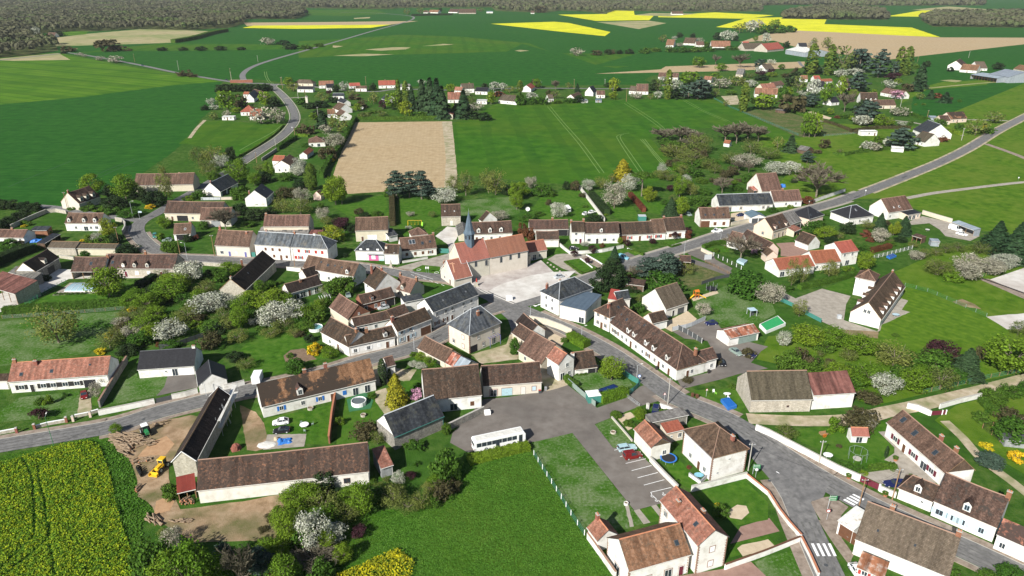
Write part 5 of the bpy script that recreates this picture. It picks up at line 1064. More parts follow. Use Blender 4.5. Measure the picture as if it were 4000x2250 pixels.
far([
     ('long orange-roofed white farmhouse behind the lone poplar',(790,531),(1080,541),(950,460),dict(roof='orange',nick='the orange farmhouse')),
     ('middle roof of the orange farmhouse group',(890,462),(1062,452),(965,400),dict(roof='orange',wall='cream',nick='the middle orange roof',cat='barn',name='barn')),
     ('rearmost roof of the orange farmhouse group',(1030,432),(1162,412),(1090,370),dict(wall='cream',nick='the rear orange roof',cat='barn',name='barn')),
     ('small white cottage with a dark slate roof in the gardens',(1745,639),(1848,629),(1772,567),dict(roof='black',g=(1745,679),nick='the small slate cottage',f='w.2 d.65',slope=38)),
     ('left orange roof beside the tall conifers',(1365,347),(1452,349),(1405,300),dict(roof='orange',nick='the left orange roof')),
     ('right orange roof beside the tall conifers',(1533,347),(1612,346),(1572,303),dict(roof='red',nick='the right orange roof')),
     ('tall white house with a steep black roof in the trees',(1563,448),(1700,432),(1630,372),dict(roof='black',h=5,nick='the tall black-roofed house')),
     ('low house with a pinkish-red roof behind the black roof',(1620,380),(1765,373),(1690,343),dict(roof='red',nick='the pinkish-red roof')),
     ('white house with a dark brown roof behind the blue-grey conifer',(1903,442),(1990,442),(1945,335),dict(roof='brown',nick='the house behind the blue-grey conifer')),
     ('old farmhouse with a slate-grey roof beside the dark red tree',(925,228),(1037,218),(985,158),dict(roof='taupe',nick='the old grey farmhouse')),
     ('little grey-roofed barn behind the bare tree',(553,286),(643,291),(612,215),dict(roof='fibre',wall='cream',nick='the little grey barn',cat='barn',name='barn')),
     ('small cottage with a tan roof by the dark shrubs',(148,352),(247,359),(192,310),dict(roof='orange',nick='the small tan cottage')),
     ('tiny red-roofed hut under the bare grove',(400,1141),(476,1151),(432,1104),dict(roof='red',h=2.3,nick='the hut under the grove',cat='hut',name='hut',f='')),
     ('grey tumbledown shed in the meadow beside the fir',(1310,1217),(1432,1241),(1375,1170),dict(roof='fibre',h=2.3,slope=25,nick='the tumbledown shed',cat='shed',name='shed',f='',wall='timber')),
     ('pair of low garden sheds below the round green tree',(1045,727),(1167,742),None,dict(D=4,h=2.3,mono=True,slope=5,roof='fibre',wall='timber',nick='the low garden shed',cat='shed',name='shed',f='')),
])
T(3300,200,1.8)
far([
     ('house with three dormers and a dark brown roof behind the conifers',(112,348),(234,351),(165,289),dict(roof='brown',dm=[.3,.58,.85],slope=44,nick='the three-dormer house in the conifers')),
     ('brown-roofed house with a pergola beside a blossoming tree',(207,380),(363,379),(300,340),dict(wall='cream',nick='the pergola house')),
     ('white gabled house beside the pink blossoming tree',(393,311),(454,304),(425,279),dict(roof='taupe',nick='the white house by the pink tree')),
     ('long roof left of the pink blossoming tree',(250,288),(390,314),(322,262),dict(nick='the long roof by the pink tree')),
     ('white farmhouse gable with a dark roof on the far right farm',(827,105),(855,87),(794,61),dict(roof='brown',h=5,nick='the farm gable')),
     ('long farmhouse with a pale orange roof on the far right farm',(808,128),(928,137),(872,92),dict(roof='orange',nick='the pale orange farmhouse')),
     ('stone farm building with a grey-brown roof on the far right farm',(935,120),(1005,120),(980,72),dict(roof='taupe',nick='the grey-brown farm building')),
     ('orange-roofed farm building cut by the right edge of the frame',(1185,122),(1300,142),(1240,96),dict(roof='orange',wall='cream',nick='the farm building at the frame edge')),
     ('large hangar with a pale blue metal roof',(1008,161),(1152,183),(1172,122),dict(roof='zinc',wall='bluegrey',h=6,slope=14,nick='the large blue hangar',cat='hangar',name='hangar',f='G.4 G.8')),
     ('open-fronted cattle shed with a low blue metal roof',(885,164),(1070,191),(965,149),dict(roof='zinc',wall='bluegrey',h=4.5,mono=True,slope=7,openf=True,nick='the open cattle shed',cat='hangar',name='cattle_shed',f='')),
     ('pinkish house with a patchy red-brown roof near the road junction',(745,478),(863,471),(790,425),dict(roof='patchy',wall='pink',nick='the patchy-roofed house near the junction',slope=40)),
     ('left wing with a small red-brown roof of the house near the junction',(680,489),(745,488),(722,450),dict(roof='rust',wall='pink',nick='the small wing near the junction',cat='house wing',name='house_wing')),
     ('upper white house with a flat grey roof slope beside the spreading cedar',(478,548),(565,583),(600,487),dict(roof='slate',h=4,nick='the upper white house by the cedar')),
     ('lower white house with a grey-brown roof beside the spreading cedar',(480,619),(564,641),(540,560),dict(roof='taupe',h=2.9,slope=40,nick='the lower white house by the cedar')),
     ('long white flat-roofed cabin left of the spreading cedar',(118,564),(234,563),None,dict(D=4.5,g=(120,596),mono=True,slope=2,roof='whitemetal',nick='the long white cabin',cat='cabin',name='cabin',f='w.5 d.85')),
     ('small white tarpaulin-roofed shed below the spreading cedar',(330,680),(418,686),None,dict(D=4,h=2.4,mono=True,slope=8,roof='whitemetal',nick='the small white shed by the cedar',cat='shed',name='shed',f='')),
     ('green-roofed low shed left of the patchy-roofed house',(603,466),(655,468),None,dict(D=6,h=2.5,mono=True,slope=5,roof='zinc',wall='bluegrey',nick='the low green shed',cat='shed',name='shed',f='')),
])
T(1300,0,1.12)
far([
     ('small white house at the left of the distant farm',(396,54),(416,54),(406,45),dict(nick='the left distant farmhouse')),
     ('pale long house of the distant farm behind its dark hedge',(418,53),(460,54),(438,43),dict(roof='orange',nick='the distant long house')),
     ('rust-roofed barn of the distant farm',(505,52),(545,53),(525,38),dict(roof='rust',nick='the distant rust-roofed barn',cat='barn',name='barn')),
     ('longest barn of the distant farm with an orange-brown roof',(550,56),(626,56),(590,38),dict(wall='stone',nick='the longest distant barn',cat='barn',name='barn')),
     ('white shed right of the distant farm',(672,52),(700,52),None,dict(D=18,h=4,mono=True,slope=5,roof='zinc',nick='the distant white shed',cat='shed',name='shed')),
     ('lone white house at the foot of the far wood',(866,56),(882,56),(874,47),dict(nick='the lone house at the wood')),
])
T(2600,0,1.04)
far([
     ('white house with an orange roof at the left end of the far hamlet',(0,183),(32,184),(15,160),dict(roof='orange',nick='the first hamlet house')),
     ('pair of dull red roofs in the far hamlet',(70,175),(118,177),(95,153),dict(nick='the dull red hamlet house')),
     ('orange-roofed house in the middle of the far hamlet',(185,190),(265,191),(228,166),dict(roof='orange',nick='the middle hamlet house')),
     ('small red-roofed house beside the hamlet cherry trees',(316,184),(342,184),(330,168),dict(roof='red',nick='the small hamlet house')),
     ('stone barn with a grey roof in the far hamlet',(322,199),(408,197),(365,173),dict(roof='taupe',wall='stone',nick='the grey hamlet barn',cat='barn',name='barn')),
     ('barn with a bright red roof in the far hamlet',(414,204),(482,197),(447,172),dict(roof='red',wall='stone',nick='the red hamlet barn',cat='barn',name='barn')),
     ('white hangar with a pale metal roof at the right end of the far hamlet',(487,202),(566,214),(530,184),dict(roof='whitemetal',h=6,slope=12,nick='the white hamlet hangar',cat='hangar',name='hangar',wall='bluegrey')),
     ('small dark-roofed house behind the hamlet hangar',(543,190),(577,190),(560,174),dict(roof='black',nick='the house behind the hamlet hangar')),
     ('cream house with a brown roof right of the first hamlet house',(125,183),(158,183),(142,168),dict(nick='the cream hamlet house')),
     ('distant red-roofed house at the foot of the left wood',(25,56),(72,56),(48,46),dict(nick='the distant house at the wood')),
])
T(0,0,1.12)
far([('tiny white house at the edge of the left wood',(205,157),(238,157),(222,142),dict(nick='the house in the left wood'))])
# ---- church: the four volumes are one building
for s in(ch2,ch3,ch4):attach(s,ch1)
# ---- church details: spire, buttresses, windows, the cross in the porch tiles; the missing black barn
T(660,640,3.184)
house('long barn with a near-black tile roof and a pale stone gable',(949,1575),(1331,1207),R=(1135,1100),h=4,roof='dark',wall='stone',nick='the black-roofed barn',cat='barn',name='barn',sk=[(.35,.6,.5,.6)],ch=[(.02,.5,.3,'stone')])
from mathutils import Matrix
def inch(P_):return Matrix.LocRotScale(ch1.location,ch1.rotation_euler,None).inverted()@P_
def church():
 R1=Matrix.Rotation(NV2[1]-ch1.rotation_euler.z,3,'Z');e=R1@Vector((1,0,0));n=R1@Vector((0,1,0))
 T(1330,640,3.184);zr=hch+7.0
 base=None
 for k in range(40):
  zr=8+k*.25;p=W(q((1603,985)),zr);l=inch(p)
  lz=Matrix.LocRotScale(NV2[0],(0,0,NV2[1])and __import__('mathutils').Euler((0,0,NV2[1])),None).inverted()@p
  if lz.y<.0:base=p;break
 base=base or W(q((1603,985)),14);ztop=base.z;lo,hi=base.z,60
 for _ in range(30):
  md=(lo+hi)/2
  if proj((base.x,base.y,md))[1]>q((0,640))[1]:lo=md
  else:hi=md
 H=lo+1.6;b=inch(base);m=MB().mat(ROOF('bluemetal'));z0=ztop-2.2;sh=z0+(H-z0)*.42;r=1.9
 m.lathe([(r,z0),(r,sh)],(b.x,b.y,0),8);m.lathe([(r*1.2,sh),(r*.86,sh+(H-sh)*.14),(r*.45,sh+(H-sh)*.6),(0,H)],(b.x,b.y,0),8);sp=m.build('spire',ch1)
 m=MB().mat(P('black',.9))
 for i in range(8):
  a=(i+.5)*math.pi/4;rr=r*math.cos(math.pi/8)+.01;c=Vector((b.x+rr*math.cos(a),b.y+rr*math.sin(a),0));t=Vector((-math.sin(a),math.cos(a),0));o=Vector((math.cos(a),math.sin(a),0));m.box(-.28,.28,0,.03,sh-1.9,sh-.5,O=c,ax=t,ay=o)
 m.build('louvres',sp);m=MB().mat(P('silver'));m.tube((b.x,b.y,H-.3),(b.x,b.y,H+.9),.04,.03,4);m.build('finial',sp)
 for t_,tp in(((1668,1385),(1635,1235)),((1778,1395),(1740,1215)),((2348,1255),(2330,1120))):
  g=inch(W(q(t_)));m=MB().mat(WALL('stone'));hh=zof(q(t_),q(tp));m.box(g.x-.5,g.x+.5,g.y,g.y+1.9,0,hh*.8,taper=.0);m.box(g.x-.42,g.x+.42,g.y+.5,g.y+1.9,hh*.8,hh);m.build('buttress',ch1)
 wl=[o for o in COL.objects if o.parent==ch1 and o.name.startswith('wall')][0];ys=min(v.co.y for v in wl.data.vertices)
 def win(px,w=.9,hh=2.4,z=None):
  lo,hi=0,12
  l=None
  for z_ in[i*.1 for i in range(20,90)]:
   l=inch(W(q(px),z_))
   if l.y<=ys+.05:break
  m=MB().mat(P('concrete'));y=ys-.03;zc=l.z-hh*.3
  pts=[(l.x-w/2-.15,y,zc-.15),(l.x+w/2+.15,y,zc-.15),(l.x+w/2+.15,y,zc+hh*.7)]+[(l.x+(w/2+.15)*math.cos(a),y,zc+hh*.7+(w/2+.15)*math.sin(a))for a in[math.pi*i/8 for i in range(1,8)]]+[(l.x-w/2-.15,y,zc+hh*.7)]
  m.face(pts);o=m.build('window',ch1);m=MB().mat(glassmat());y=ys-.05
  m.face([(l.x-w/2,y,zc),(l.x+w/2,y,zc),(l.x+w/2,y,zc+hh*.7)]+[(l.x+(w/2)*math.cos(a),y,zc+hh*.7+(w/2)*math.sin(a))for a in[math.pi*i/8 for i in range(1,8)]]+[(l.x-w/2,y,zc+hh*.7)]);m.build('pane',o)
 for p in((1685,1255),(1815,1240),(2001,1205),(2117,1170),(2222,1150)):win(p)
 rp=[o for o in COL.objects if o.parent==ch1 and o.name.startswith('roof')];pr=rp[2];me=pr.data;M=Matrix.LocRotScale(ch1.location,ch1.rotation_euler,None)@pr.matrix_basis
 f=me.polygons[0];a,bb,c=[M@me.vertices[i].co for i in list(f.vertices)[:3]];nn=(bb-a).cross(c-a).normalized();nn=nn if nn.z>0 else-nn
 def onroof(px):
  o_=Vector((0,0,HC));d=W(q(px),0)-o_;t=(a-o_).dot(nn)/d.dot(nn);return inch(o_+d*t+nn*.05)
 m=MB().mat(plain('tile_pale',(.52,.27,.17),.8));m.face([onroof(p)for p in((1381,1225),(1396,1225),(1424,1350),(1407,1352))]);m.build('tile_cross',ch1)
 m=MB().mat(plain('tile_pale',(.52,.27,.17),.8));m.face([onroof(p)for p in((1356,1248),(1354,1236),(1418,1236),(1421,1248))]);m.build('tile_cross',ch1)
church()
# ================================================================ trees and shrubs: a few real-sized originals, copied with their parts
import numpy as np
def LM(k):
 return{
     'g':lambda:leafmat('leaf_fresh',(.08,.155,.012),(.13,.22,.016),(.20,.30,.03)),
     'd':lambda:leafmat('leaf_dense',(.034,.085,.010),(.065,.14,.016),(.11,.21,.026)),
     'o':lambda:leafmat('leaf_budding',(.09,.105,.03),(.15,.185,.04),(.22,.27,.07)),
     'b':lambda:leafmat('blossom_white',(.18,.22,.10),(.36,.37,.29),(.56,.55,.51),.15),
     'e':lambda:leafmat('blossom_fading',(.17,.17,.10),(.30,.28,.21),(.45,.42,.36),.15),
     'k':lambda:leafmat('needle_dark',(.010,.022,.007),(.02,.04,.011),(.036,.062,.018),.05),
     'K':lambda:leafmat('needle_blue',(.022,.042,.028),(.042,.07,.05),(.08,.11,.085),.05),
     'c':lambda:leafmat('needle_spruce',(.012,.030,.012),(.024,.052,.02),(.045,.08,.03),.05),
     'p':lambda:leafmat('leaf_poplar',(.06,.10,.012),(.10,.155,.02),(.15,.20,.035)),
     'r':lambda:leafmat('leaf_red',(.09,.035,.018),(.16,.06,.03),(.22,.10,.05)),
     'u':lambda:leafmat('leaf_purple',(.028,.012,.016),(.055,.02,.026),(.09,.04,.04)),
     'y':lambda:leafmat('blossom_yellow',(.30,.22,.01),(.55,.40,.012),(.70,.52,.03),.15),
     'Y':lambda:leafmat('needle_golden',(.10,.11,.008),(.20,.19,.012),(.32,.28,.02),.1),
     'm':lambda:leafmat('blossom_pink',(.32,.12,.22),(.50,.26,.36),(.62,.42,.5),.15),
     'w':lambda:leafmat('leaf_willow',(.13,.17,.012),(.21,.26,.02),(.28,.33,.035)),
     'B':lambda:leafmat('twigs',(.07,.062,.042),(.115,.10,.07),(.165,.145,.105),.0,.3),
     'x':lambda:leafmat('leaf_brown',(.05,.045,.02),(.09,.08,.035),(.14,.125,.06)),
 }[k]()
BARK=noisemat('bark',[(.10,.08,.06),(.18,.15,.115),(.26,.22,.18)],3,spec=.1)
def cards(C,N,S,rs):
 """numpy: leaf quads at C with normals N and sizes S"""
 n=len(C);a=np.cross(N,rs.normal(size=(n,3)));a/=np.linalg.norm(a,axis=1)[:,None]+1e-9;b=np.cross(N,a)
 s=S[:,None];v=np.stack([C-a*s-b*s*.6,C+a*s-b*s*.8,C+a*s*.8+b*s*.8,C-a*s*.7+b*s*.7],1).reshape(-1,3)
 return v
def npmesh(name,verts,k,mat,mi=None):
 nf=len(verts)//k;me=bpy.data.meshes.new(name);me.vertices.add(len(verts));me.vertices.foreach_set('co',verts.astype(np.float32).ravel())
 me.loops.add(len(verts));me.loops.foreach_set('vertex_index',np.arange(len(verts),dtype=np.int32))
 me.polygons.add(nf);me.polygons.foreach_set('loop_start',np.arange(0,len(verts),k,dtype=np.int32))
 try:me.polygons.foreach_set('loop_total',np.full(nf,k,dtype=np.int32))
 except Exception:pass
 me.materials.append(mat);me.update(calc_edges=True);me.validate();return me
TK={
     'g':('broadleaf_tree','tree',8,9,.12,46,3400,.17,'round'),'d':('dense_bush','bush',5,4.5,.0,34,2600,.15,'bush'),'o':('budding_tree','tree',7,7.5,.10,40,1900,.13,'round'),
     'b':('blossoming_tree','tree',7,6,.14,34,2600,.13,'round'),'e':('fading_blossom_tree','tree',7,6,.14,36,2300,.13,'round'),'k':('dark_evergreen','tree',6,7,.0,40,3200,.16,'bush'),'K':('blue_green_pine','tree',7,11,.08,44,3400,.2,'tiers'),
     'c':('spruce','tree',5,11,.02,0,3200,.2,'cone'),'p':('poplar','tree',3,14,.03,0,2600,.16,'column'),'r':('red_leaved_bush','bush',3,3,.0,20,1300,.12,'bush'),'u':('purple_leaved_tree','tree',5,5,.12,26,1800,.14,'round'),
     's':('shrub','shrub',3,2.2,.0,16,1100,.11,'bush'),'S':('light_green_shrub','shrub',3,2.4,.0,16,900,.11,'bush'),'y':('yellow_flowering_bush','bush',2.6,2.4,.0,16,1100,.1,'bush'),'Y':('golden_conifer','tree',4.5,7,.0,0,2800,.15,'cone2'),
     'm':('pink_flowering_tree','tree',4,4.2,.15,20,1300,.11,'round'),'w':('willow','tree',7,6,.1,34,2600,.16,'round'),'t':('cypress','tree',1.6,7,.0,0,1200,.12,'column'),'P':('umbrella_pine','tree',7,9,.55,26,2400,.16,'flat'),
     'B':('bare_tree','tree',8,8,.12,0,0,.1,'bare'),'x':('brown_bush','bush',4,3,.0,20,1300,.12,'bush'),
}
TM={'S':'g','s':'d','t':'k','P':'d'}
TL={'g':'bright green tree','d':'dense dark green bush','o':'olive-green budding tree','b':'white blossoming tree','e':'greyish pink blossoming tree','k':'very dark evergreen','K':'tall blue-green pine','c':'pointed dark spruce',
     'p':'tall narrow poplar','r':'red-leaved bush','u':'purple-leaved tree','s':'low green shrub','S':'light green shrub','y':'bright yellow flowering bush','Y':'golden-green conifer','m':'pink flowering tree',
     'w':'yellow-green willow','t':'slim dark cypress','P':'flat-topped pine on bare stem','B':'leafless brown tree','x':'brown half-dead bush'}
def crown_np(kind,seed,lod):
 nm,cat,w,h,st,ncl,nl,ls,shp=TK[kind];rs=np.random.RandomState(seed);R=w/2;z0=h*st
 if lod:nl=max(160,nl//7);ls*=2.4
 if shp in('round','bush','tiers','flat'):
  cz=(z0+h)/2;hz=(h-z0)/2;u=rs.normal(size=(ncl,3));u/=np.linalg.norm(u,axis=1)[:,None];rad=rs.uniform(.45,.86,ncl)**.7
  c=u*rad[:,None]*np.array([R,R,hz])+np.array([0,0,cz])
  if shp=='bush':c[:,2]=np.abs(c[:,2]-h*.25)*.95+h*.12;hz=h*.5
  if shp=='tiers':k=1.15-.75*(c[:,2]-z0)/(h-z0);c[:,0]*=k;c[:,1]*=k;c[:,2]=z0+(np.round((c[:,2]-z0)/(h-z0)*7)/7)*(h-z0)
  if shp=='flat':c[:,2]=h*.78+np.abs(u[:,2])*h*.18*(1-rad*.4)
  cr=rs.uniform(.16,.30,ncl)*w*(.8 if shp!='round' else .85);idx=rs.randint(0,ncl,nl);v=rs.normal(size=(nl,3));v/=np.linalg.norm(v,axis=1)[:,None]
  sq=np.array([1,1,.75 if shp in('round','bush')else .35]);C=c[idx]+v*(cr[idx]*rs.uniform(.55,1.05,nl))[:,None]*sq
  C[:,2]=np.clip(C[:,2],.05 if shp=='bush' else z0*.7,h*1.02);N=v+rs.normal(size=(nl,3))*.55+np.array([0,0,.35])
 elif shp in('cone','cone2','column'):
  t=rs.uniform(0,1,nl)**(1.25 if shp!='column' else 1.0);th=rs.uniform(0,2*math.pi,nl)
  if shp=='column':prof=np.sin(np.clip(t*.93+.07,0,1)*math.pi)**.45*R
  else:prof=(1-t)**(.85 if shp=='cone' else .6)*R*(1-.35*(((t*(11 if shp=='cone' else 6)+.12*np.sin(th*5))%1)))
  prof=prof*(1+.16*np.sin(th*3+t*7+seed)+.10*np.sin(th*7+t*23));r=prof*rs.uniform(.55,1.0,nl)**.5
  C=np.stack([np.cos(th)*r,np.sin(th)*r,z0+t*(h-z0)],1);N=np.stack([np.cos(th),np.sin(th),np.full(nl,.6)],1)+rs.normal(size=(nl,3))*.4
 if shp=='bare':
  segs=[]
  def grow(p,d,L,r,dep):
   e=p+d*L;segs.append((p,e,r,r*.6))
   if dep==0:return
   for _ in range(4 if dep>1 else 5):
    dd=d+rs.normal(size=3)*.55;dd[2]=abs(dd[2])*.6+.15;dd/=np.linalg.norm(dd);grow(p+(e-p)*rs.uniform(.4,1),dd,L*rs.uniform(.55,.8),r*.55,dep-1)
  for i in range(9):
   a=i*.9+rs.uniform(0,.5);d=np.array([math.cos(a)*.55,math.sin(a)*.55,.8]);grow(np.array([0,0,h*.18]),d/np.linalg.norm(d),h*.27,.09,3 if not lod else 2)
  V=[]
  for p,e,r,r2 in segs:
   d=e-p;a=np.cross(d,[.3,.5,.8]);a/=np.linalg.norm(a)+1e-9;b=np.cross(d,a);b/=np.linalg.norm(b)+1e-9;r=max(r,.04 if not lod else .09);r2=max(r2,.03 if not lod else .07)
   for x in(a,b):V+=[p-x*r,p+x*r,e+x*r2,e-x*r2]
  V=np.array(V);m=V[:,:2];V[:,:2]=m*R/np.percentile(np.abs(m),97);V[:,2]*=h/max(V[:,2].max(),1);return npmesh('branches',V,4,LM('B'))
 N=N/(np.linalg.norm(N,axis=1)[:,None]+1e-9);S=rs.uniform(.6,1.35,nl)*ls
 return npmesh('crown',cards(C,N,S,rs),4,LM(TM.get(kind,kind)))
def trunk_mesh(kind,seed):
 nm,cat,w,h,st,ncl,nl,ls,shp=TK[kind];r=random.Random(seed);m=MB().mat(BARK);R=.02*h+.05
 if shp in('cone','column','cone2','tiers'):m.tube((0,0,-.2),(0,0,h*.9),R,R*.2,6)
 elif shp=='bush':
  for i in range(5):a=i*1.3;m.tube((0,0,-.1),(math.cos(a)*w*.25,math.sin(a)*w*.25,h*.6),.05,.02,4)
 else:
  zt=h*max(st+.2,.3);m.tube((0,0,-.2),(r.uniform(-.1,.1),r.uniform(-.1,.1),zt),R,R*.7,7)
  for i in range(7):
   a=i*.9+r.random()*.5;p=(0,0,zt*(.75+.25*r.random()));q_=(math.cos(a)*w*.22,math.sin(a)*w*.22,zt+(h-zt)*r.uniform(.3,.6));e=(math.cos(a+.2)*w*.36,math.sin(a+.2)*w*.36,zt+(h-zt)*r.uniform(.5,.85))
   m.tube(p,q_,R*.5,R*.28,5);m.tube(q_,e,R*.28,R*.1,4)
 return m.mesh('trunk')
PROTO={}
def proto(kind,v,lod):
 k=(kind,v,lod)
 if k not in PROTO:PROTO[k]=(crown_np(kind,11*v+sum(map(ord,kind)),lod),trunk_mesh(kind,v))
 return PROTO[k]
TREES=[]
def put(kind,Pw,w,h,px):
 nm,cat,W0,H0=TK[kind][:4];lod=Pw.length>480;cr,tk=proto(kind,random.randrange(2 if lod else 3),lod)
 rt=empty(nm,(Pw.x,Pw.y,0),random.uniform(0,6.28),None,cat);s=(w/W0,w/W0,h/H0)
 for me,n in((cr,'branches' if kind=='B' else 'crown'),(tk,'trunk')):
  if lod and n=='trunk' and TK[kind][8]in('bush','cone','column'):continue
  o=bpy.data.objects.new(n,me);COL.objects.link(o);o.parent=rt;o.scale=s
 TREES.append([rt,kind,px,w,h]);return rt
def trees(txt):
 for it in txt.split(';'):
  f=it.split()
  if len(f)<5:continue
  k=f[0];bx,by,w,h=map(float,f[1:5]);b=q((bx,by));Pw=W(b);dist=proj(Pw)[2];wm=w/TX[2]*dist/FPX;top=q((bx,by-h))
  sy=(by-(by-h))/TX[2];ang=PITCH+math.atan((b[1]-1125-sy/2)/FPX);hm=sy*dist/FPX/max(.5,math.cos(ang))
  hm-=wm*.35*math.tan(ang)*.6 if hm>wm*.9 else wm*.2*math.tan(ang);hm=max(hm,wm*.45,.5)
  put(k,Pw,wm*(1.6 if k=='c' else 1.3 if k=='K' else 1.16),hm*(.97 if k=='c' else 1.07),b)
T(0,640,3.184)
trees('g 1165 390 240 260;k 1370 410 150 180;g 1570 440 280 300;g 1750 340 130 120;o 2080 470 190 430;k 1930 520 230 220;k 1730 440 180 170;k 1440 560 270 190;s 1400 620 190 90;d 1620 650 240 120;S 1250 595 150 60;s 1100 575 150 60;y 1870 555 100 65;k 1130 560 70 110;'
     'g 2060 800 160 140;d 2115 1095 180 170;S 2000 935 90 100;w 1370 950 160 260;b 1230 960 140 110;y 1030 985 70 60;S 1110 980 110 110;s 1300 985 200 120;k 1450 985 130 150;k 1575 1115 270 140;S 300 745 90 60;y 300 785 60 35;s 370 765 70 50;s 520 1045 90 60;d 440 1065 90 80;s 130 1040 240 50;'
     'k 60 560 150 150;k 190 560 150 140;k 320 575 150 130;k 440 580 150 120;k 0 820 150 150;k 110 780 150 150;k 220 720 140 140;k 320 660 130 120;d 1058 1142 92 75;s 520 820 70 50;S 640 860 110 60;e 1190 960 100 90;s 900 570 90 40;x 240 1000 110 30')
T(0,1000,2.229)
trees('o 515 755 330 320;g 955 352 275 255;b 1670 240 210 185;b 1830 480 300 160;b 1960 450 160 120;b 1480 715 260 150;e 1060 600 130 70;e 1180 700 170 110;g 1190 385 150 110;g 1290 470 220 150;g 1500 385 220 190;g 1480 260 180 110;o 1790 330 180 120;g 1350 560 220 120;g 1260 660 220 140;o 1120 560 150 120;g 2120 500 180 160;g 2100 640 130 200;x 1850 800 190 160;o 2070 745 170 110;'
     'y 880 850 90 55;y 960 715 90 60;o 960 795 200 140;k 1110 860 150 110;y 1150 480 80 45;r 1390 785 60 50;o 1950 560 170 110;k 1900 655 190 80;d 1900 200 200 90;g 2000 145 180 50;s 1210 228 70 30;k 400 212 80 60;k 2050 905 130 90;o 2150 975 150 90;u 340 1420 130 90;S 420 1290 80 90;d 350 1285 80 60;s 570 1225 50 40;e 880 1110 130 100;e 850 1230 90 120;o 1700 480 150 100;d 1560 560 140 90;x 1720 560 120 80;'
     's 490 335 34 16;s 522 335 34 16;s 554 334 34 16;s 586 333 34 16;s 618 333 34 16;s 650 332 34 16;s 682 332 34 16;s 714 331 34 16;s 746 330 34 16;g 1400 420 150 100;d 1620 420 150 110;o 1040 700 150 90;d 1420 640 100 60;d 1180 800 120 70;s 1030 930 80 60')
T(0,1600,2.229)
trees('g 1015 205 90 85;d 1500 765 130 150;d 1370 1460 300 370;e 1520 1190 150 160;g 1680 1640 340 430;K 1960 1360 130 210;B 2120 1600 230 400;d 1260 1300 120 110;o 1440 1120 110 90')
T(1000,1600,2.229)
trees('k 600 700 190 190;g 350 830 210 170;g 480 820 240 170;o 590 900 260 180;g 340 1000 190 200;g 290 1170 190 260;o 790 970 190 150;b 510 1200 260 290;b 690 1160 190 160;g 630 1230 130 180;k 740 770 120 100;g 930 910 210 270;o 1190 830 230 170;o 1440 860 160 150;x 1620 770 190 160;d 1640 595 250 270;b 1245 645 110 100;u 1340 605 90 60;o 1130 625 60 45;u 910 1110 130 90;B 500 1340 330 130;r 200 1440 130 130;K 60 1470 210 260;x 950 230 220 140;o 1060 300 110 110;d 1660 210 70 110;s 1400 335 150 55;s 1400 485 60 40;S 730 130 80 85;o 1510 720 120 90;d 1000 640 90 40;o 560 720 120 80;x 120 960 90 60;x 60 1060 90 40;d 430 980 160 130;d 700 900 130 100;s 1330 300 130 45')
T(2000,1600,2.229)
trees('d 905 62 80 55;g 1110 88 95 100;d 1010 133 80 48;s 1080 140 60 40;S 1330 50 100 55;s 1425 640 50 40;y 1785 845 55 30;d 1815 915 120 100;s 1045 145 40 25;r 1540 510 40 30')
T(3000,1600,2.229)
trees('o 150 245 160 110;S 580 190 130 160;x 770 160 250 150;e 870 170 100 90;d 670 505 120 60;d 790 535 80 60;S 830 562 70 40;t 1022 418 26 95;s 1270 612 90 45;K 1920 480 200 100;y 1900 335 100 50;y 2150 445 115 95;s 1860 95 130 60;d 2130 260 280 200;s 1960 35 100 60;s 1080 520 80 50;x 620 330 50 30;d 2030 20 120 60;d 2100 1449 200 80;s 1640 1449 90 50;d 1920 1480 150 80')
T(1000,1000,2.229)
trees('b 180 610 230 200;b 330 560 210 170;g 120 470 260 180;x 210 380 170 100;d 510 570 180 120;g 720 322 130 130;d 740 325 240 160;b 620 355 80 50;d 350 610 200 80;y 512 858 100 125;t 1110 1120 62 215;t 1165 1092 36 105;Y 1225 1292 195 265;m 1390 1262 95 105;d 360 1005 170 130;g 640 880 130 90;S 1380 880 70 60;g 1450 905 110 75;d 1600 965 110 90;g 1520 955 100 80;b 1370 960 80 45;b 1440 975 90 45;d 1420 1165 90 70;s 210 240 50 30;b 20 590 120 60;s 190 665 70 35;d 1010 1235 70 50;g 450 325 60 70;d 130 260 90 60;o 560 440 80 80;g 40 330 110 120;x 900 360 50 40;o 330 690 100 60;k 470 745 80 80;s 300 880 60 40')
T(2000,1000,2.229)
trees('k 770 300 170 240;k 890 285 190 260;K 1200 195 210 190;K 1330 190 220 230;B 1060 195 130 110;r 1010 225 90 70;d 1300 275 300 90;k 1050 305 120 50;d 2060 325 330 220;e 2190 405 130 170;e 1660 515 120 105;g 865 1085 185 205;o 1110 400 80 70;d 1100 490 100 90;s 460 745 60 40;d 530 1120 80 50;S 590 1165 40 30;x 2050 875 110 80;d 910 1400 80 60;g 1110 1425 100 110;d 1330 1395 100 70;s 1910 1145 70 40;d 30 850 90 150;g 60 760 90 80;s 570 1035 40 20;s 600 1036 40 20;s 640 1034 40 20;x 1520 1090 90 20;d 870 1190 60 30;o 1500 150 160 90;d 1440 90 120 80;x 1800 940 60 60')
T(3000,1000,2.229)
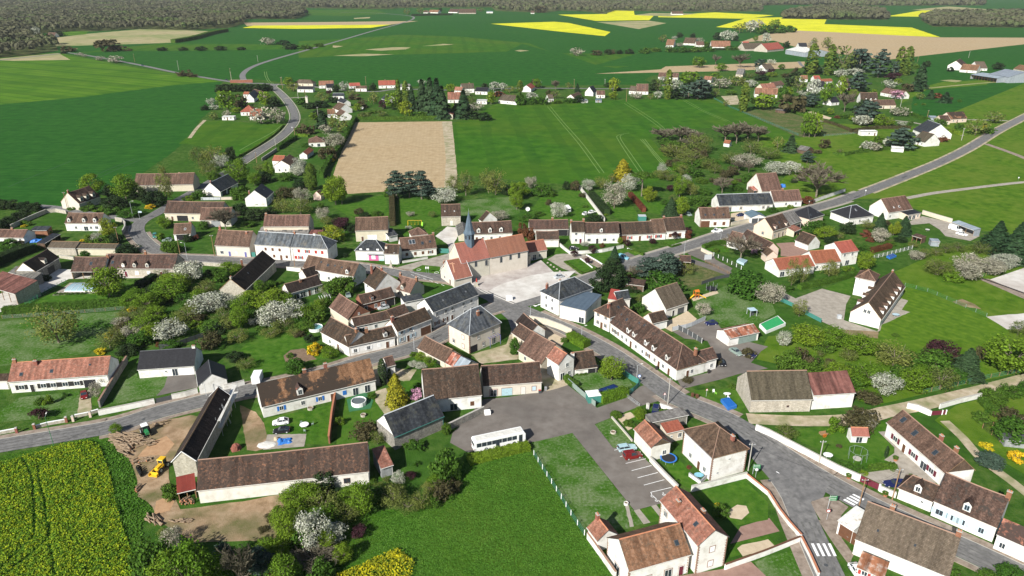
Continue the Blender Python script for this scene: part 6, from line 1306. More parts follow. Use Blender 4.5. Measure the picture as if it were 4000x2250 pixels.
trees('e 50 415 140 180;o 270 525 120 150;g 340 765 250 160;g 560 785 185 170;g 800 845 240 150;o 1090 960 280 200;d 1390 1000 310 220;u 1500 910 240 160;c 1710 1045 210 265;g 870 1115 260 180;g 1260 1170 220 190;o 1490 1155 210 200;b 1000 1190 215 170;o 550 1005 120 90;d 170 980 220 180;x 290 960 200 170;d 360 1000 160 120;k 930 865 60 90;x 1830 905 110 130;g 2120 1010 410 320;o 2170 690 130 130;b 130 785 110 130;S 1610 222 145 95;e 1720 205 200 150;e 1920 160 200 130;b 2050 105 200 120;o 1480 165 180 130;g 832 128 130 165;o 200 265 100 240;o 300 245 90 220;o 530 175 170 140;d 160 295 110 60;d 1950 1250 200 90;d 2100 1205 160 90;d 2240 1180 120 110;x 2130 1449 240 110;x 790 1449 250 140;s 1850 1400 110 60;S 700 135 100 60;e 1170 1035 100 70;d 640 1010 200 70;x 880 1270 200 60;o 450 880 60 60;s 1110 700 60 30')
T(660,640,3.184)
trees('g 870 240 260 290;d 900 440 200 200;g 1070 270 150 160;k 1190 230 160 170;g 1250 210 130 230;d 1450 200 180 110;p 1780 325 135 310;b 1610 145 180 140;e 1660 490 190 190;o 1420 605 200 190;o 1640 625 260 200;e 1920 695 150 150;x 1430 430 170 160;g 2075 505 250 330;k 890 630 180 170;k 1090 690 240 170;k 1270 630 130 120;B 710 825 270 290;d 380 435 150 130;S 270 450 100 80;s 200 452 70 40;k 1640 300 180 150;w 2010 975 270 200;u 2150 805 180 150;d 430 805 120 110;d 80 1105 150 160;k 240 965 110 110;r 330 940 80 80;S 780 1295 120 60;k 500 1425 140 130;b 260 1460 260 220;s 20 765 60 80;d 560 200 160 130;o 480 100 200 150;x 1540 420 160 140;b 1230 430 60 60;d 1340 560 80 80;s 1100 520 90 50;d 990 780 150 80;o 1960 760 120 110;d 640 1440 150 90;r 560 1400 60 50;d 1880 560 100 90')
T(1330,640,3.184)
trees('K 700 430 250 320;K 860 420 180 340;K 1010 440 220 360;K 1120 440 130 220;d 590 405 90 120;b 1300 490 270 190;o 1400 370 170 220;o 1560 395 190 300;o 1840 355 200 290;o 1930 385 230 300;k 2090 385 150 150;g 2170 455 150 220;g 20 505 130 330;u 50 840 150 170;k 140 860 90 120;x 240 630 120 90;k 290 655 120 60;e 870 650 100 60;o 1140 665 90 80;e 1980 710 200 130;b 850 810 70 40;s 600 970 50 40;d 975 795 90 45;S 1880 935 70 60;d 450 640 130 60;S 30 960 50 90;k 60 1160 60 60')
T(2000,640,3.184)
trees('r 130 910 110 230;r 225 955 115 230;g 60 570 150 200;g 110 410 200 180;d 380 385 230 150;e 230 305 130 150;k 680 325 90 130;x 790 335 120 140;b 950 335 150 140;o 1110 305 170 140;e 1270 555 240 330;b 1480 335 200 200;P 1610 405 250 300;w 1700 475 150 190;c 1970 645 150 240;g 2080 410 140 250;u 1970 345 90 80;g 2100 645 170 230;o 1930 205 200 130;b 1860 125 100 130;b 2160 250 120 110;b 570 665 190 180;x 460 510 80 80;k 1010 715 200 130;u 1000 1115 90 100;u 770 1165 80 90;u 940 1245 60 80;u 1430 1025 80 80;u 1750 995 80 70;r 1120 1035 60 60;g 1340 995 60 80;u 2020 945 70 100;r 2190 925 80 120;k 1250 1345 230 200;c 1270 1250 130 240;b 900 1022 100 30;d 200 700 200 80;Y 1370 200 260 250;d 480 400 120 90;o 2000 480 100 100;d 1890 500 80 70;x 1450 160 120 100;o 1240 240 90 120;x 880 420 90 70;d 330 640 120 60;S 1160 640 60 30;s 910 540 70 40')
T(2660,640,3.184)
trees('B 1680 415 440 420;b 1160 150 230 170;b 1350 140 230 160;d 830 240 150 130;d 1060 345 100 70;k 1400 235 80 60;r 1580 495 140 110;B 510 365 200 190;d 200 525 200 150;o 120 385 170 150;d 250 235 150 80;x 640 140 150 130;B 840 110 90 130;S 1360 555 70 60;d 1130 590 120 60;d 1650 855 200 160;g 1790 930 220 150;k 1850 985 150 110;k 2060 860 170 170;o 1960 935 120 90;B 740 1190 330 330;d 430 1095 80 60;g 990 1145 90 80;m 910 1125 80 60;u 80 910 90 120;x 420 240 120 80;d 330 500 120 90;o 60 300 120 110;s 1800 640 70 40;S 560 1050 50 30;x 720 220 80 50;d 1720 760 120 70;x 1500 190 100 80')
T(3300,640,3.184)
trees('c 430 815 130 215;c 720 875 155 240;w 600 892 120 170;o 260 805 150 110;r 250 905 110 100;r 310 965 90 70;e 430 975 190 170;x 510 765 90 70;k 680 965 140 80;c 1860 1060 270 370;c 2100 1200 330 500;c 2240 1170 170 330;e 880 1195 160 120;o 980 1175 180 120;o 1130 1145 130 110;o 1250 1105 160 120;o 1400 1085 180 110;o 1680 1105 230 130;o 1130 1380 260 200;e 1490 1340 260 230;e 1780 1355 290 180;b 1980 1285 300 160;S 1340 1432 205 110;d 200 1100 200 100;o 850 1030 120 60;x 1900 1135 120 80;o 2140 1135 130 70;d 560 1010 120 60;o 560 980 90 60;d 760 1050 100 40')
T(760,280,3.184)
trees('k 310 250 110 105;k 380 248 110 110;k 450 246 110 110;k 520 246 110 105;k 590 246 110 105;k 660 246 110 105;k 730 246 110 110;k 800 246 110 110;k 870 244 110 110;k 930 240 100 100;g 410 485 210 240;x 560 435 160 170;e 830 645 240 190;e 1030 645 190 180;g 520 515 110 70;b 210 425 110 90;b 240 475 110 60;g 890 435 140 180;k 990 435 150 150;k 940 460 120 60;o 240 595 130 90;g 1180 185 130 110;o 1230 245 150 100;d 1330 405 120 90;k 1450 455 160 90;k 1560 445 180 100;o 1600 385 150 130;u 1680 295 70 60;k 1760 255 80 110;b 1860 235 120 100;k 1730 385 110 90;k 1560 570 180 120;c 1590 705 130 190;x 1400 780 200 160;o 1800 765 210 230;e 1630 765 140 100;x 2000 345 150 80;g 2030 490 110 90;o 2120 575 150 60;e 1740 955 230 190;x 1660 1085 190 180;d 1400 935 120 50;b 1300 1205 150 130;k 460 1085 110 180;o 250 1155 260 230;b 330 1205 180 160;o 60 1165 170 220;o 180 1305 180 130;o 860 1240 200 110;g 1480 600 100 90;d 1700 840 100 60;y 1710 1120 60 50;d 1300 760 100 90;e 400 560 90 70;o 1950 300 120 70;x 2080 460 120 90;k 130 480 90 80')
T(1400,280,3.184)
trees('g 430 475 170 210;o 190 405 130 150;u 310 465 90 110;p 505 475 65 340;k 540 440 90 240;p 600 485 85 330;c 670 490 95 310;w 600 565 160 180;B 650 475 100 170;c 800 485 140 380;c 900 505 150 420;c 985 565 170 470;c 1045 585 150 400;g 920 475 70 200;b 790 165 110 60;g 1150 255 130 100;c 1310 575 170 340;d 1220 505 120 130;b 1350 305 100 80;o 1400 410 120 110;k 1390 585 200 130;e 1440 485 170 90;k 1570 605 150 110;g 1650 405 100 150;k 1570 195 80 60;b 1700 235 130 100;b 1800 235 90 90;o 1880 265 120 80;d 2010 415 110 170;p 2010 250 70 130;b 2160 365 130 100;x 2200 195 100 110;d 2130 405 120 90;r 1740 305 150 40;o 70 575 150 50;o 300 555 150 50;k 180 235 90 110;x 60 440 110 110;d 780 560 150 60;k 1130 570 100 130;s 170 520 80 40;o 1930 345 100 70')
T(2060,280,3.184)
trees('g 120 205 110 110;B 350 235 90 120;o 510 205 80 70;c 620 255 55 105;w 1070 245 120 150;w 1060 345 90 100;k 1130 235 60 50;d 180 405 150 120;d 60 405 100 100;o 350 335 110 100;x 280 285 90 70;d 530 385 150 60;k 650 385 110 110;d 370 395 110 50;k 1560 240 110 160;o 1620 245 90 150;p 1740 345 90 330;b 1840 235 150 130;k 1860 335 200 130;K 2000 335 220 170;K 2120 345 230 250;g 2000 165 220 160;b 1690 135 100 70;e 1350 335 140 70;b 1620 335 100 90;o 1530 345 80 70;B 1700 865 260 160;B 1900 855 300 150;o 1850 1065 330 170;o 2050 1155 260 180;o 1900 1155 160 100;d 2160 1185 200 120;x 2130 1085 200 150;e 2000 785 150 60;x 1740 1000 160 120;d 1700 900 130 90;B 1980 960 160 120;o 2060 900 200 110;x 2000 1260 200 110;k 1000 190 90 60;s 1080 345 80 40')
T(2700,200,3.184)
trees('B 600 205 170 170;B 300 175 90 130;g 90 205 150 130;g 370 245 140 90;g 300 365 130 90;o 560 430 200 120;K 850 220 130 120;u 860 305 110 60;b 990 165 100 60;b 840 270 110 70;u 1000 285 100 60;g 1120 225 90 60;K 60 580 170 200;K 170 585 160 200;e 350 465 230 130;o 300 565 100 100;b 730 450 130 90;k 680 415 120 80;p 640 757 100 335;g 890 725 270 190;x 1260 770 320 240;k 1230 435 150 180;k 1310 335 120 100;o 1320 515 170 200;d 1130 605 100 200;g 1190 560 150 110;b 1510 565 150 210;b 1380 565 110 70;K 1470 690 220 150;p 1480 290 130 340;p 1700 300 120 340;o 1860 290 270 330;K 2080 270 220 290;k 1500 285 190 170;b 1580 285 100 60;b 1860 325 150 90;b 2020 305 170 90;K 2060 505 230 220;g 1850 565 130 240;g 1660 670 140 270;S 2020 545 160 60;g 1720 790 90 80;d 1650 785 90 60;r 1820 835 70 40;B 1900 755 160 220;'
     'g 1400 1065 110 290;g 1465 1072 130 300;g 1535 1070 120 290;k 2150 810 230 250;u 2080 825 120 90;b 2120 925 200 120;g 2000 865 80 60;B 420 1125 260 220;B 560 1145 250 240;B 700 1125 260 230;B 830 1125 180 180;o 740 1275 220 180;o 1070 1215 130 150;c 1230 1255 140 210;e 680 1435 300 150;o 500 1405 250 150;o 960 1335 240 140;K 1440 1390 150 140;o 100 1255 250 230;b 2180 1235 150 110;x 1650 1205 130 120;x 1570 1272 110 45;o 1850 1262 80 50;o 900 660 90 80;g 500 540 120 40;x 1350 700 120 100;d 1560 700 100 60;o 430 690 70 80;k 1600 1060 60 90;d 220 1440 200 130;x 1180 330 120 50;o 720 330 130 60;g 1000 320 120 40;k 860 360 160 60;e 1580 900 90 30;d 1880 830 110 60')
T(3300,200,1.8)
trees('K 85 145 100 145;K 232 185 120 175;p 370 165 55 175;p 425 170 60 180;K 340 175 60 100;c 520 262 80 180;c 505 282 60 70;u 350 205 100 50;b 315 262 100 55;g 370 235 50 40;x 430 285 80 60;m 355 338 80 65;c 600 337 45 65;r 645 332 60 42;c 703 363 65 75;o 525 338 55 45;K 150 505 150 160;k 190 505 80 100;e 120 520 110 65;g 240 535 80 90;g 290 525 90 60;e 380 455 110 60;b 400 525 60 30;K 400 690 180 140;e 175 698 120 62;b 305 675 80 60;g 235 655 90 60;r 685 635 70 50;d 650 525 90 60;d 800 548 50 48;o 915 590 130 110;o 1045 505 110 80;d 1000 575 90 50;k 1075 128 70 55;k 575 110 40 50;k 740 143 40 40;d 500 123 40 35;s 498 380 20 16;s 553 378 28 16;d 460 518 30 34;y 985 545 30 25;u 20 300 40 40;d 280 380 60 50;o 60 330 50 60;g 200 320 50 50;d 60 470 60 40;s 808 357 34 22;x 745 345 26 24')
T(2600,0,1.04)
trees('o 300 134 50 36;b 345 132 40 45;d 400 137 60 40;e 378 122 40 36;d 450 134 60 38;d 500 131 50 30;g 440 118 40 36;o 330 128 40 36;b 245 166 45 40;b 272 166 35 34;k 210 163 30 36;k 55 153 25 25;k 110 157 22 26;b 35 166 20 18;k 285 167 20 30;b 405 178 30 40;d 20 212 40 16;d 70 212 50 18;d 120 211 50 20;d 170 208 50 20;o 650 196 40 42;o 600 185 30 30;k 490 195 25 32;e 590 200 30 30;d 260 203 40 14;d 300 202 40 14;o 10 205 30 20;e 140 172 26 18;d 165 190 30 22;e 60 190 30 16;g 365 168 20 22')
T(1300,0,1.12)
trees('e 1065 244 52 32;x 1152 242 50 18;k 1205 239 32 28;x 1228 235 24 22;k 1255 237 26 22;k 1296 236 36 27;d 1366 233 46 28;d 1412 226 42 20;o 1444 184 36 30;o 325 64 28 24;o 385 62 30 27;k 470 52 15 20;o 648 52 30 16;x 905 56 50 30')
T(0,0,1.12)
trees('e 508 275 60 18;e 440 264 36 13;e 350 245 30 10;x 812 332 65 24;x 845 337 40 14;k 710 222 40 9;k 800 221 38 8;k 880 221 46 9;k 965 220 48 9;k 1055 219 34 8;x 480 224 110 16;x 300 226 60 14;x 560 223 30 8;k 1240 196 50 8;k 1270 215 60 10;b 160 160 32 38;k 250 158 60 14;k 280 234 26 12;e 370 250 20 12;o 540 222 20 8;d 1395 205 40 12;d 1340 215 50 8;e 1170 196 60 6')
T(0,1000,2.229)
trees('g 1160 440 170 120;o 1240 560 180 120;d 1400 330 160 120;g 1560 300 200 150;o 1640 560 190 130;g 1740 400 150 110;d 1850 640 180 100;o 1540 640 160 110;x 1080 660 150 110;d 1230 760 200 130;g 1330 720 170 120;d 1480 800 150 60;o 2020 620 170 110;g 2180 420 150 120;d 2180 560 120 120;S 1700 620 120 60;o 1420 180 120 80')
T(1000,1000,2.229)
trees('g 240 460 190 140;d 90 560 170 130;g 420 560 150 130;o 250 640 180 110;d 420 640 170 80;g 540 500 120 110;o 130 700 150 80;d 640 420 110 80;s 40 640 80 50;x 380 700 90 50;d 580 820 90 60;o 600 330 110 80')
T(1000,1600,2.229)
trees('d 420 760 200 130;g 220 1040 170 190;d 420 1180 230 200;g 560 1020 240 170;d 700 1000 170 130;g 820 820 160 150;d 1030 780 160 100;o 1320 880 190 110;d 1520 820 170 110;x 1700 700 140 110;g 180 1330 200 180;d 330 1420 220 140;o 1080 720 120 80;o 1250 760 130 80;x 480 1250 170 90;g 1560 680 130 120')
T(3000,1000,2.229)
trees('d 480 820 150 100;g 700 800 160 110;o 980 880 160 120;d 1180 1050 190 120;g 1340 1080 180 130;o 700 900 140 90;g 620 1060 200 130;d 760 1130 160 100;o 1580 960 150 120;d 1640 1080 150 120;S 1100 1140 110 60;s 420 930 110 60;x 540 950 90 60')
T(2660,640,3.184)
trees('o 30 150 160 140;g 90 330 130 120;d 300 380 130 90;o 420 120 160 130;x 560 170 150 110;d 700 330 130 80;o 330 60 180 130;B 720 90 150 130;o 930 190 130 90;g 640 260 110 70')
T(2060,280,3.184)
trees('d 1820 960 220 120;o 1950 1080 200 130;B 2080 880 180 130;g 1900 1250 200 120;d 2050 1300 220 130;o 2180 1020 190 130;x 1800 1180 150 110;o 1650 1330 180 110')
T(0,1600,2.229)
trees('g 1500 1570 260 300;g 1880 1520 230 240;d 1560 1330 150 130;g 1760 1400 170 170;d 2060 1420 170 170')
T(1000,1600,2.229)
trees('g 110 1320 180 190;g 260 1530 250 250;d 560 1480 220 180;g 760 1330 160 160')
# ---- hedges: leafy boxes that follow a line
def hedge(label,pts,w=2.0,h=2.0,kind='d',dens=1.0,smooth=True,jit=.12):
 P2=line(pts,smooth);P2=fine(P2,1.6);A=offs(P2,w/2*.86);B=offs(P2,-w/2*.86);rs=np.random.RandomState(len(P2));z=Vector((0,0,h*.93))
 L=sum((b-a).length for a,b in zip(P2,P2[1:]));lod=P2[0].length>420;ls=.13 if not lod else .34
 n=int(min(9000,L*(2*h+w)*(18 if not lod else 3.2)*dens));seg=np.array([[a.x,a.y]for a in P2]);d=np.diff(seg,axis=0);ln=np.linalg.norm(d,axis=1);c=np.concatenate([[0],np.cumsum(ln)])
 s=rs.uniform(0,c[-1],n);i=np.clip(np.searchsorted(c,s)-1,0,len(ln)-1);f=(s-c[i])/ln[i];C=seg[i]+d[i]*f[:,None];t=d[i]/ln[i][:,None];nn=np.stack([-t[:,1],t[:,0]],1)
 u=rs.uniform(0,2*h+w,n);bump=jit*np.sin(s*1.9)*np.cos(s*.7+1)+rs.normal(size=n)*.06;off=np.where(u<h,-w/2-bump,np.where(u>h+w,w/2+bump,u-h-w/2));zz=np.where(u<h,u,np.where(u>h+w,u-h-w,h+bump*1.4))
 V=np.concatenate([C+nn*off[:,None],zz[:,None]],1);N=np.concatenate([nn*np.sign(off)[:,None]*np.where((u<h)|(u>h+w),1,.1)[:,None],np.where((u<h)|(u>h+w),.2,1)[:,None]],1)+rs.normal(size=(n,3))*.4
 N/=np.linalg.norm(N,axis=1)[:,None];lv=cards(V,N,rs.uniform(.6,1.4,n)*ls,rs)
 m=MB().mat(LM(TM.get(kind,kind)))
 for j in range(len(P2)-1):
  m.face([A[j],A[j+1],A[j+1]+z,A[j]+z]);m.face([B[j+1],B[j],B[j]+z,B[j+1]+z]);m.face([A[j]+z,A[j+1]+z,B[j+1]+z,B[j]+z])
 m.face([A[0],A[0]+z,B[0]+z,B[0]]);m.face([B[-1],B[-1]+z,A[-1]+z,A[-1]])
 m.v+=[tuple(v)for v in lv.tolist()];k0=len(m.v)-len(lv)
 for j in range(n):m.f.append((k0+4*j,k0+4*j+1,k0+4*j+2,k0+4*j+3));m.m.append(0);m.uv.append([(0,0)]*4)
 return tag(m.build('hedge'),label,'hedge')
T(0,1000,2.229)
hedge('long clipped hedge with a brownish top between the pool garden and the paddock',[(35,505),(300,482),(700,455),(1130,425)],2.6,2.4,'d')
hedge('short dark hedge piece behind the pool garden',[(1200,285),(1280,240),(1350,195)],2.4,2.2,'k')
hedge('second dark hedge piece beside the small brown-roofed porch',[(1290,340),(1360,290),(1440,235)],2.4,2.2,'k')
T(0,640,3.184)
hedge('dark hedge running to the left frame edge below the carport',[(-150,1330),(0,1245),(200,1160),(420,1085)],4,3.4,'k')
T(1000,1600,2.229)
hedge('green hedge directly in front of the white bus',[(1850,462),(2020,420),(2229,368),(2375,335)],2.8,1.4,'g')
T(2000,1000,2.229)
hedge('clipped hedge behind the fenced garden at the street bend',[(505,715),(560,755),(650,800)],3.2,2.2,'g')
hedge('box-shaped hedge beside the green garden shed and the covered pool',[(770,1270),(880,1240),(995,1208)],2.6,2.2,'g')
hedge('low hedge inside the green fence of the street garden',[(455,1060),(500,1110),(570,1150)],1.6,1.4,'d')
T(3000,1600,2.229)
hedge('low box hedge behind the maroon gate courtyard',[(880,520),(990,508),(1110,500)],1.5,.9,'d')
T(3000,1000,2.229)
hedge('dark hedge in front of the birches and the red-roofed house',[(270,290),(500,240),(765,165)],2.2,1.7,'d')
hedge('diagonal hedge on the lawn at the right edge',[(1850,1270),(1900,1320),(1970,1395)],2.0,1.6,'d')
T(1330,640,3.184)
hedge('tall red-brown hedge running away from the street between two meadows',[(640,430),(645,600),(650,775)],2.4,2.6,'x')
T(2000,640,3.184)
hedge('dark conifer hedge beside the long garden wall',[(985,420),(1070,520),(1180,640)],3.2,3.2,'k')
hedge('red-leaved hedge between the two gardens with the flat-topped pine',[(1465,400),(1550,490),(1640,600)],2.0,2.2,'r')
hedge('low clipped hedge beside the blue car parking bay',[(1440,1082),(1540,1110),(1640,1140)],1.2,.9,'d')
hedge('low clipped hedge around the grass square by the church',[(660,1225),(870,1372),(1075,1310)],1.0,.6,'d',smooth=False)
hedge('low clipped hedge along the front lawn of the terrace',[(1855,985),(1985,1040),(2100,1005)],1.0,.6,'d',smooth=False)
T(2660,640,3.184)
hedge('ivy-dark hedge along the parking entrance below the main road',[(275,1055),(400,1010),(560,985)],1.8,1.5,'d')
T(3300,640,3.184)
hedge('red-leaved hedge behind the white posts above the blue pool',[(290,1115),(430,1075),(560,1045)],2.0,1.8,'r')
T(760,280,3.184)
hedge('tall dark hedge on the left edge of the ploughed field',[(1990,600),(1900,790),(1820,930),(1720,1070),(1640,1190),(1580,1330)],2.6,3,'d')
hedge('dark hedge with a shadow beside the valley road',[(1035,975),(1140,900),(1260,835)],2.6,2.6,'d')
hedge('thin hedge line between the small field and the valley road',[(560,1055),(700,985),(860,880),(1000,780),(1110,670)],.8,1.0,'d')
hedge('flat-topped hedge behind the valley garden',[(1270,800),(1420,812)],2,1.6,'g',smooth=False)
hedge('green hedge at the corner above the ploughed field',[(1990,600),(2229,595)],2,2.2,'d',smooth=False)
T(1400,280,3.184)
hedge('long flat green hedge along the top of the ploughed field',[(170,600),(500,598),(990,590)],2.4,2.6,'d')
hedge('inner garden hedge behind the long flat hedge',[(130,520),(300,505),(500,505)],2,1.8,'d')
T(2700,200,3.184)
hedge('brownish hedge along the paddock fence',[(1580,865),(1750,910),(1900,965),(2080,1030)],2,1.8,'x')
hedge('ochre hedge curving round the far garden lawn',[(1150,330),(1250,290),(1310,230)],3,2.4,'x')
hedge('low dark hedge line across the right meadow',[(1760,1280),(1900,1285),(2229,1255)],1.4,1.0,'d')
hedge('pale hedge on the far side of the paddock',[(1250,750),(1340,790),(1400,800)],2,1.8,'d')
T(3300,200,1.8)
hedge('rounded hedge below the patchy-roofed pink house',[(695,548),(750,570),(812,592)],3,2,'g')
hedge('long brown hedge behind the white cabin',[(40,570),(200,548),(330,545),(460,545)],2.4,2,'x')
hedge('grey-green hedge along the meadow below the blossoming tree',[(-10,735),(150,705),(340,690)],2,1.6,'d')
hedge('dark hedge between the far gardens and the wheat',[(430,430),(520,470),(590,490)],2.5,2.2,'d')
T(2600,0,1.04)
hedge('dark straight hedge in front of the hamlet houses',[(200,204),(260,203),(322,200)],4,3,'k')
T(1300,0,1.12)
hedge('dark hedge in front of the distant farm',[(345,70),(430,68),(522,66)],8,5,'k')
T(0,0,1.12)
hedge('tall dark hedge slanting from the left wood across the stubble field',[(758,188),(850,172),(920,152),(992,138)],9,6,'d')
# ---- far woods: one mass of crowns
def inside(P2,x,y):
 r=np.zeros(len(x),bool)
 for i in range(len(P2)):
  a,b=P2[i],P2[i-1]
  if abs(a.y-b.y)<1e-9:continue
  c=((a.y>y)!=(b.y>y))&(x<(b.x-a.x)*(y-a.y)/(b.y-a.y)+a.x);r^=c
 return r
def woodpts(pts,sp,rs):
 P2=[W(q(p))for p in pts];x0,x1=min(p.x for p in P2),max(p.x for p in P2);y0,y1=min(p.y for p in P2),max(p.y for p in P2)
 nx,ny=int((x1-x0)/sp)+1,int((y1-y0)/sp)+1;X,Y=np.meshgrid(x0+np.arange(nx)*sp,y0+np.arange(ny)*sp);X=X.ravel()+rs.uniform(-.5,.5,X.size)*sp;Y=Y.ravel()+rs.uniform(-.5,.5,Y.size)*sp
 k=inside(P2,X,Y);poly('wood_floor',pts,'scrub',5);return np.stack([X[k],Y[k]],1)
def wood(label,regions,front=()):
 rs=np.random.RandomState(5);pts=np.concatenate([woodpts(r,sp,rs)for r,sp in regions])
 n=len(pts);H=rs.uniform(12,19,n);R=rs.uniform(5,8.5,n);dist=np.linalg.norm(pts,axis=1);R*=np.clip(dist/2200,.8,1.7)
 T0=[]
 K=17;V=[];base=np.arange(n)
 for j in range(K):
  v=rs.normal(size=(n,3));v/=np.linalg.norm(v,axis=1)[:,None];v[:,2]=np.abs(v[:,2])*1.15-.25
  C=np.stack([pts[:,0]+v[:,0]*R*.8,pts[:,1]+v[:,1]*R*.8,H*.62+v[:,2]*H*.36],1);N=v+rs.normal(size=(n,3))*.12;N/=np.linalg.norm(N,axis=1)[:,None]
  V.append(cards(C,N,R*rs.uniform(.36,.6,n),rs))
 V=np.concatenate(V);m=npmesh('far_wood',V,4,leafmat('wood_crowns',(.085,.085,.055),(.115,.115,.062),(.095,.145,.04),.25,.1,0))
 mt=m.materials[0];nt_=mt.node_tree;nz=[x for x in nt_.nodes if x.type=='TEX_NOISE'][0];nz.inputs['Scale'].default_value=.008
 o=bpy.data.objects.new('far_wood',m);COL.objects.link(o);o['kind']='stuff';o['label']=label;return o
T(0,0,1.12)
WR=[([(-300,275),(0,252),(100,242),(255,222),(240,192),(150,185),(135,168),(150,150),(330,136),(400,138),(600,127),(820,133),(1000,122),(1065,104),(1075,84),(1290,84),(1340,66),(1325,47),(1280,34),(900,8),(-400,8)],13),
     ([(-500,8),(1280,34),(1456,38),(1700,40),(1750,36),(1900,34),(2150,32),(2170,48),(2380,57),(2450,46),(2560,50),(2640,62),(2690,46),(2960,52),(3330,50),(3330,24),(3600,20),(3860,25),(4300,24),(4300,-22),(-500,-22)],24)]
WR=[WR[0],WR[1]]
T(0,0,1.12);A1_=WR
wood('grey-brown budding woods along the horizon with greener stands',A1_)
T(2600,0,1.04)
def grove(label,pts,sp):
 o=wood(label,[(pts,sp)]);return o
grove('dark budding wood between the rapeseed fields',[(470,76),(480,66),(520,50),(700,34),(880,50),(905,80),(700,80)],12)
grove('dark wood at the right edge behind the wheat',[(1030,78),(1060,95),(1085,108),(1290,111),(1700,114),(1700,60),(1300,60),(1100,62)],12)
# ---- standing crop and rough grass close to the camera
def crop(name,label,pts,dens,h,mat,size,tracks=(),seed=1):
 rs=np.random.RandomState(seed);P2=[W(q(p))for p in pts];x0,x1=min(p.x for p in P2),max(p.x for p in P2);y0,y1=min(p.y for p in P2),max(p.y for p in P2);n=int((x1-x0)*(y1-y0)*dens)
 X,Y=rs.uniform(x0,x1,n),rs.uniform(y0,y1,n);k=inside(P2,X,Y)
 for t in tracks:
  for a,b in zip(line(t),line(t)[1:]):
   dx,dy=b.x-a.x,b.y-a.y;u=np.clip(((X-a.x)*dx+(Y-a.y)*dy)/(dx*dx+dy*dy+1e-9),0,1);k&=np.hypot(X-a.x-u*dx,Y-a.y-u*dy)>rs.uniform(.15,.4,n)
 X,Y=X[k],Y[k];n=len(X);hh=h*(.75+.35*np.sin(X*.31+np.sin(Y*.23)*2)*np.cos(Y*.27)+rs.uniform(-.2,.2,n));C=np.stack([X,Y,hh*rs.uniform(.45,1,n)],1);N=rs.normal(size=(n,3))*(.5 if h>.3 else .22)+np.array([0,-.2,.8]);N/=np.linalg.norm(N,axis=1)[:,None]
 o=bpy.data.objects.new(name,npmesh(name,cards(C,N,rs.uniform(.6,1.4,n)*size,rs),4,mat));COL.objects.link(o);o['kind']='stuff';o['label']=label
def flmat(name,cs,sc,pos):
 m=leafmat(name,*cs[:3],.2,.35,0);n=[x for x in m.node_tree.nodes if x.type=='VALTORGB'][0].color_ramp;e=n.elements
 for i,(c,p)in enumerate(zip(cs,pos)):
  if i>=len(e):e.new(p)
  e[i].position=p;e[i].color=(*c,1)
 nz=[x for x in m.node_tree.nodes if x.type=='TEX_NOISE'][0];nz.inputs['Scale'].default_value=sc;nz.inputs['Detail'].default_value=8;nz.inputs['Roughness'].default_value=.75;return m
T(0,1600,2.229)
RP=flmat('rape_flowers',[(.045,.12,.010),(.10,.20,.012),(.26,.32,.012),(.50,.47,.010)],1.0,[.28,.44,.58,.74])
crop('rapeseed','green rapeseed coming into yellow flower with dark tractor rows',[(-900,760),(0,470),(200,420),(500,320),(760,280),(870,330),(960,560),(1000,760),(1060,1000),(1150,1250),(1290,1449),(1500,1900),(-900,1900)],28,.9,RP,.125,
     [[(190,430),(260,540),(290,700),(300,1000),(300,1100),(0,1400)],[(340,640),(390,800),(400,950),(430,1120),(250,1280),(0,1480)],[(430,1180),(460,1300),(480,1449)],[(330,500),(350,640)]])
T(1000,1600,2.229)
crop('rapeseed','bright yellow rapeseed corner at the bottom of the meadow',[(600,1520),(700,1449),(860,1380),(1050,1290),(1240,1225),(1330,1300),(1380,1340),(1360,1449),(1340,1700),(600,1700)],30,.9,flmat('rape_flowers_full',[(.10,.16,.014),(.35,.33,.012),(.62,.54,.012)],.5,[.34,.5,.68]),.12,(),2)
crop('meadow_grass','thick uneven spring grass of the big meadow',[(400,1449),(700,1340),(900,1180),(1000,1000),(1300,860),(1500,860),(1750,700),(1760,560),(1900,440),(2300,330),(2420,400),(2700,800),(2900,1110),(3150,1449),(3300,1700),(300,1700)],26,.12,flmat('grass_blades',[(.038,.105,.010),(.055,.142,.013),(.08,.175,.02),(.16,.24,.05)],.25,[.3,.46,.6,.78]),.085,(),3)
T(0,1600,2.229)
crop('verge_grass','dark rough grass strip between the rapeseed and the log yard',[(870,330),(960,230),(1010,350),(1120,430),(1180,620),(1200,760),(1330,850),(1230,1010),(1300,1449),(1160,1280),(1060,1000),(1000,760),(960,560)],12,.4,MC['grass_blades'],.14,(),4)
# ================================================================ walls, fences, street furniture, vehicles
def wall(label,pts,h=1.5,th=.28,mat='white',cap='concrete',base=0):
 P2=line(pts,False);A,B=offs(P2,th/2),offs(P2,-th/2);z=Vector((0,0,h));m=MB().mat(WALL(mat))
 for i in range(len(P2)-1):m.face([A[i+1],A[i],A[i]+z,A[i+1]+z]);m.face([B[i],B[i+1],B[i+1]+z,B[i]+z])
 for s,t in((0,1),(-1,-1)):m.face([A[s],B[s],B[s]+z,A[s]+z])
 w=tag(m.build('garden_wall'),label,'wall');A,B=offs(P2,th/2+.05),offs(P2,-th/2-.05);m=MB().mat(P(cap,.8));z2=z+Vector((0,0,.09))
 for i in range(len(P2)-1):
  m.face([B[i]+z2,B[i+1]+z2,A[i+1]+z2,A[i]+z2]);m.face([A[i]+z,A[i+1]+z,B[i+1]+z,B[i]+z]);m.face([A[i+1]+z,A[i]+z,A[i]+z2,A[i+1]+z2]);m.face([B[i]+z,B[i+1]+z,B[i+1]+z2,B[i]+z2])
 m.build('coping',w);return w
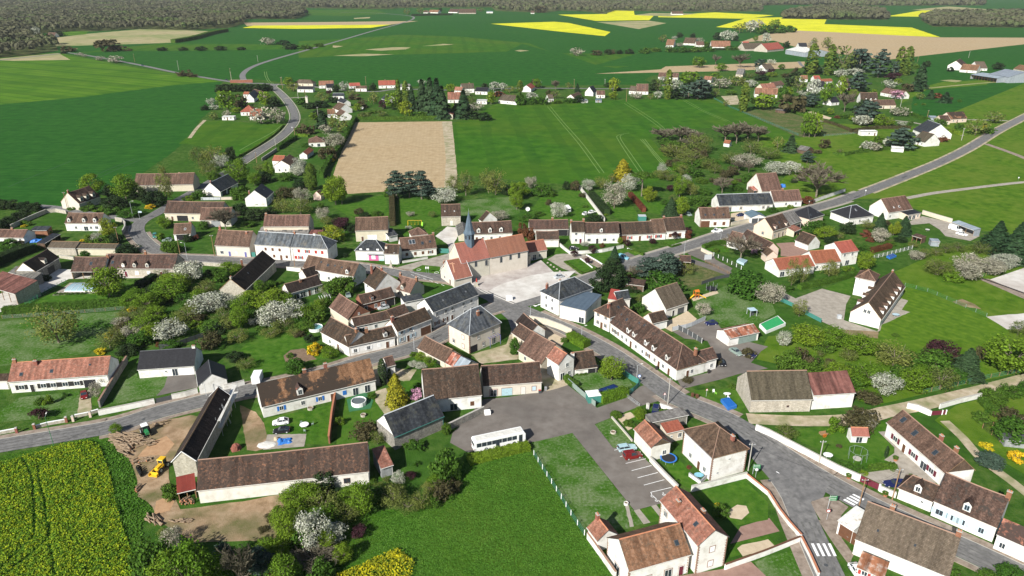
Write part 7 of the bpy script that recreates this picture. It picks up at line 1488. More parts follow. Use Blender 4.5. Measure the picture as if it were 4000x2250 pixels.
def fence(label,pts,h=1.3,step=2.5,post='wood',panel=None,wire='green',pr=.05,base=None):
 P2=fine(line(pts,False),.5);out=[P2[0]];acc=0
 for a,b in zip(P2,P2[1:]):
  acc+=(b-a).length
  if acc>=step:out.append(b);acc=0
 if(out[-1]-P2[-1]).length>.6:out.append(P2[-1])
 c=out[0];rt=empty('fence',c,0,label,'fence');pm=MB().mat(P(post));pm.box(-pr,pr,-pr,pr,-.2,h+.08);me=pm.mesh('post')
 for p in out[:100]:o=bpy.data.objects.new('post',me);COL.objects.link(o);o.parent=rt;o.location=p-c
 m=MB().mat(P(panel or wire))
 for a,b in zip(out,out[1:]):
  a,b=a-c,b-c;e=(b-a).normalized();ob=dict(O=a,ax=e,ay=Vector((-e.y,e.x,0)),az=(0,0,1));L=(b-a).length
  if panel:m.box(pr,L-pr,-.02,.02,.06,h,**ob)
  else:
   for z in(.15,h*.55,h):m.box(pr,L-pr,-.015,.015,z-.02,z+.02,**ob)
   for i in range(int(L/.45)):m.box(.3+i*.45,.33+i*.45,-.01,.01,.05,h,**ob)
 m.build('panel' if panel else 'wire',rt);return rt
def pole(label,b,t,kind='wood',arm=(1,0),h=None):
 B_=W(q(b));h=h or max(3.5,zof(q(b),q(t)));far_=B_.length>420;r=.14 if kind in 'wood concrete' else .07
 if far_:r*=1.3
 lamp=kind in('lamp','greenlamp');rt=empty('street_lamp' if lamp else 'utility_pole',B_,math.atan2(arm[1],arm[0]),label,'street lamp' if lamp else 'utility pole')
 m=MB().mat({'wood':P('wood',.8),'concrete':P('concrete',.8),'lamp':P('silver'),'greenlamp':P('green')}[kind]);m.tube((0,0,-.3),(0,0,h),r,r*.65,7);m.build('pole',rt)
 if lamp:
  m=MB().mat(P('grey'));m.tube((0,0,h-.1),(1.1,0,h+.25),.04,.035,5);m.build('arm',rt);m=MB().mat(P('pale'));m.box(.9,1.6,-.13,.13,h+.16,h+.32,taper=.2);m.build('lamp_head',rt)
 else:
  m=MB().mat(P('grey'));m.box(-.7,.7,-.05,.05,h-.45,h-.35);m.build('crossarm',rt)
  m=MB().mat(P('bright'))
  for x in(-.6,0,.6):m.tube((x,0,h-.35),(x,0,h-.18),.05,.04,5)
  m.build('insulators',rt)
 return rt,Vector((B_.x,B_.y,h))
def cable(label,a,b,n=12):
 m=MB().mat(P('dark'));pts=[a.lerp(b,i/n)+Vector((0,0,-1.2*math.sin(math.pi*i/n)-.2))for i in range(n+1)]
 for p,r in zip(pts,pts[1:]):m.tube(p,r,.022,.022,3,False)
 return tag(m.build('overhead_cable'),label,'cable')
CK={'hatch':(3.9,1.7,1.45,.92,(-.95,.42,-.46,.08)),'estate':(4.5,1.75,1.45,.92,(-.98,.30,-.9,.02)),'saloon':(4.5,1.75,1.42,.9,(-.70,.38,-.42,.06)),'van':(4.3,1.8,1.85,1.0,(-.99,.42,-.95,.12)),'bigvan':(5.4,2.0,2.3,1.1,(-.995,.62,-.99,.42)),'pickup':(5.0,1.85,1.75,.95,(-.05,.5,.02,.3))}
def wheel(rt,x,y,r=.31,w=.2,s=1):
 m=MB().mat(P('tyre',.9));m.tube((x,y-w/2,r),(x,y+w/2,r),r,r,12);t=m.build('wheel',rt)
 m=MB().mat(P('silver'));m.tube((x,y+s*(w/2),r),(x,y+s*(w/2+.015),r),r*.62,r*.5,8);m.build('rim',t)
def car(label,a,b,col='silver',kind='hatch',cat='car',group=None):
 A_,B_=W(q(a)),W(q(b));c=(A_+B_)/2;d=B_-A_;rt=empty({'van':'parked_van','bigvan':'parked_van','pickup':'pickup_truck'}.get(kind,'parked_car'),c,math.atan2(d.y,d.x),label,{'van':'van','bigvan':'van','pickup':'pickup truck'}.get(kind,cat),group)
 L,w,h,zb,(r0,f0,r1,f1)=CK[kind];hl,hw=L/2,w/2;pm=P(col,.25);m=MB().mat(pm)
 st=[(-hl,.38,zb-.12,hw*.88),(-hl+.12,.24,zb,hw*.97),(-hl*.5,.22,zb+.02,hw),(hl*.35,.22,zb,hw),(hl*.72,.24,zb-.12,hw*.97),(hl-.08,.28,zb-.26,hw*.88),(hl,.36,zb-.34,hw*.8)]
 sec=[[(x,-y,z0),(x,-y*1.0,(z0+z1)/2),(x,-y*.93,z1),(x,y*.93,z1),(x,y,(z0+z1)/2),(x,y,z0)]for x,z0,z1,y in st]
 for s,t in zip(sec,sec[1:]):
  for i in range(6):j=(i+1)%6;m.face([s[i],t[i],t[j],s[j]])
 m.face(sec[0]);m.face(sec[-1][::-1])
 bt,tp=(r0*hl,f0*hl),(r1*hl,f1*hl);tw=hw*.76
 m.box(tp[0]-.02,tp[1]+.02,-tw,tw,h-.05,h,taper=.04)
 for x0,x1 in((bt[0],tp[0]),(bt[1],tp[1]),((bt[0]+bt[1])/2-.1,(tp[0]+tp[1])/2-.1)):
  for s in(-1,1):m.tube((x0,s*hw*.9,zb-.03),(x1,s*tw*.98,h-.03),.045,.04,4)
 if kind in('van','bigvan'):m.box(bt[0]+.02,bt[0]+L*(.35 if kind=='van' else .62),-hw*.9,hw*.9,zb-.1,h-.03,taper=.08)
 if kind=='pickup':m.box(-hl+.05,-.1,-hw*.96,-hw*.88,zb-.1,zb+.12);m.box(-hl+.05,-.1,hw*.88,hw*.96,zb-.1,zb+.12)
 m.build('body',rt)
 m=MB().mat(glassmat());b4=[(bt[0],-hw*.87,zb-.05),(bt[1],-hw*.87,zb-.05),(bt[1],hw*.87,zb-.05),(bt[0],hw*.87,zb-.05)];t4=[(tp[0],-tw*.97,h-.05),(tp[1],-tw*.97,h-.05),(tp[1],tw*.97,h-.05),(tp[0],tw*.97,h-.05)]
 for i in range(4):j=(i+1)%4;m.face([b4[i],b4[j],t4[j],t4[i]])
 m.build('windows',rt)
 for x in(-hl*.62,hl*.64):
  for s in(-1,1):wheel(rt,x,s*(hw-.1),s=s,r=.31 if kind!='bigvan' else .35)
 for s in(-1,1):
  m=MB().mat(P('bright'));m.box(hl-.14,hl-.0,s*hw*.58-.15,s*hw*.58+.15,zb-.42,zb-.26);m.build('headlight',rt)
  m=MB().mat(P('red'));m.box(-hl-.01,-hl+.1,s*hw*.72-.1,s*hw*.72+.1,zb-.3,zb-.05);m.build('tail_light',rt)
 return rt
def bus(label,a,b):
 A_,B_=W(q(a)),W(q(b));c=(A_+B_)/2;d=B_-A_;L=d.length;rt=empty('bus',c,math.atan2(d.y,d.x),label,'bus');hl=L/2;m=MB().mat(P('bright',.3))
 pr=[(-hl,.35),(-hl,2.7),(-hl+.25,3.05),(hl-.35,3.05),(hl,2.6),(hl,.35)]
 for y in(-1.24,1.24):f=[(x,y,z)for x,z in pr];m.face(f if y<0 else f[::-1])
 for(x0,z0),(x1,z1)in zip(pr,pr[1:]+pr[:1]):m.face([(x0,-1.24,z0),(x1,-1.24,z1),(x1,1.24,z1),(x0,1.24,z0)][::-1])
 m.mat(P('pale'));m.box(-hl+.6,hl-.6,-.95,.95,3.05,3.09)
 for x in(-hl*.55,hl*.1,hl*.6):m.box(x-.45,x+.45,-.4,.4,3.09,3.2,taper=.1)
 m.build('body',rt)
 n=8;wl=(L-2.6)/n
 for s in(-1,1):
  for i in range(n):
   x=-hl+.5+i*wl;m=MB().mat(glassmat());m.box(x+.05,x+wl-.05,s*1.25-.015,s*1.25+.015,1.45,2.5);m.build('window',rt)
 m=MB().mat(glassmat());m.box(hl+.0,hl+.03,-1.1,1.1,1.25,2.5);m.build('windscreen',rt);m=MB().mat(glassmat());m.box(-hl-.03,-hl,-1.0,1.0,1.6,2.5);m.build('rear_window',rt)
 for x in(hl-1.2,-hl*.1):m=MB().mat(P('darkgrey'));m.box(x-.45,x+.45,-1.27,-1.245,.4,2.5);m.mat(glassmat());m.box(x-.38,x+.38,-1.29,-1.27,.8,2.4);m.build('door',rt)
 for x in(-hl*.55,hl*.55):
  for s in(-1,1):wheel(rt,x,s*1.14,.48,.26,s)
 for s in(-1,1):m=MB().mat(P('bright'));m.box(hl,hl+.04,s*.85-.18,s*.85+.18,.65,.85);m.build('headlight',rt);m=MB().mat(P('red'));m.box(-hl-.03,-hl,s*1.0-.1,s*1.0+.1,.8,1.1);m.build('tail_light',rt)
T(0,1600,2.229)
wall('low stone street wall with reddish coping at the far left of the street',[(-300,260),(0,215),(135,190)],.8,.3,'stone','bright')
wall('low street wall with a pale coping between the brick gate pillars',[(310,165),(420,135),(575,108)],.8,.3,'stone','bright')
wall('short low wall beside the bungalow drive',[(655,70),(760,50),(860,20)],.8,.3,'stone','bright')
def pillar(label,p,h=1.5,w=.5,mat='brick'):
 c=W(q(p));rt=empty('gate_pillar',c,.3,label,'pillar');m=MB().mat(WALL(mat));m.box(-w/2,w/2,-w/2,w/2,0,h);m.build('shaft',rt);m=MB().mat(P('concrete'));m.box(-w/2-.08,w/2+.08,-w/2-.08,w/2+.08,h,h+.14,taper=.25);m.build('cap',rt)
for p,n in(((150,205),'first brick gate pillar from the left on the street'),((305,172),'second brick gate pillar from the left on the street'),((582,110),'third brick gate pillar from the left on the street'),((640,102),'cream gate pillar beside the bungalow drive'),((790,65),'pinkish gate pillar right of the bungalow drive')):pillar(n,p,mat='brick' if 'brick' in n else 'pink')
pole('green street lamp at the edge of the rapeseed field',(470,320),(400,62),'greenlamp',(-.3,1))
T(0,1000,2.229)
wall('long white street wall below the charcoal-roofed bungalow lawn',[(862,1388),(1100,1340),(1350,1287)],1.5)
wall('white street wall between the dark gate and the charcoal-roofed garage',[(1500,1250),(1620,1225),(1725,1195)],1.5)
wall('white wall right of the charcoal-roofed garage',[(1955,1165),(2050,1145),(2132,1122)],1.5)
wall('old stone garden wall left of the charcoal-roofed bungalow',[(872,1320),(950,1190),(1040,1040),(1112,925)],2.0,.4,'greystone','rosebrick')
fence('dark panel gate in the white street wall',[(1362,1283),(1498,1252)],1.4,3.5,'darkgrey','darkgrey')
fence('wooden post fence along the paddock below the long hedge',[(20,545),(400,520),(800,490),(1110,462)],1.1,2.6,'wood',None,'grey')
fence('green mesh fence around the covered pool garden',[(225,435),(330,370),(450,290),(575,232)],1.4,2,'green',None,'teal')
fence('dark board fence behind the charcoal-roofed bungalow',[(1390,810),(1510,795),(1640,750),(1790,700)],1.5,2.2,'dark','darkgrey')
pole('thin street lamp in front of the charcoal-roofed garage',(1798,1217),(1783,1100),'lamp',(0,-1))
car('dark red car parked nose-out on the bungalow drive',(735,1185),(738,1265),'darkred')
car('bright red car inside the carport of the orange bungalow',(745,1105),(815,1092),'red')
c=W(q((705,310)))
def poolcover():
 a,b,d=W(q((560,312))),W(q((822,312))),W(q((625,240)));e=(b-a);L=e.length;e.normalize();n=Vector((-e.y,e.x,0));D=abs((d-a).dot(n));rt=empty('pool_cover',a+e*L/2+n*D/2,math.atan2(e.y,e.x),'telescopic glazed pool cover with white ribs on a pale terrace','pool cover')
 mw=MB().mat(P('bright'));sh=(d-a).dot(e)*.0
 for i in range(6):
  x=-L/2+L*i/5
  for j in range(8):
   t0,t1=math.pi*j/8,math.pi*(j+1)/8;mw.tube((x,-D/2*math.cos(t0),.25+.75*math.sin(t0)),(x,-D/2*math.cos(t1),.25+.75*math.sin(t1)),.06,.06,4)
 mw.box(-L/2,L/2,-D/2-.05,-D/2+.05,.05,.3);mw.build('frame',rt);g=plain('cover_glazing',(.30,.42,.47),.12,spec=.6)
 for i in range(5):
  m=MB().mat(g);x0,x1=-L/2+L*i/5+.06,-L/2+L*(i+1)/5-.06
  for j in range(8):
   t0,t1=math.pi*j/8,math.pi*(j+1)/8;m.face([(x0,-D/2*math.cos(t0),.22+.75*math.sin(t0)),(x1,-D/2*math.cos(t0),.22+.75*math.sin(t0)),(x1,-D/2*math.cos(t1),.22+.75*math.sin(t1)),(x0,-D/2*math.cos(t1),.22+.75*math.sin(t1))])
  m.build('glazing_panel',rt)
poolcover()
T(1000,1600,2.229)
wall('tile-capped brick garden wall between the farmhouse garden and the round pool',[(640,300),(665,80),(700,-120)],2.2,.35,'brick','terracotta')
wall('grey rubble wall along the parking square behind the bus',[(1650,195),(1820,110),(1985,30)],1.9,.4,'greystone','concrete')
car('white hatchback on the lawn in front of the blue shutters',(292,112),(142,132),'bright');car('black hatchback beside the white one on the farmhouse lawn',(298,188),(152,206),'black')
bus('long white coach parked by the hedge on the square',(1890,356),(2330,262))
T(2000,1600,2.229)
car('pale blue estate car parked beside the red van',(915,362),(1083,335),'paleblue','estate');car('dark red van in the first marked parking bay',(962,432),(1135,400),'darkred','van')
wall('low pale kerb wall between the car park and the corner garden',[(868,75),(960,180),(1045,280)],.5,.25,'render','concrete')
wall('white wall between the marked parking bays and the trampoline garden',[(1200,450),(1320,580),(1440,700)],1.3,.3,'dirty','concrete')
wall('white wall between the hipped white house and the school lawn',[(1560,715),(1800,655),(2040,595)],1.5,.28,'white','concrete')
wall('brick-capped white wall along the side road beside the school lawn',[(2045,598),(2229,747),(2325,900),(2410,1010),(2514,1126)],1.1,.3,'white','terracotta')
wall('brick-capped white wall along the side road beside the daisy lawn',[(2514,1140),(2590,1290),(2665,1460)],1.1,.3,'white','terracotta')
wall('long white wall across the school garden',[(1850,1395),(2200,1270),(2500,1150)],1.3,.28,'white','brown')
wall('white wall with a brown coping along the left side of the school',[(655,1125),(760,1270),(900,1470)],1.6,.3,'white','rosebrick')
fence('row of white concrete posts with a wire fence beside the green field',[(190,398),(280,545),(420,765),(530,950),(640,1110)],1.3,2.6,'bright',None,'teal',.07)
pole('concrete utility pole at the corner of the hipped white house',(2055,532),(2085,292),'concrete')
def trampoline(label,p,r,col='blue',net=False):
 c=W(q(p));rt=empty('trampoline',c,0,label,'trampoline');m=MB().mat(P('black',.8));m.lathe([(0,.82),(r*.82,.82)],n=24);m.build('mat',rt)
 m=MB().mat(P(col));m.lathe([(r*.82,.84),(r,.86),(r,.78),(r*.82,.8)],n=24);m.build('pad',rt)
 for i in range(6):
  a=i*math.pi/3;m=MB().mat(P('silver'));m.tube((r*.95*math.cos(a),r*.95*math.sin(a),0),(r*.95*math.cos(a),r*.95*math.sin(a),.8 if not net else 2.6),.03,.03,5);m.build('leg',rt)
 if net:m=MB().mat(plain('net',(.02,.02,.02),.9));[m.tube((r*.95*math.cos(a*.2),r*.95*math.sin(a*.2),.85),(r*.95*math.cos(a*.2),r*.95*math.sin(a*.2),2.5),.012,.012,3,False)for a in range(32)];[m.tube((r*.95*math.cos(a*.2),r*.95*math.sin(a*.2),z),(r*.95*math.cos(a*.2+.2),r*.95*math.sin(a*.2+.2),z),.012,.012,3,False)for a in range(32)for z in(1.2,1.6,2.0,2.5)];m.build('net',rt)
trampoline('round blue trampoline in the small walled garden',(1360,445),1.9)
def planter(label,p,r=.7,h=.5,mat='stone'):
 c=W(q(p));rt=empty('stone_planter',c,0,label,'planter');m=MB().mat(WALL(mat));m.lathe([(r,0),(r,h),(r*.75,h),(r*.75,h-.15)],n=8);m.build('rim',rt);m=MB().mat(G('soil'));m.lathe([(0,h-.15),(r*.75,h-.15)],n=8);m.build('soil',rt)
planter('octagonal stone planter on the grass wedge by the car park',(880,205));planter('white round planter at the end of the gravel path',(993,828),.5,.6,'white')
def chair(label,p,col='green',a=0,g=None):
 rt=empty('garden_chair',W(q(p)),a,label,'chair',g);m=MB().mat(P(col));m.box(-.25,.25,-.25,.25,.4,.45);m.build('seat',rt);m=MB().mat(P(col));m.box(-.25,.25,.22,.27,.45,.95);m.build('backrest',rt)
 for x in(-.22,.22):
  for y in(-.22,.22):m=MB().mat(P(col));m.tube((x,y,0),(x,y,.4),.025,.025,4);m.build('leg',rt)
def table(label,p,r=.9,col='bright',sx=1.0,h=.74):
 rt=empty('garden_table',W(q(p)),0,label,'table');m=MB().mat(P(col));m.lathe([(0,h-.04),(r,h-.04),(r,h),(0,h)],n=16,sx=sx);m.build('table_top',rt)
 for i in range(4):a=i*math.pi/2+.78;m=MB().mat(P(col));m.tube((r*.6*sx*math.cos(a),r*.6*math.sin(a),0),(r*.6*sx*math.cos(a),r*.6*math.sin(a),h-.04),.03,.03,4);m.build('leg',rt)
T(1000,1600,2.229)
table('round white table on the farmhouse lawn',(422,150),1.1);chair('green chair left of the round white lawn table',(398,130),'sage',.5);chair('green chair right of the round white lawn table',(492,135),'sage',-1.2);chair('green chair in front of the round white lawn table',(428,195),'sage',3)
def tarp(label,p,w,d,h,col,name='tarpaulin'):
 m=MB().mat(P(col,.5));c=W(q(p));r=random.Random(int(p[0]));n=7;H=[[h*r.uniform(.3,1)*(0 if i in(0,n)or j in(0,n)else 1)+.03 for j in range(n+1)]for i in range(n+1)];J=[[(r.uniform(-.4,.4)*w/n,r.uniform(-.4,.4)*d/n)for j in range(n+1)]for i in range(n+1)]
 Q=lambda i,j:(-w/2+w*i/n+J[i][j][0],-d/2+d*j/n+J[i][j][1],H[i][j])
 for i in range(n):
  for j in range(n):m.face([Q(i,j),Q(i+1,j),Q(i+1,j+1),Q(i,j+1)])
 o=m.build(name);o.location=c;o.rotation_euler.z=.3;return tag(o,label,'tarpaulin')
tarp('crumpled blue tarpaulin on the concrete slab in the farmyard',(252,278),3.2,2.4,.7,'blue')
def heap(label,p,w,d,h,mat,name='heap',cat='heap'):
 m=MB().mat(mat);c=W(q(p));m.blob((0,0,0),w/2,d/2,h,14,8,.12);o=m.build(name);o.location=c;return tag(o,label,cat)
heap('small heap of orange sand on the concrete slab',(175,262),1.2,1,.8,G('sand'));heap('spread heap of white plaster rubble in the farmyard',(90,310),4.5,3,.25,P('pale',.9))
def box_thing(name,label,cat,p,w,d,h,mat,rz=0,lid=None,wheels=False,legs=False):
 rt=empty(name,W(q(p)),rz,label,cat);m=MB().mat(mat);z0=.08 if wheels else(.5 if legs else 0);m.box(-w/2,w/2,-d/2,d/2,z0,h,taper=-.06 if wheels else .02);m.build('body',rt);m=MB().mat(lid or mat);m.box(-w/2-.05,w/2+.05,-d/2-.05,d/2+.05,h,h+.07,taper=.1);m.build('lid',rt)
 if wheels:[wheel(rt,x,d/2,.1,.06)for x in(-w/2+.1,w/2-.1)]
 if legs:[MB().mat(mat).box(x-.04,x+.04,y-.04,y+.04,0,.5).build('leg',rt)for x in(-w/2+.06,w/2-.06)for y in(-d/2+.06,d/2-.06)]
 return rt
box_thing('storage_box','white storage box standing at the barn corner by the square','box',(2015,40),1.5,1.2,1.0,P('bright'),.2)
T(1000,1000,2.229)
wall('low white wall at the mouth of the main street by the long row house',[(268,125),(400,135)],1.5)
def rpool(label,p,r,h=1.2,water=(.10,.13,.14),col='bright'):
 rt=empty('round_pool',W(q(p)),0,label,'pool');m=MB().mat(P(col));m.lathe([(r,0),(r,h),(r-.12,h),(r-.12,h-.25)],n=28);[m.box(r*math.cos(a)-.04,r*math.cos(a)+.04,r*math.sin(a)-.04,r*math.sin(a)+.04,0,h+.02)for a in[i*math.pi/7 for i in range(14)]];m.build('pool_wall',rt)
 m=MB().mat(plain('water_%d'%int(p[0]),water,.1,spec=.6,vary=.05));m.lathe([(0,h-.25),(r-.12,h-.25)],n=28);m.build('water',rt)
rpool('round above-ground pool with white walls on the farmhouse green',(897,1290),1.9);rpool('round pool with a pale teal cover behind the corner house wing',(520,640),2.2,1.0,(.16,.36,.38))
poly('lawn',[(790,1250),(930,1185),(1030,1230),(1000,1330),(810,1360)],noisemat('artificial_turf',[(.03,.12,.05),(.04,.16,.07)],2),7)
box_thing('parcel_van_box','white box trailer parked beside the farmhouse chimney end','trailer',(15,1085),2.2,4,2.2,P('bright'),.1,legs=False)
car('grey car in the brick courtyard of the corner block',(1145,452),(1072,468),'silver');car('silver-green car under the dark tree behind the brick-gabled barn',(790,330),(812,372),'sage')
pole('grey street lamp on the pavement of the house with the brown gate',(1378,822),(1370,670),'lamp',(0,1))
planter('stone well ring on the lawn below the round white pool',(935,1395),.7,.6)
planter('small stone planter in front of the farmhouse door',(475,1335),.8,.6)
def slats(label,a,b,d,h,col='lightblue'):
 A_,B_=W(q(a),h),W(q(b),h);e=(B_-A_);L=e.length;e.normalize();rt=empty('pergola',(A_.x,A_.y,0),math.atan2(e.y,e.x),label,'pergola')
 for i in range(5):m=MB().mat(P(col));m.box(L*i/4-.05,L*i/4+.05,0,d,h-.1,h+.02);m.build('slat',rt)
 for x in(0,L):m=MB().mat(P(col));m.box(x-.06,x+.06,0,.12,0,h-.1);m.build('post',rt)
slats('small white pergola between the orchard and the barn with the brick gable',(560,375),(650,360),3,2.3,'bright')
slats('red-striped glass awning frame on the hipped slate house',(2040,720),(2130,690),1.6,3.0,'violet')
T(2000,1000,2.229)
car('silver-blue car alone on the white square',(440,182),(368,200),'silver');car('dark car in the yard behind the long white terrace',(1778,592),(1686,602),'navy','hatch');car('sage green saloon in the side yard',(1897,815),(2000,880),'sage','saloon');car('dark blue car beside the sage green saloon',(2025,860),(2103,885),'navy');car('black car parked against the end annex of the terrace',(1795,905),(1848,980),'black');car('dark blue car in the corner garden by the junction',(1255,1325),(1238,1408),'navy','estate')
wall('curved white wall opposite the narrow two-storey house',[(150,570),(300,600),(420,645),(520,690)],2.1,.3,'cream','concrete')
fence('teal solid fence at the corner of the street garden',[(955,1025),(1030,1080),(1112,1125)],1.7,2,'teal','teal')
fence('grey-green mesh fence between the street garden and the square',[(490,1110),(600,1210),(735,1320)],1.6,2,'sage','sage')
fence('dark teal fence stretch beside the storage shed',[(1000,1215),(1050,1190),(1110,1130)],1.5,2,'teal','teal')
fence('sliding grey metal gate across the square entrance',[(1000,1232),(1110,1315)],1.0,2,'grey',None,'silver')
pillar('left white pillar at the entrance near the corner garden',(1180,1330),1.5,.55,'white');wall('white wall bordering the main road by the corner garden',[(1285,1320),(1360,1345),(1445,1385)],1.3)
box_thing('garden_store','green metal store with a white roof in the street garden','shed',(705,1255),3.4,3.0,2.1,P('teal'),.2,P('bright'))
def bpool(label,c4,h,water,rim='bright',frame=True):
 P4=[W(q(p))for p in c4];c=sum(P4,Vector())/4;rt=empty('pool',c,0,label,'pool');m=MB().mat(P(rim));I=[p+(c-p).normalized()*.35 for p in P4];z=Vector((0,0,h))
 for i in range(4):j=(i+1)%4;m.face([P4[i]-c,P4[j]-c,P4[j]-c+z,P4[i]-c+z]);m.face([P4[i]-c+z,P4[j]-c+z,I[j]-c+z,I[i]-c+z])
 m.build('pool_wall',rt);m=MB().mat(plain('water_r%d'%int(c4[0][0]),water,.12,spec=.6,vary=.12));m.face([I[i]-c+z*.93 for i in range(4)]);m.build('water',rt)
bpool('rectangular pool under a dark blue cover in the street garden',[(755,1180),(800,1210),(930,1165),(885,1135)],.8,(.01,.03,.12),'navy')
bpool('bright blue frame pool on the grass beside the stone barn',[(1815,1270),(1880,1350),(1955,1325),(1885,1255)],.9,(.015,.12,.42),'blue')
bpool('white-rimmed pool filled with green water',[(2150,620),(2210,680),(2380,610),(2310,545)],1.1,(.03,.33,.09),'bright')
for p,c_,n in(((240,1195),'red','red-lidded wheelie bin outside the garage range'),((292,1170),'grey','grey wheelie bin outside the garage range'),((1570,1225),'brown','left brown wheelie bin by the green verge'),((1610,1235),'brown','right brown wheelie bin by the green verge'),((1258,990),'dark','black bin on the pavement of the long terrace'),((1712,1020),'dark','black bin against the annex wall')):box_thing('wheelie_bin',n,'bin',p,.55,.6,1.0,P('darkgrey' if c_=='red' else c_),.3,P(c_),True)
pole('tall wooden utility pole on the pavement at the street entrance',(1355,1295),(1375,1060),'concrete');pole('grey street lamp beside the teal garden fence',(1083,1090),(1097,950),'lamp',(1,.3));pole('grey street lamp at the hedge on the bend',(605,727),(615,615),'lamp',(1,.3));pole('grey street lamp on the corner by the white house',(160,522),(165,440),'lamp',(1,0))
for i,(p,n)in enumerate((((1755,1190),'white plastic chair nearest the triangular sign'),((1775,1205),'lime plastic stool on the green verge'),((1885,1240),'white plastic chair beside the white garden table'))):chair(n,p,'lime' if 'lime' in n else 'bright',i)
table('oval white plastic table on the green verge',(1870,1218),.6,'bright',1.6)
def playset():
 rt=empty('climbing_frame',W(q((1600,365))),.3,'wooden climbing tower with a yellow slide on the play area','climbing frame')
 for x in(-.7,.7):
  for y in(-.6,.6):m=MB().mat(P('orange'));m.box(x-.07,x+.07,y-.07,y+.07,0,2.6);m.build('post',rt)
 m=MB().mat(P('orange'));m.box(-.8,.8,-.7,.7,1.2,1.3);m.build('platform',rt);m=MB().mat(P('orange'));m.face([(-.9,-.8,2.5),(.9,-.8,2.5),(.9,0,3.1),(-.9,0,3.1)]);m.face([(-.9,0,3.1),(.9,0,3.1),(.9,.8,2.5),(-.9,.8,2.5)]);m.build('roof',rt)
 for(x,y,dx,dy)in((-.8,0,-2.2,-.6),(.8,-.3,2.4,-1)):
  m=MB().mat(P('yellow'));d=Vector((dx,dy,-1.25));n=Vector((-dy,dx,0)).normalized();a=Vector((x,y,1.28));m.face([a-n*.25,a+d-n*.25,a+d+n*.25,a+n*.25]);m.face([a-n*.25,a+d-n*.25,a+d-n*.25+Vector((0,0,.15)),a-n*.25+Vector((0,0,.15))]);m.face([a+n*.25,a+d+n*.25,a+d+n*.25+Vector((0,0,.15)),a+n*.25+Vector((0,0,.15))]);m.build('slide',rt)
playset();trampoline('black netted trampoline beside the climbing tower',(1735,300),1.9,'black',True)
def shelter():
 rt=empty('glass_shelter',W(q((2085,515))),.2,'small square pale framed shelter standing on the daisy lawn','shelter');fr=[(-1.1,-1.1),(1.1,-1.1),(1.1,1.1),(-1.1,1.1)]
 for x,y in fr:m=MB().mat(P('silver'));m.box(x-.06,x+.06,y-.06,y+.06,0,2.1);m.build('post',rt)
 m=MB().mat(P('lightblue'));m.box(-1.2,1.2,-1.2,1.2,2.1,2.18);m.build('roof',rt);m=MB().mat(P('darkgrey'));m.box(-.5,.5,-.4,.4,0,.8);m.build('bench',rt)
shelter()
fence('grey board fence between the parking yard and the barn forecourt',[(1395,655),(1540,625),(1680,560)],1.5,2.2,'grey','silver');fence('dark blue windbreak fence behind the terrace',[(1440,640),(1540,690),(1650,760)],1.7,2,'bright','darkgrey')
fence('wire fence along the upper edge of the daisy lawn',[(1650,250),(1780,205),(1890,185)],1.3,2.2,'darkgrey','darkgrey')
T(3000,1000,2.229)
fence('dark teal mesh fence by the large white house drive',[(108,395),(230,450)],1.4,2.4,'teal','teal');fence('second dark teal mesh fence beside the green pool garden',[(325,510),(460,580)],1.4,2.4,'teal','teal')
fence('green wire fence climbing past the large white house',[(1190,265),(1400,315),(1600,400),(1780,480),(1900,530)],1.3,3.2,'sage',None,'green');fence('post and wire fence along the dirt lane',[(1340,1200),(1600,1145),(1850,1080),(2229,1005)],1.3,2.8,'wood',None,'teal')
fence('dark edge fence of the pale riding arena',[(1860,200),(2050,265),(2229,330),(2500,430)],.5,4,'dark','dark');fence('wire fence above the riding arena',[(1850,190),(2050,130),(2229,80)],1.3,3,'wood',None,'green')
wall('white roadside wall with posts at the right of the dirt lane',[(1490,1330),(1660,1280),(1850,1235)],1.4);wall('white wall left of the maroon metal gate',[(1205,1325),(1300,1345),(1405,1390)],1.6);fence('maroon double gate on the dirt lane',[(1412,1390),(1545,1380)],1.3,3,'bright','maroon',pr=.12)
table('grey-green garden table on the terrace of the large white house',(1110,525),.9,'lightblue',1.3)
box_thing('heat_pump','square grey unit beside the gable of the large white house','heat pump',(618,545),1.2,1.0,1.2,P('silver'))
T(3000,1600,2.229)
wall('very long white wall along the main road by the red-roofed hut',[(-110,180),(0,225),(180,320),(400,435),(600,540),(785,622)],1.7,.3,'white','concrete');wall('white wall with flower pots right of the maroon gate',[(968,710),(1110,770)],1.4)
fence('curved maroon driveway gate on the main road',[(790,622),(965,705)],1.6,6,'bright','maroon',pr=.15)
car('black car parked behind the maroon gate',(1165,665),(1028,660),'navy','estate');car('white car at the bottom edge on the side road',(742,1385),(800,1470),'bright')
pole('tall wooden pole on the pavement near the corner garage',(792,842),(837,600),'wood');pole('slim wooden pole in front of the small dormer house',(1080,787),(1150,510),'wood');pole('A-frame pole behind the long white wall',(442,468),(478,268),'concrete')
table('square white table in the hut garden',(518,415),.9,'bright',1.2)
def gazebo(label,p,r=2.0,h=2.3):
 rt=empty('gazebo_frame',W(q(p)),0,label,'gazebo');V=[(r*math.cos(i*math.pi/4),r*math.sin(i*math.pi/4))for i in range(8)]
 for x,y in V:m=MB().mat(P('sage'));m.tube((x,y,0),(x,y,h),.035,.035,4);m.build('post',rt)
 m=MB().mat(P('sage'));[m.tube((*V[i],h),(*V[(i+1)%8],h),.035,.035,4)for i in range(8)];m.build('ring',rt);m=MB().mat(P('concrete'));m.lathe([(0,.25),(r*.45,.25),(r*.45,0)],n=14);m.build('basin',rt)
gazebo('green octagonal gazebo frame on the hut lawn',(775,430))
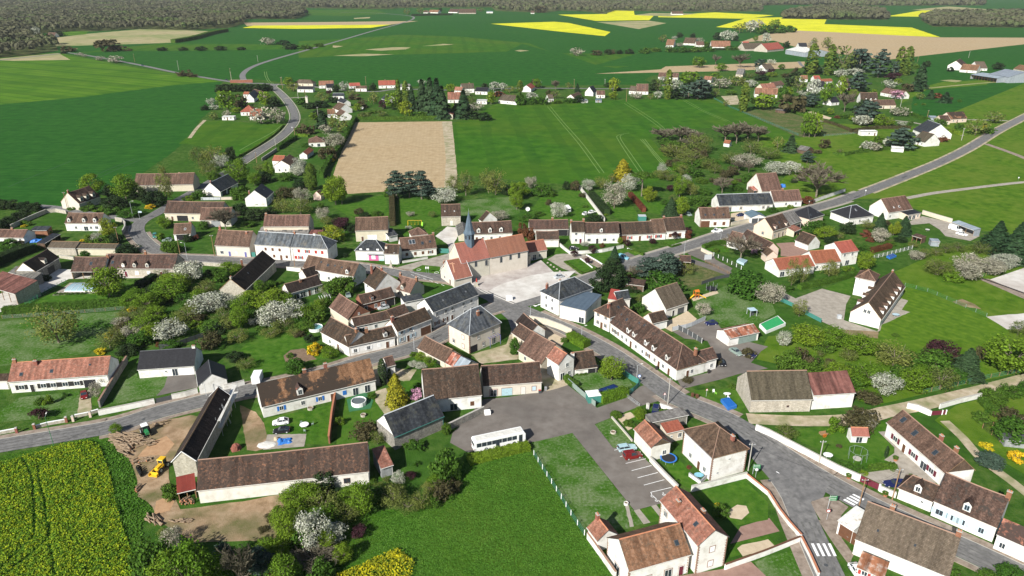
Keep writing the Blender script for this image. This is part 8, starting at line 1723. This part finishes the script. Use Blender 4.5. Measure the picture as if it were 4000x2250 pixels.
def cart():
 rt=empty('wooden_cart',W(q((478,230))),.2,'old orange-brown wooden cart on the hut lawn','cart');m=MB().mat(P('wood'));m.box(-.9,.9,-.5,.5,.6,.68);m.box(-.9,.9,-.5,-.45,.68,1.1);m.box(-.9,.9,.45,.5,.68,1.1);m.box(-.9,-.85,-.45,.45,.68,1.1);m.build('bed',rt);m=MB().mat(P('wood'));m.tube((.9,0,.6),(2.0,0,.2),.05,.04,4);m.build('shaft',rt)
 for s in(-1,1):m=MB().mat(P('orange'));m.lathe([(.42,-.04),(.5,-.04),(.5,.04),(.42,.04)],n=14);[m.box(-.44,.44,-.02,.02,-.02,.02,ax=(math.cos(a),math.sin(a),0),ay=(-math.sin(a),math.cos(a),0))for a in(0,.8,1.6,2.4)];m.v=[(x,s*.6+z,y+.5)for x,y,z in m.v];m.build('wheel',rt)
cart()
def pot(label,p,h=.8,flat=False):
 rt=empty('plant_pot',W(q(p)),0,label,'pot');m=MB().mat(P('terracotta'));m.lathe([(.25*h/.8,0),(.38*h/.8,h*.6),(.42*h/.8,h*.6),(.36*h/.8,h*.55)],n=12);m.build('pot',rt);me=proto('s',0,False)[0];o=bpy.data.objects.new('plant',me);COL.objects.link(o);o.parent=rt;o.scale=(.4,.4,.45);o.location=(0,0,h*.5)
for p,n in(((700,600),'large potted plant left of the maroon driveway gate'),((1018,755),'large potted plant right of the maroon driveway gate'),((1108,445),'big terracotta pot on the cottage terrace')):pot(n,p,1.1)
box_thing('chicken_coop','grey board chicken coop with a dark flat roof inside the run','coop',(2130,300),5,3,2,WALL('greytimber'),-.2,P('darkgrey'));fence('dark wooden fence around the chicken run',[(1865,160),(2130,110),(2229,120)],1.2,2.6,'wood',None,'dark');fence('near side of the wooden chicken run fence',[(1865,165),(1930,210),(1990,260),(2055,320)],1.2,2.4,'wood',None,'dark')
def signpost(label,b,t,blades=3,col='green'):
 B_=W(q(b));h=max(2.6,zof(q(b),q(t)));rt=empty('road_sign',B_,0,label,'sign');m=MB().mat(P('silver'));m.tube((0,0,0),(0,0,h),.05,.05,6);m.build('post',rt)
 for i in range(blades):m=MB().mat(P(col));z=h-.1-i*.42;s=1 if i%2 else-.2;m.box(-.2*s,1.5,-.03,.03,z-.34,z);m.mat(P('bright'));m.box(0,1.3,-.035,-.03,z-.2,z-.13);m.build('panel',rt)
def roundsign(label,b,h=2.4,col='red',tri=False):
 rt=empty('road_sign',W(q(b)),0,label,'sign');m=MB().mat(P('silver'));m.tube((0,0,0),(0,0,h),.035,.035,5);m.build('post',rt);m=MB().mat(P(col));n=3 if tri else 16
 for r,y in((.42,-.05),(.3,-.055)):
  if r<.4:m.mat(P('bright'))
  m.face([(r*math.sin(2*math.pi*i/n),y,h-.1+r*math.cos(2*math.pi*i/n))for i in range(n)]);m.face([(r*math.sin(2*math.pi*i/n),.05+y*.2,h-.1+r*math.cos(2*math.pi*i/n))for i in range(n)][::-1])
 m.build('disc',rt)
signpost('green direction signs on the traffic island',(515,880),(535,748));roundsign('round white-centred sign on the traffic island',(510,960));roundsign('round grey sign behind the hipped white house wall',(-110,590),2.2,'grey')
T(2000,1600,2.229)
signpost('green direction signs beside the concrete pole',(2095,560),(2100,480));table('small table with a blue paddling bowl by the hipped house',(1625,590),.8,'cyan',1.3)
fence('white glazed porch frame of the school wing',[(1090,1420),(1330,1385)],2.4,.8,'bright',None,'bright')
wall('low terrace wall in front of the hipped white house',[(1540,580),(1640,650),(1690,600)],.9,.25,'white','grey')
T(2000,1000,2.229)
roundsign('triangular sign beside the tall pole at the street entrance',(1325,1262),2.2,'red',True);roundsign('blue round sign by the teal fence',(1105,1110),2.4,'blue');roundsign('triangular sign on the verge by the wheelie bins',(1690,1225),2.2,'red',True)
T(3000,1600,2.229)
for a,b,n in(((792,842,837,600),(1080,787,1150,510),'black overhead cable from the corner garage pole to the slim pole'),((792,842,837,600),(-174,532,-144,292),'black overhead cable crossing the junction')):
 A_=W(q(a[:2]));B_=W(q(b[:2]));cable(n,Vector((A_.x,A_.y,zof(q(a[:2]),q(a[2:]))-.3)),Vector((B_.x,B_.y,zof(q(b[:2]),q(b[2:]))-.3)))
# ---- log yard
T(0,1600,2.229)
lm_=MB().mat(noisemat('log_bark',[(.13,.09,.06),(.22,.16,.105),(.32,.24,.165)],1.5));lm_.tube((-2.2,0,0),(2.2,0,.03),.17,.13,8,False);lm_.mat(P('terracotta'));lm_.tube((-2.21,0,0),(-2.2,0,0),.17,.17,8);lm_.tube((2.2,0,.03),(2.21,0,.03),.13,.13,8);LOGM=lm_.mesh('log')
def logs(n,c,sx,sy,ang,sp,label,grp,hmax=1.0,s0=1.0):
 for i in range(n):
  p=W(q((c[0]+random.uniform(-sx,sx),c[1]+random.uniform(-sy,sy))));o=bpy.data.objects.new('log',LOGM);COL.objects.link(o);s=s0*random.uniform(.4,.85)
  o.location=(p.x,p.y,.15+random.uniform(0,hmax)*random.random());o.rotation_euler=(0,random.uniform(-.06,.06),ang+random.uniform(-sp,sp));o.scale=(s,random.uniform(.8,1.5),random.uniform(.8,1.5));tag(o,label,'log',grp)
logs(62,(1100,265),105,50,-.25,.35,'brown log in the big loose pile below the bush','logs of the big loose pile',1.3);logs(16,(1085,360),55,45,-.5,.4,'pale log at the lower end of the big pile','logs at the lower end of the big pile',.8);logs(14,(1270,290),60,35,.3,.6,'split log beside the green tractor','logs beside the green tractor',.6,.7)
logs(14,(1345,975),55,35,-.7,.35,'pale log in the small pile by the sawdust heap','logs of the small pile',1.0,.8);logs(22,(1640,800),55,30,1.4,.7,'short firewood log under the red metal lean-to','firewood logs under the lean-to',1.3,.25);logs(6,(1212,680),14,25,1.35,.15,'grey log of the small stack on the grass edge','logs of the small grey stack',.5,.5);logs(16,(1250,455),80,30,.4,.8,'small broken log on the yard track','broken logs on the yard track',.3,.4);logs(12,(1580,975),90,25,.2,.6,'short log in the scattered row by the hedge','scattered row of logs',.4,.35);logs(10,(1390,130),50,20,.1,.6,'short dark log behind the tractor','logs behind the tractor',.5,.5)
for i in range(9):
 p=W(q((1205+(i%2)*12+i*3,520+i*8)));m=MB().mat(P('tyre',.9));m.lathe([(.25,-.1),(.5,-.12),(.55,0),(.5,.12),(.25,.1),(.25,-.1)],n=14);o=m.build('old_tyre');o.location=(p.x,p.y,.55);o.rotation_euler=(1.35,0,1.2+i*.1);tag(o,'old tyre in the leaning row beside the yard track','tyre','old tyres in a leaning row')
def tractor(label,p,rz,body,roof,loader=False):
 rt=empty('wheel_loader' if loader else 'tractor',W(q(p)),rz,label,'loader' if loader else 'tractor');m=MB().mat(P(body,.4));m.box(.1,2.0,-.4,.4,.8,1.45,taper=.08);m.box(-1.0,.2,-.5,.5,.6,1.1);m.build('bonnet',rt)
 m=MB().mat(P(body if loader else 'darkgrey'))
 for x in(-.95,.25):
  for y in(-.6,.6):m.box(x-.05,x+.05,y-.05,y+.05,1.1,2.35)
 m.build('cab_frame',rt);m=MB().mat(P(roof,.4));m.box(-1.15,.45,-.75,.75,2.35,2.5,taper=.12);m.build('cab_roof',rt);m=MB().mat(glassmat());m.box(-.9,.2,-.55,.55,1.1,2.3);m.build('windows',rt)
 for s in(-1,1):wheel(rt,-.7,s*.85,.75 if not loader else .6,.4,s);wheel(rt,1.5,s*.75,.45 if not loader else .6,.3,s)
 if loader:
  for s in(-1,1):m=MB().mat(P(body));m.box(.3,3.0,s*.62-.07,s*.62+.07,1.0,1.2,az=(-.25,0,.97));m.build('lift_arm',rt)
  m=MB().mat(P(body));m.box(2.7,3.4,-1.0,1.0,.2,.3);m.box(2.7,2.8,-1.0,1.0,.3,1.0);m.box(2.8,3.4,-1.0,-.92,.3,.8);m.box(2.8,3.4,.92,1.0,.3,.8);m.build('bucket',rt)
tractor('green tractor with a white cab roof among the logs',(1275,210),-.9,'green','bright');tractor('yellow loader parked beside the stone barn gable',(1415,510),-1.75,'yellow','yellow',True)
def scaffold():
 a,b=W(q((1905,230))),W(q((2050,-90)));e=(b-a).normalized();L=(b-a).length;rt=empty('scaffold',a,math.atan2(e.y,e.x),'white scaffold and ladders against the stone barn wall','scaffold')
 for i in range(5):
  for y in(0,-1.0):m=MB().mat(P('silver'));m.tube((L*i/4,y,0),(L*i/4,y,5.2),.04,.04,5);m.build('upright',rt)
 for z in(2.2,4.2):m=MB().mat(P('pale'));m.box(0,L,-1.0,0,z,z+.06);m.build('deck',rt)
 m=MB().mat(P('silver'));[m.tube((L*.3+x,-1.6,0),(L*.3+x,-.2,5.6),.03,.03,4)for x in(0,.45)];[m.tube((L*.3,-1.6+1.4*t,5.6*t),(L*.3+.45,-1.6+1.4*t,5.6*t),.02,.02,3)for t in[j/14 for j in range(1,14)]];m.build('ladder',rt)
scaffold();heap('brick rubble stack in the farmyard',(2055,345),2.4,2.4,1.5,WALL('brick'),'brick_stack','brick stack')
T(0,640,3.184)
pole('leaning pole at the corner of the stone house by the field',(842,568),(790,350));pole('thin street lamp at the road fork',(1658,680),(1622,470),'lamp',(1,.2));pole('wooden pole on the inside of the road bend',(1480,998),(1436,780));signpost('pale blue direction signs at the road fork',(1740,690),(1755,585),2,'lightblue')
wall('rounded rubble wall on the outside of the road fork',[(1440,712),(1520,725),(1562,770),(1560,820),(1530,880)],1.8,.4,'stone','concrete');wall('rubble garden wall beside the dark hedge row',[(140,808),(350,710),(580,612)],1.8,.4,'stone','concrete');wall('pale wall behind the garden of the three-dormer house',[(580,612),(700,600),(830,622)],1.6,.4,'stone','concrete')
car('dark blue-green car on the grass by the road fork',(1928,868),(1930,955),'teal','estate');tarp('bright blue tarpaulin beside the carport',(460,965),5,3,1.0,'blue');car('grey car in the small forecourt behind the blue-green car',(2115,960),(2050,965),'sage')
wall('low stone wall at the head of the gravel drive',[(745,1170),(925,1195)],1.2,.4,'stone','concrete')
T(660,640,3.184)
pole('wooden pole in the bushes left of the back street',(140,1130),(100,930));pole('street lamp on the verge of the back street',(230,1190),(190,985),'lamp',(-1,0));pole('wooden pole at the left corner of the stone house with the tall chimney',(570,1152),(530,882));pole('wooden pole in front of the slate terrace',(1568,1290),(1545,1055))
wall('old street wall with grass behind along the back street',[(340,1255),(600,1275),(890,1305)],1.3,.35,'stone','concrete');wall('white street wall left of the row house',[(1470,1325),(1645,1345)],1.5);pillar('tall dark brick chimney stack by the black-roofed barn',(915,1290),3.2,.7);wall('pale block wall below the white-gabled slate barn',[(640,448),(825,442)],1.3,.3,'cream','concrete');fence('grey panel fence left of the pale block wall',[(400,452),(640,450)],1.4,2,'grey','silver')
fence('teal gate beside the slate terrace',[(1015,1158),(1078,1160)],2.0,3,'teal','teal')
T(1330,640,3.184)
wall('low pale wall in front of the solar-panel house',[(770,1235),(950,1205),(1085,1180)],.8,.3,'white','concrete');fence('teal boarded gate beside the solar-panel house',[(1222,1110),(1365,1115)],2.0,4,'darkgrey','teal')
def swing():
 rt=empty('swing_set',W(q((925,765))),0,'yellow swing set with a slide in the meadow behind the church','swing');m=MB().mat(P('yellow'));[m.tube((x,s*1.0,0),(x,0,2.3),.07,.07,5)for x in(-3,3)for s in(-1,1)];m.tube((-3,0,2.3),(3,0,2.3),.07,.07,5);m.build('frame',rt)
 for x in(-1.5,0,1.5):m=MB().mat(P('yellow'));m.box(x-.25,x+.25,-.1,.1,.5,.56);m.tube((x-.22,0,.55),(x-.22,0,2.3),.02,.02,3);m.tube((x+.22,0,.55),(x+.22,0,2.3),.02,.02,3);m.build('seat',rt)
 m=MB().mat(P('lime'));m.face([(3.1,-.3,1.6),(3.7,-.3,1.6),(3.7,-2.6,.1),(3.1,-2.6,.1)]);m.build('slide',rt)
swing()
for p,n in(((975,1320),'left white ring ornament on the green by the church'),((1195,1355),'right white ring ornament on the green by the church')):
 m=MB().mat(P('bright'));m.lathe([(.7,.05),(.8,.12),(.9,.05)],n=18);o=m.build('ring_ornament');o.location=W(q(p));tag(o,n,'ornament')
for p,n in(((1068,1365),'tall white tulip ornament on the green by the church'),((1095,1365),'shorter white tulip ornament beside the tall one')):
 rt=empty('flower_ornament',W(q(p)),0,n,'ornament');m=MB().mat(P('sage'));m.tube((0,0,0),(0,0,1.8),.04,.04,5);m.build('stem',rt);m=MB().mat(P('bright'));m.lathe([(.05,1.7),(.3,2.1),(.22,2.7),(0,2.75)],n=10);m.build('flower',rt)
def statue(label,p,h=2.6,col='concrete'):
 rt=empty('monument',W(q(p)),0,label,'monument');m=MB().mat(WALL('stone'));m.box(-.9,.9,-.9,.9,0,.3);m.box(-.45,.45,-.45,.45,.3,1.6,taper=.15);m.build('plinth',rt);m=MB().mat(P(col));m.lathe([(.28,1.6),(.32,2.1),(.24,2.6),(.12,2.7),(.17,2.9),(.12,3.1),(0,3.15)],n=10);m.build('figure',rt)
statue('weathered stone war memorial figure beside the pink shopfront',(628,1290));T(1000,1000,2.229);statue('red and white painted hydrant-like figure on the white square',(1922,262),2,'red')
for p,n in(((2205,385),'white sign board trailer on the edge of the square'),):box_thing('sign_trailer',n,'trailer',p,2.0,1.4,1.5,P('bright'),.2)
T(1330,640,3.184)
def shopfront():
 w=[l for l in LAND if l[2]=='the shop with the pink front'][0][3];m=MB().mat(P('pink'));x0,y0=-1.5,-9e9
 wl=[o for o in COL.objects if o.parent==w and o.name.startswith('wall')][0];ys=min(v.co.y for v in wl.data.vertices)
 m.box(-.4,3.4,ys-.08,ys,.0,2.6);s=m.build('shopfront',w);m=MB().mat(P('lightblue'));m.box(3.5,5.6,ys-.08,ys,0,2.6);m.mat(P('pale'));m.box(3.8,5.3,ys-.1,ys-.08,.7,2.2);m.build('shopfront',w);m=MB().mat(P('bright'));m.box(.7,2.2,ys-.12,ys-.08,.6,2.2);m.build('window',s);m=MB().mat(P('grey'));m.face([(-.8,ys,3.0),(5.8,ys,3.0),(5.8,ys-.9,2.7),(-.8,ys-.9,2.7)]);m.build('canopy',w)
shopfront()
T(2000,640,3.184)
wall('curving white garden wall with posts in front of the terrace houses',[(590,1020),(660,1080),(720,1125),(900,1118),(1120,1100),(1385,1045)],1.3);wall('long pale garden wall running up between two gardens',[(830,300),(930,430),(1050,590),(1150,722)],1.9,.35,'dirty','concrete')
wall('low white edging wall of the parking bay steps',[(1435,1058),(1520,1090),(1610,1125)],.35,.3,'white','bright');wall('low pale edging wall of the central path',[(925,1140),(1050,1210),(1180,1295)],.35,.3,'white','bright');wall('second low edging wall nearer the grass square',[(850,1185),(930,1245),(1000,1300)],.35,.3,'white','bright')
car('bright blue car in the parking bay beside the hedge',(1335,1170),(1440,1195),'cyan','van');car('black car behind the white garden wall',(725,1060),(815,1070),'black');car('old white car under the dark bush by the long garden wall',(890,640),(950,625),'bright');car('second old white car beside the long garden wall',(965,620),(1030,605),'bright')
rt=empty('caravan',W(q((690,590))),1.75,'white touring caravan on the lawn','caravan');m=MB().mat(P('bright',.4));m.box(-2.4,2.4,-1.05,1.05,.4,2.5,taper=.06);m.build('body',rt);m=MB().mat(glassmat());m.box(-2.45,-2.38,-.8,.8,1.3,2.0);m.build('window',rt);wheel(rt,0,-1,.3,.2,-1);wheel(rt,0,1,.3,.2,1)
def dish(label,p,r=1.0):
 rt=empty('satellite_dish',W(q(p)),0,label,'satellite dish');m=MB().mat(P('grey'));m.tube((0,0,0),(0,.1,1.4),.06,.05,5);m.build('mast',rt);m=MB().mat(P('bright'));m.lathe([(0,0),(r*.5,.07),(r,.28)],n=16);m.v=[(x,-z,y+1.6)for x,y,z in m.v];m.build('dish',rt)
dish('large white satellite dish at the edge of the caravan lawn',(195,600));box_thing('greenhouse','small green glass shed behind the red-shuttered terrace','greenhouse',(1615,700),3.4,3,2.2,P('teal'),0,P('silver'))
for i in range(8):p=(445+i*38,1235+i*26);heap('pale boulder in the row on the square edge',p,.9,.7,.45,G('concrete'),'boulder','boulder');COL.objects[-1]['group']='boulders along the square edge'
T(2660,640,3.184)
wall('white roadside wall beyond the red-leaved tree',[(1590,505),(1780,435),(2040,345)],1.6);wall('cream wall between the double garage and the brick-trimmed house',[(620,772),(790,735),(860,722)],1.6,.3,'cream','concrete');wall('low curved wall at the gravel parking entrance',[(250,1085),(320,1120),(390,1150)],1.4,.3,'cream','concrete')
fence('white post fence beside the gravel lane',[(405,1145),(520,1200),(640,1260),(760,1320)],1.4,2.4,'bright',None,'darkgrey',.08);fence('weathered wooden fence along the scrubby slope',[(300,1225),(430,1290),(600,1375)],1.0,2.4,'wood',None,'wood')
car('white pickup truck on the roadside',(520,838),(372,858),'bright','pickup');car('dark car parked in front of the double garage',(772,645),(702,655),'navy');car('grey car in the garden left of the brick-trimmed house',(70,632),(112,650),'sage')
bpool('covered pale blue pool under the bare tree',[(690,1225),(780,1265),(825,1225),(730,1195)],.9,(.3,.42,.45),'lightblue');pole('white street lamp on the main road pavement',(36,1152),(52,965),'lamp',(1,.3));pole('white street lamp opposite the brick-trimmed house',(490,968),(500,882),'lamp',(-1,.3));tarp('bright blue tarpaulin behind the steep barn',(1262,285),3,3,1.6,'blue')
box_thing('notice_board','white framed notice board panels at the lane entrance','notice board',(335,1190),3.0,.25,2.0,P('silver'),.2)
T(3300,640,3.184)
wall('long pale wall of the meadow house running to the metal shed',[(960,625),(1140,680),(1330,735)],1.9,.3,'cream','concrete');car('white car in front of the open metal shed',(1400,872),(1508,900),'bright','saloon');car('white van at the left end of the open metal shed',(1310,808),(1440,842),'bright','bigvan')
fence('row of white posts above the blue paddling pool',[(360,1180),(600,1120),(835,1060)],1.5,2.2,'bright',None,'silver');bpool('small dark blue pool at the foot of the red hedge',[(515,1165),(560,1190),(640,1160),(590,1135)],.7,(.02,.06,.22),'blue');table('pale round table on the lawn of the meadow house',(1025,835),.9,'pale');roundsign('small white sign on the meadow bank',(2155,205),1.6,'grey');roundsign('white village sign by the road',(248,400),3,'grey')
T(2700,200,3.184)
fence('green mesh fence along the edge of the big field',[(285,595),(460,690),(640,765),(900,870),(1330,1050)],1.4,3.4,'teal',None,'teal');fence('paddock fence below the birches',[(1600,1062),(1850,1045),(2070,1025)],1.3,3.2,'teal',None,'sage')
for tl in((760,280,3.184,'((775,1137,760,1000),(1015,972,1003,830),(1250,812,1240,690),(1290,338,1272,200),(1395,452,1377,225),(1540,592,1527,440),(1097,212,1082,65),(460,107,450,0))','the valley road'),(1400,280,3.184,'((95,157,90,60),(1680,302,1678,215))','the far street'),(2060,280,3.184,'((580,217,576,90),(965,152,963,90),(1230,372,1235,200),(172,192,171,125))','the big field edge'),(3300,200,1.8,'((580,462,576,415),(390,392,396,340),(775,542,780,492),(820,627,835,540),(510,77,513,35),(870,47,882,0))','the right-hand lanes'),(0,0,1.12,'((1012,348,1006,298),(1129,272,1126,243),(1231,372,1231,337),(782,307,778,265),(590,272,588,235))','the western road')):
 T(*tl[:3])
 for i,v in enumerate(eval(tl[3])):pole(f'utility pole along {tl[4]}, {["nearest the frame left edge" if i<0 else "pole", "first","second","third","fourth","fifth","sixth","seventh","eighth"][i+1]} of its line',v[:2],v[2:],'concrete' if i%2 else 'wood')
T(0,0,1.12);car('dark car approaching on the western road',(612,286),(636,290),'navy');car('dark car at the western road junction',(982,350),(1000,353),'black')
T(760,280,3.184);wall('tall old brick ruin wall at the far crossroads',[(445,140),(590,138),(725,135)],3,.5,'brick','concrete');wall('grey block wall beside the valley road',[(840,1110),(930,1050),(1025,985)],1.8,.3,'greystone','concrete');dish('white dish in the garden right of the valley',(2085,470),1.2);roundsign('white sign on the valley bend',(1215,725),2,'grey')
m=MB().mat(WALL('render'));c=W(q((1408,455)));m.box(-.9,.9,-.9,.9,0,9.5);o=m.build('transformer_tower');o.location=c;tag(o,'slim grey square transformer tower by the valley road','tower');m=MB().mat(ROOF('fibre'));m.lathe([(1.5,9.5),(0,10.6)],n=4);m.build('roof',o)
# ================================================================ labels of trees: by what each stands beside
def relword(dx,dy):
 if abs(dx)>abs(dy)*1.3:return 'right of' if dx>0 else 'left of'
 return 'in front of' if dy>0 else 'behind'
NUMW=['nearest','second nearest','third nearest','fourth nearest','fifth nearest','sixth nearest','seventh nearest','eighth nearest','ninth nearest','tenth nearest','eleventh nearest','twelfth nearest']
def label_trees():
 B_={}
 for t in TREES:
  rt,kind,px,w,h=t;best=None
  for lx,ly,nick,root in LAND:
   d=math.hypot(px[0]-lx,(px[1]-ly)*1.6)
   if best is None or d<best[0]:best=(d,lx,ly,nick)
  rel=relword(px[0]-best[1],(px[1]-best[2])*1.6);B_.setdefault((kind,rel,best[3]),[]).append((best[0],t))
 for(kind,rel,nick),L in B_.items():
  L.sort(key=lambda a:a[0])
  for i,(d,t)in enumerate(L):
   s=f"{TL[kind]} {rel} {nick}" if len(L)==1 else f"{NUMW[min(i, 11)]} {TL[kind]} {rel} {nick}"
   t[0]['label']=s;t[0]['group']={'tree':'trees around the village','bush':'bushes in the gardens','shrub':'shrubs in the gardens'}[TK[kind][1]]
label_trees()
# ---- the air: a closed box of thin haze
m=MB();m.box(-9500,9500,-320,22500,-1.5,HC+4);o=m.build('haze');o['kind']='stuff';o['label']='thin spring haze over the plain'
hm=bpy.data.materials.new('haze');hm.use_nodes=True;N=hm.node_tree.nodes;N.remove(N['Principled BSDF']);v=N.new('ShaderNodeVolumePrincipled');v.inputs['Color'].default_value=(.88,.93,1,1);v.inputs['Density'].default_value=.00003
hm.node_tree.links.new(v.outputs[0],N['Material Output'].inputs['Volume']);o.data.materials.append(hm)
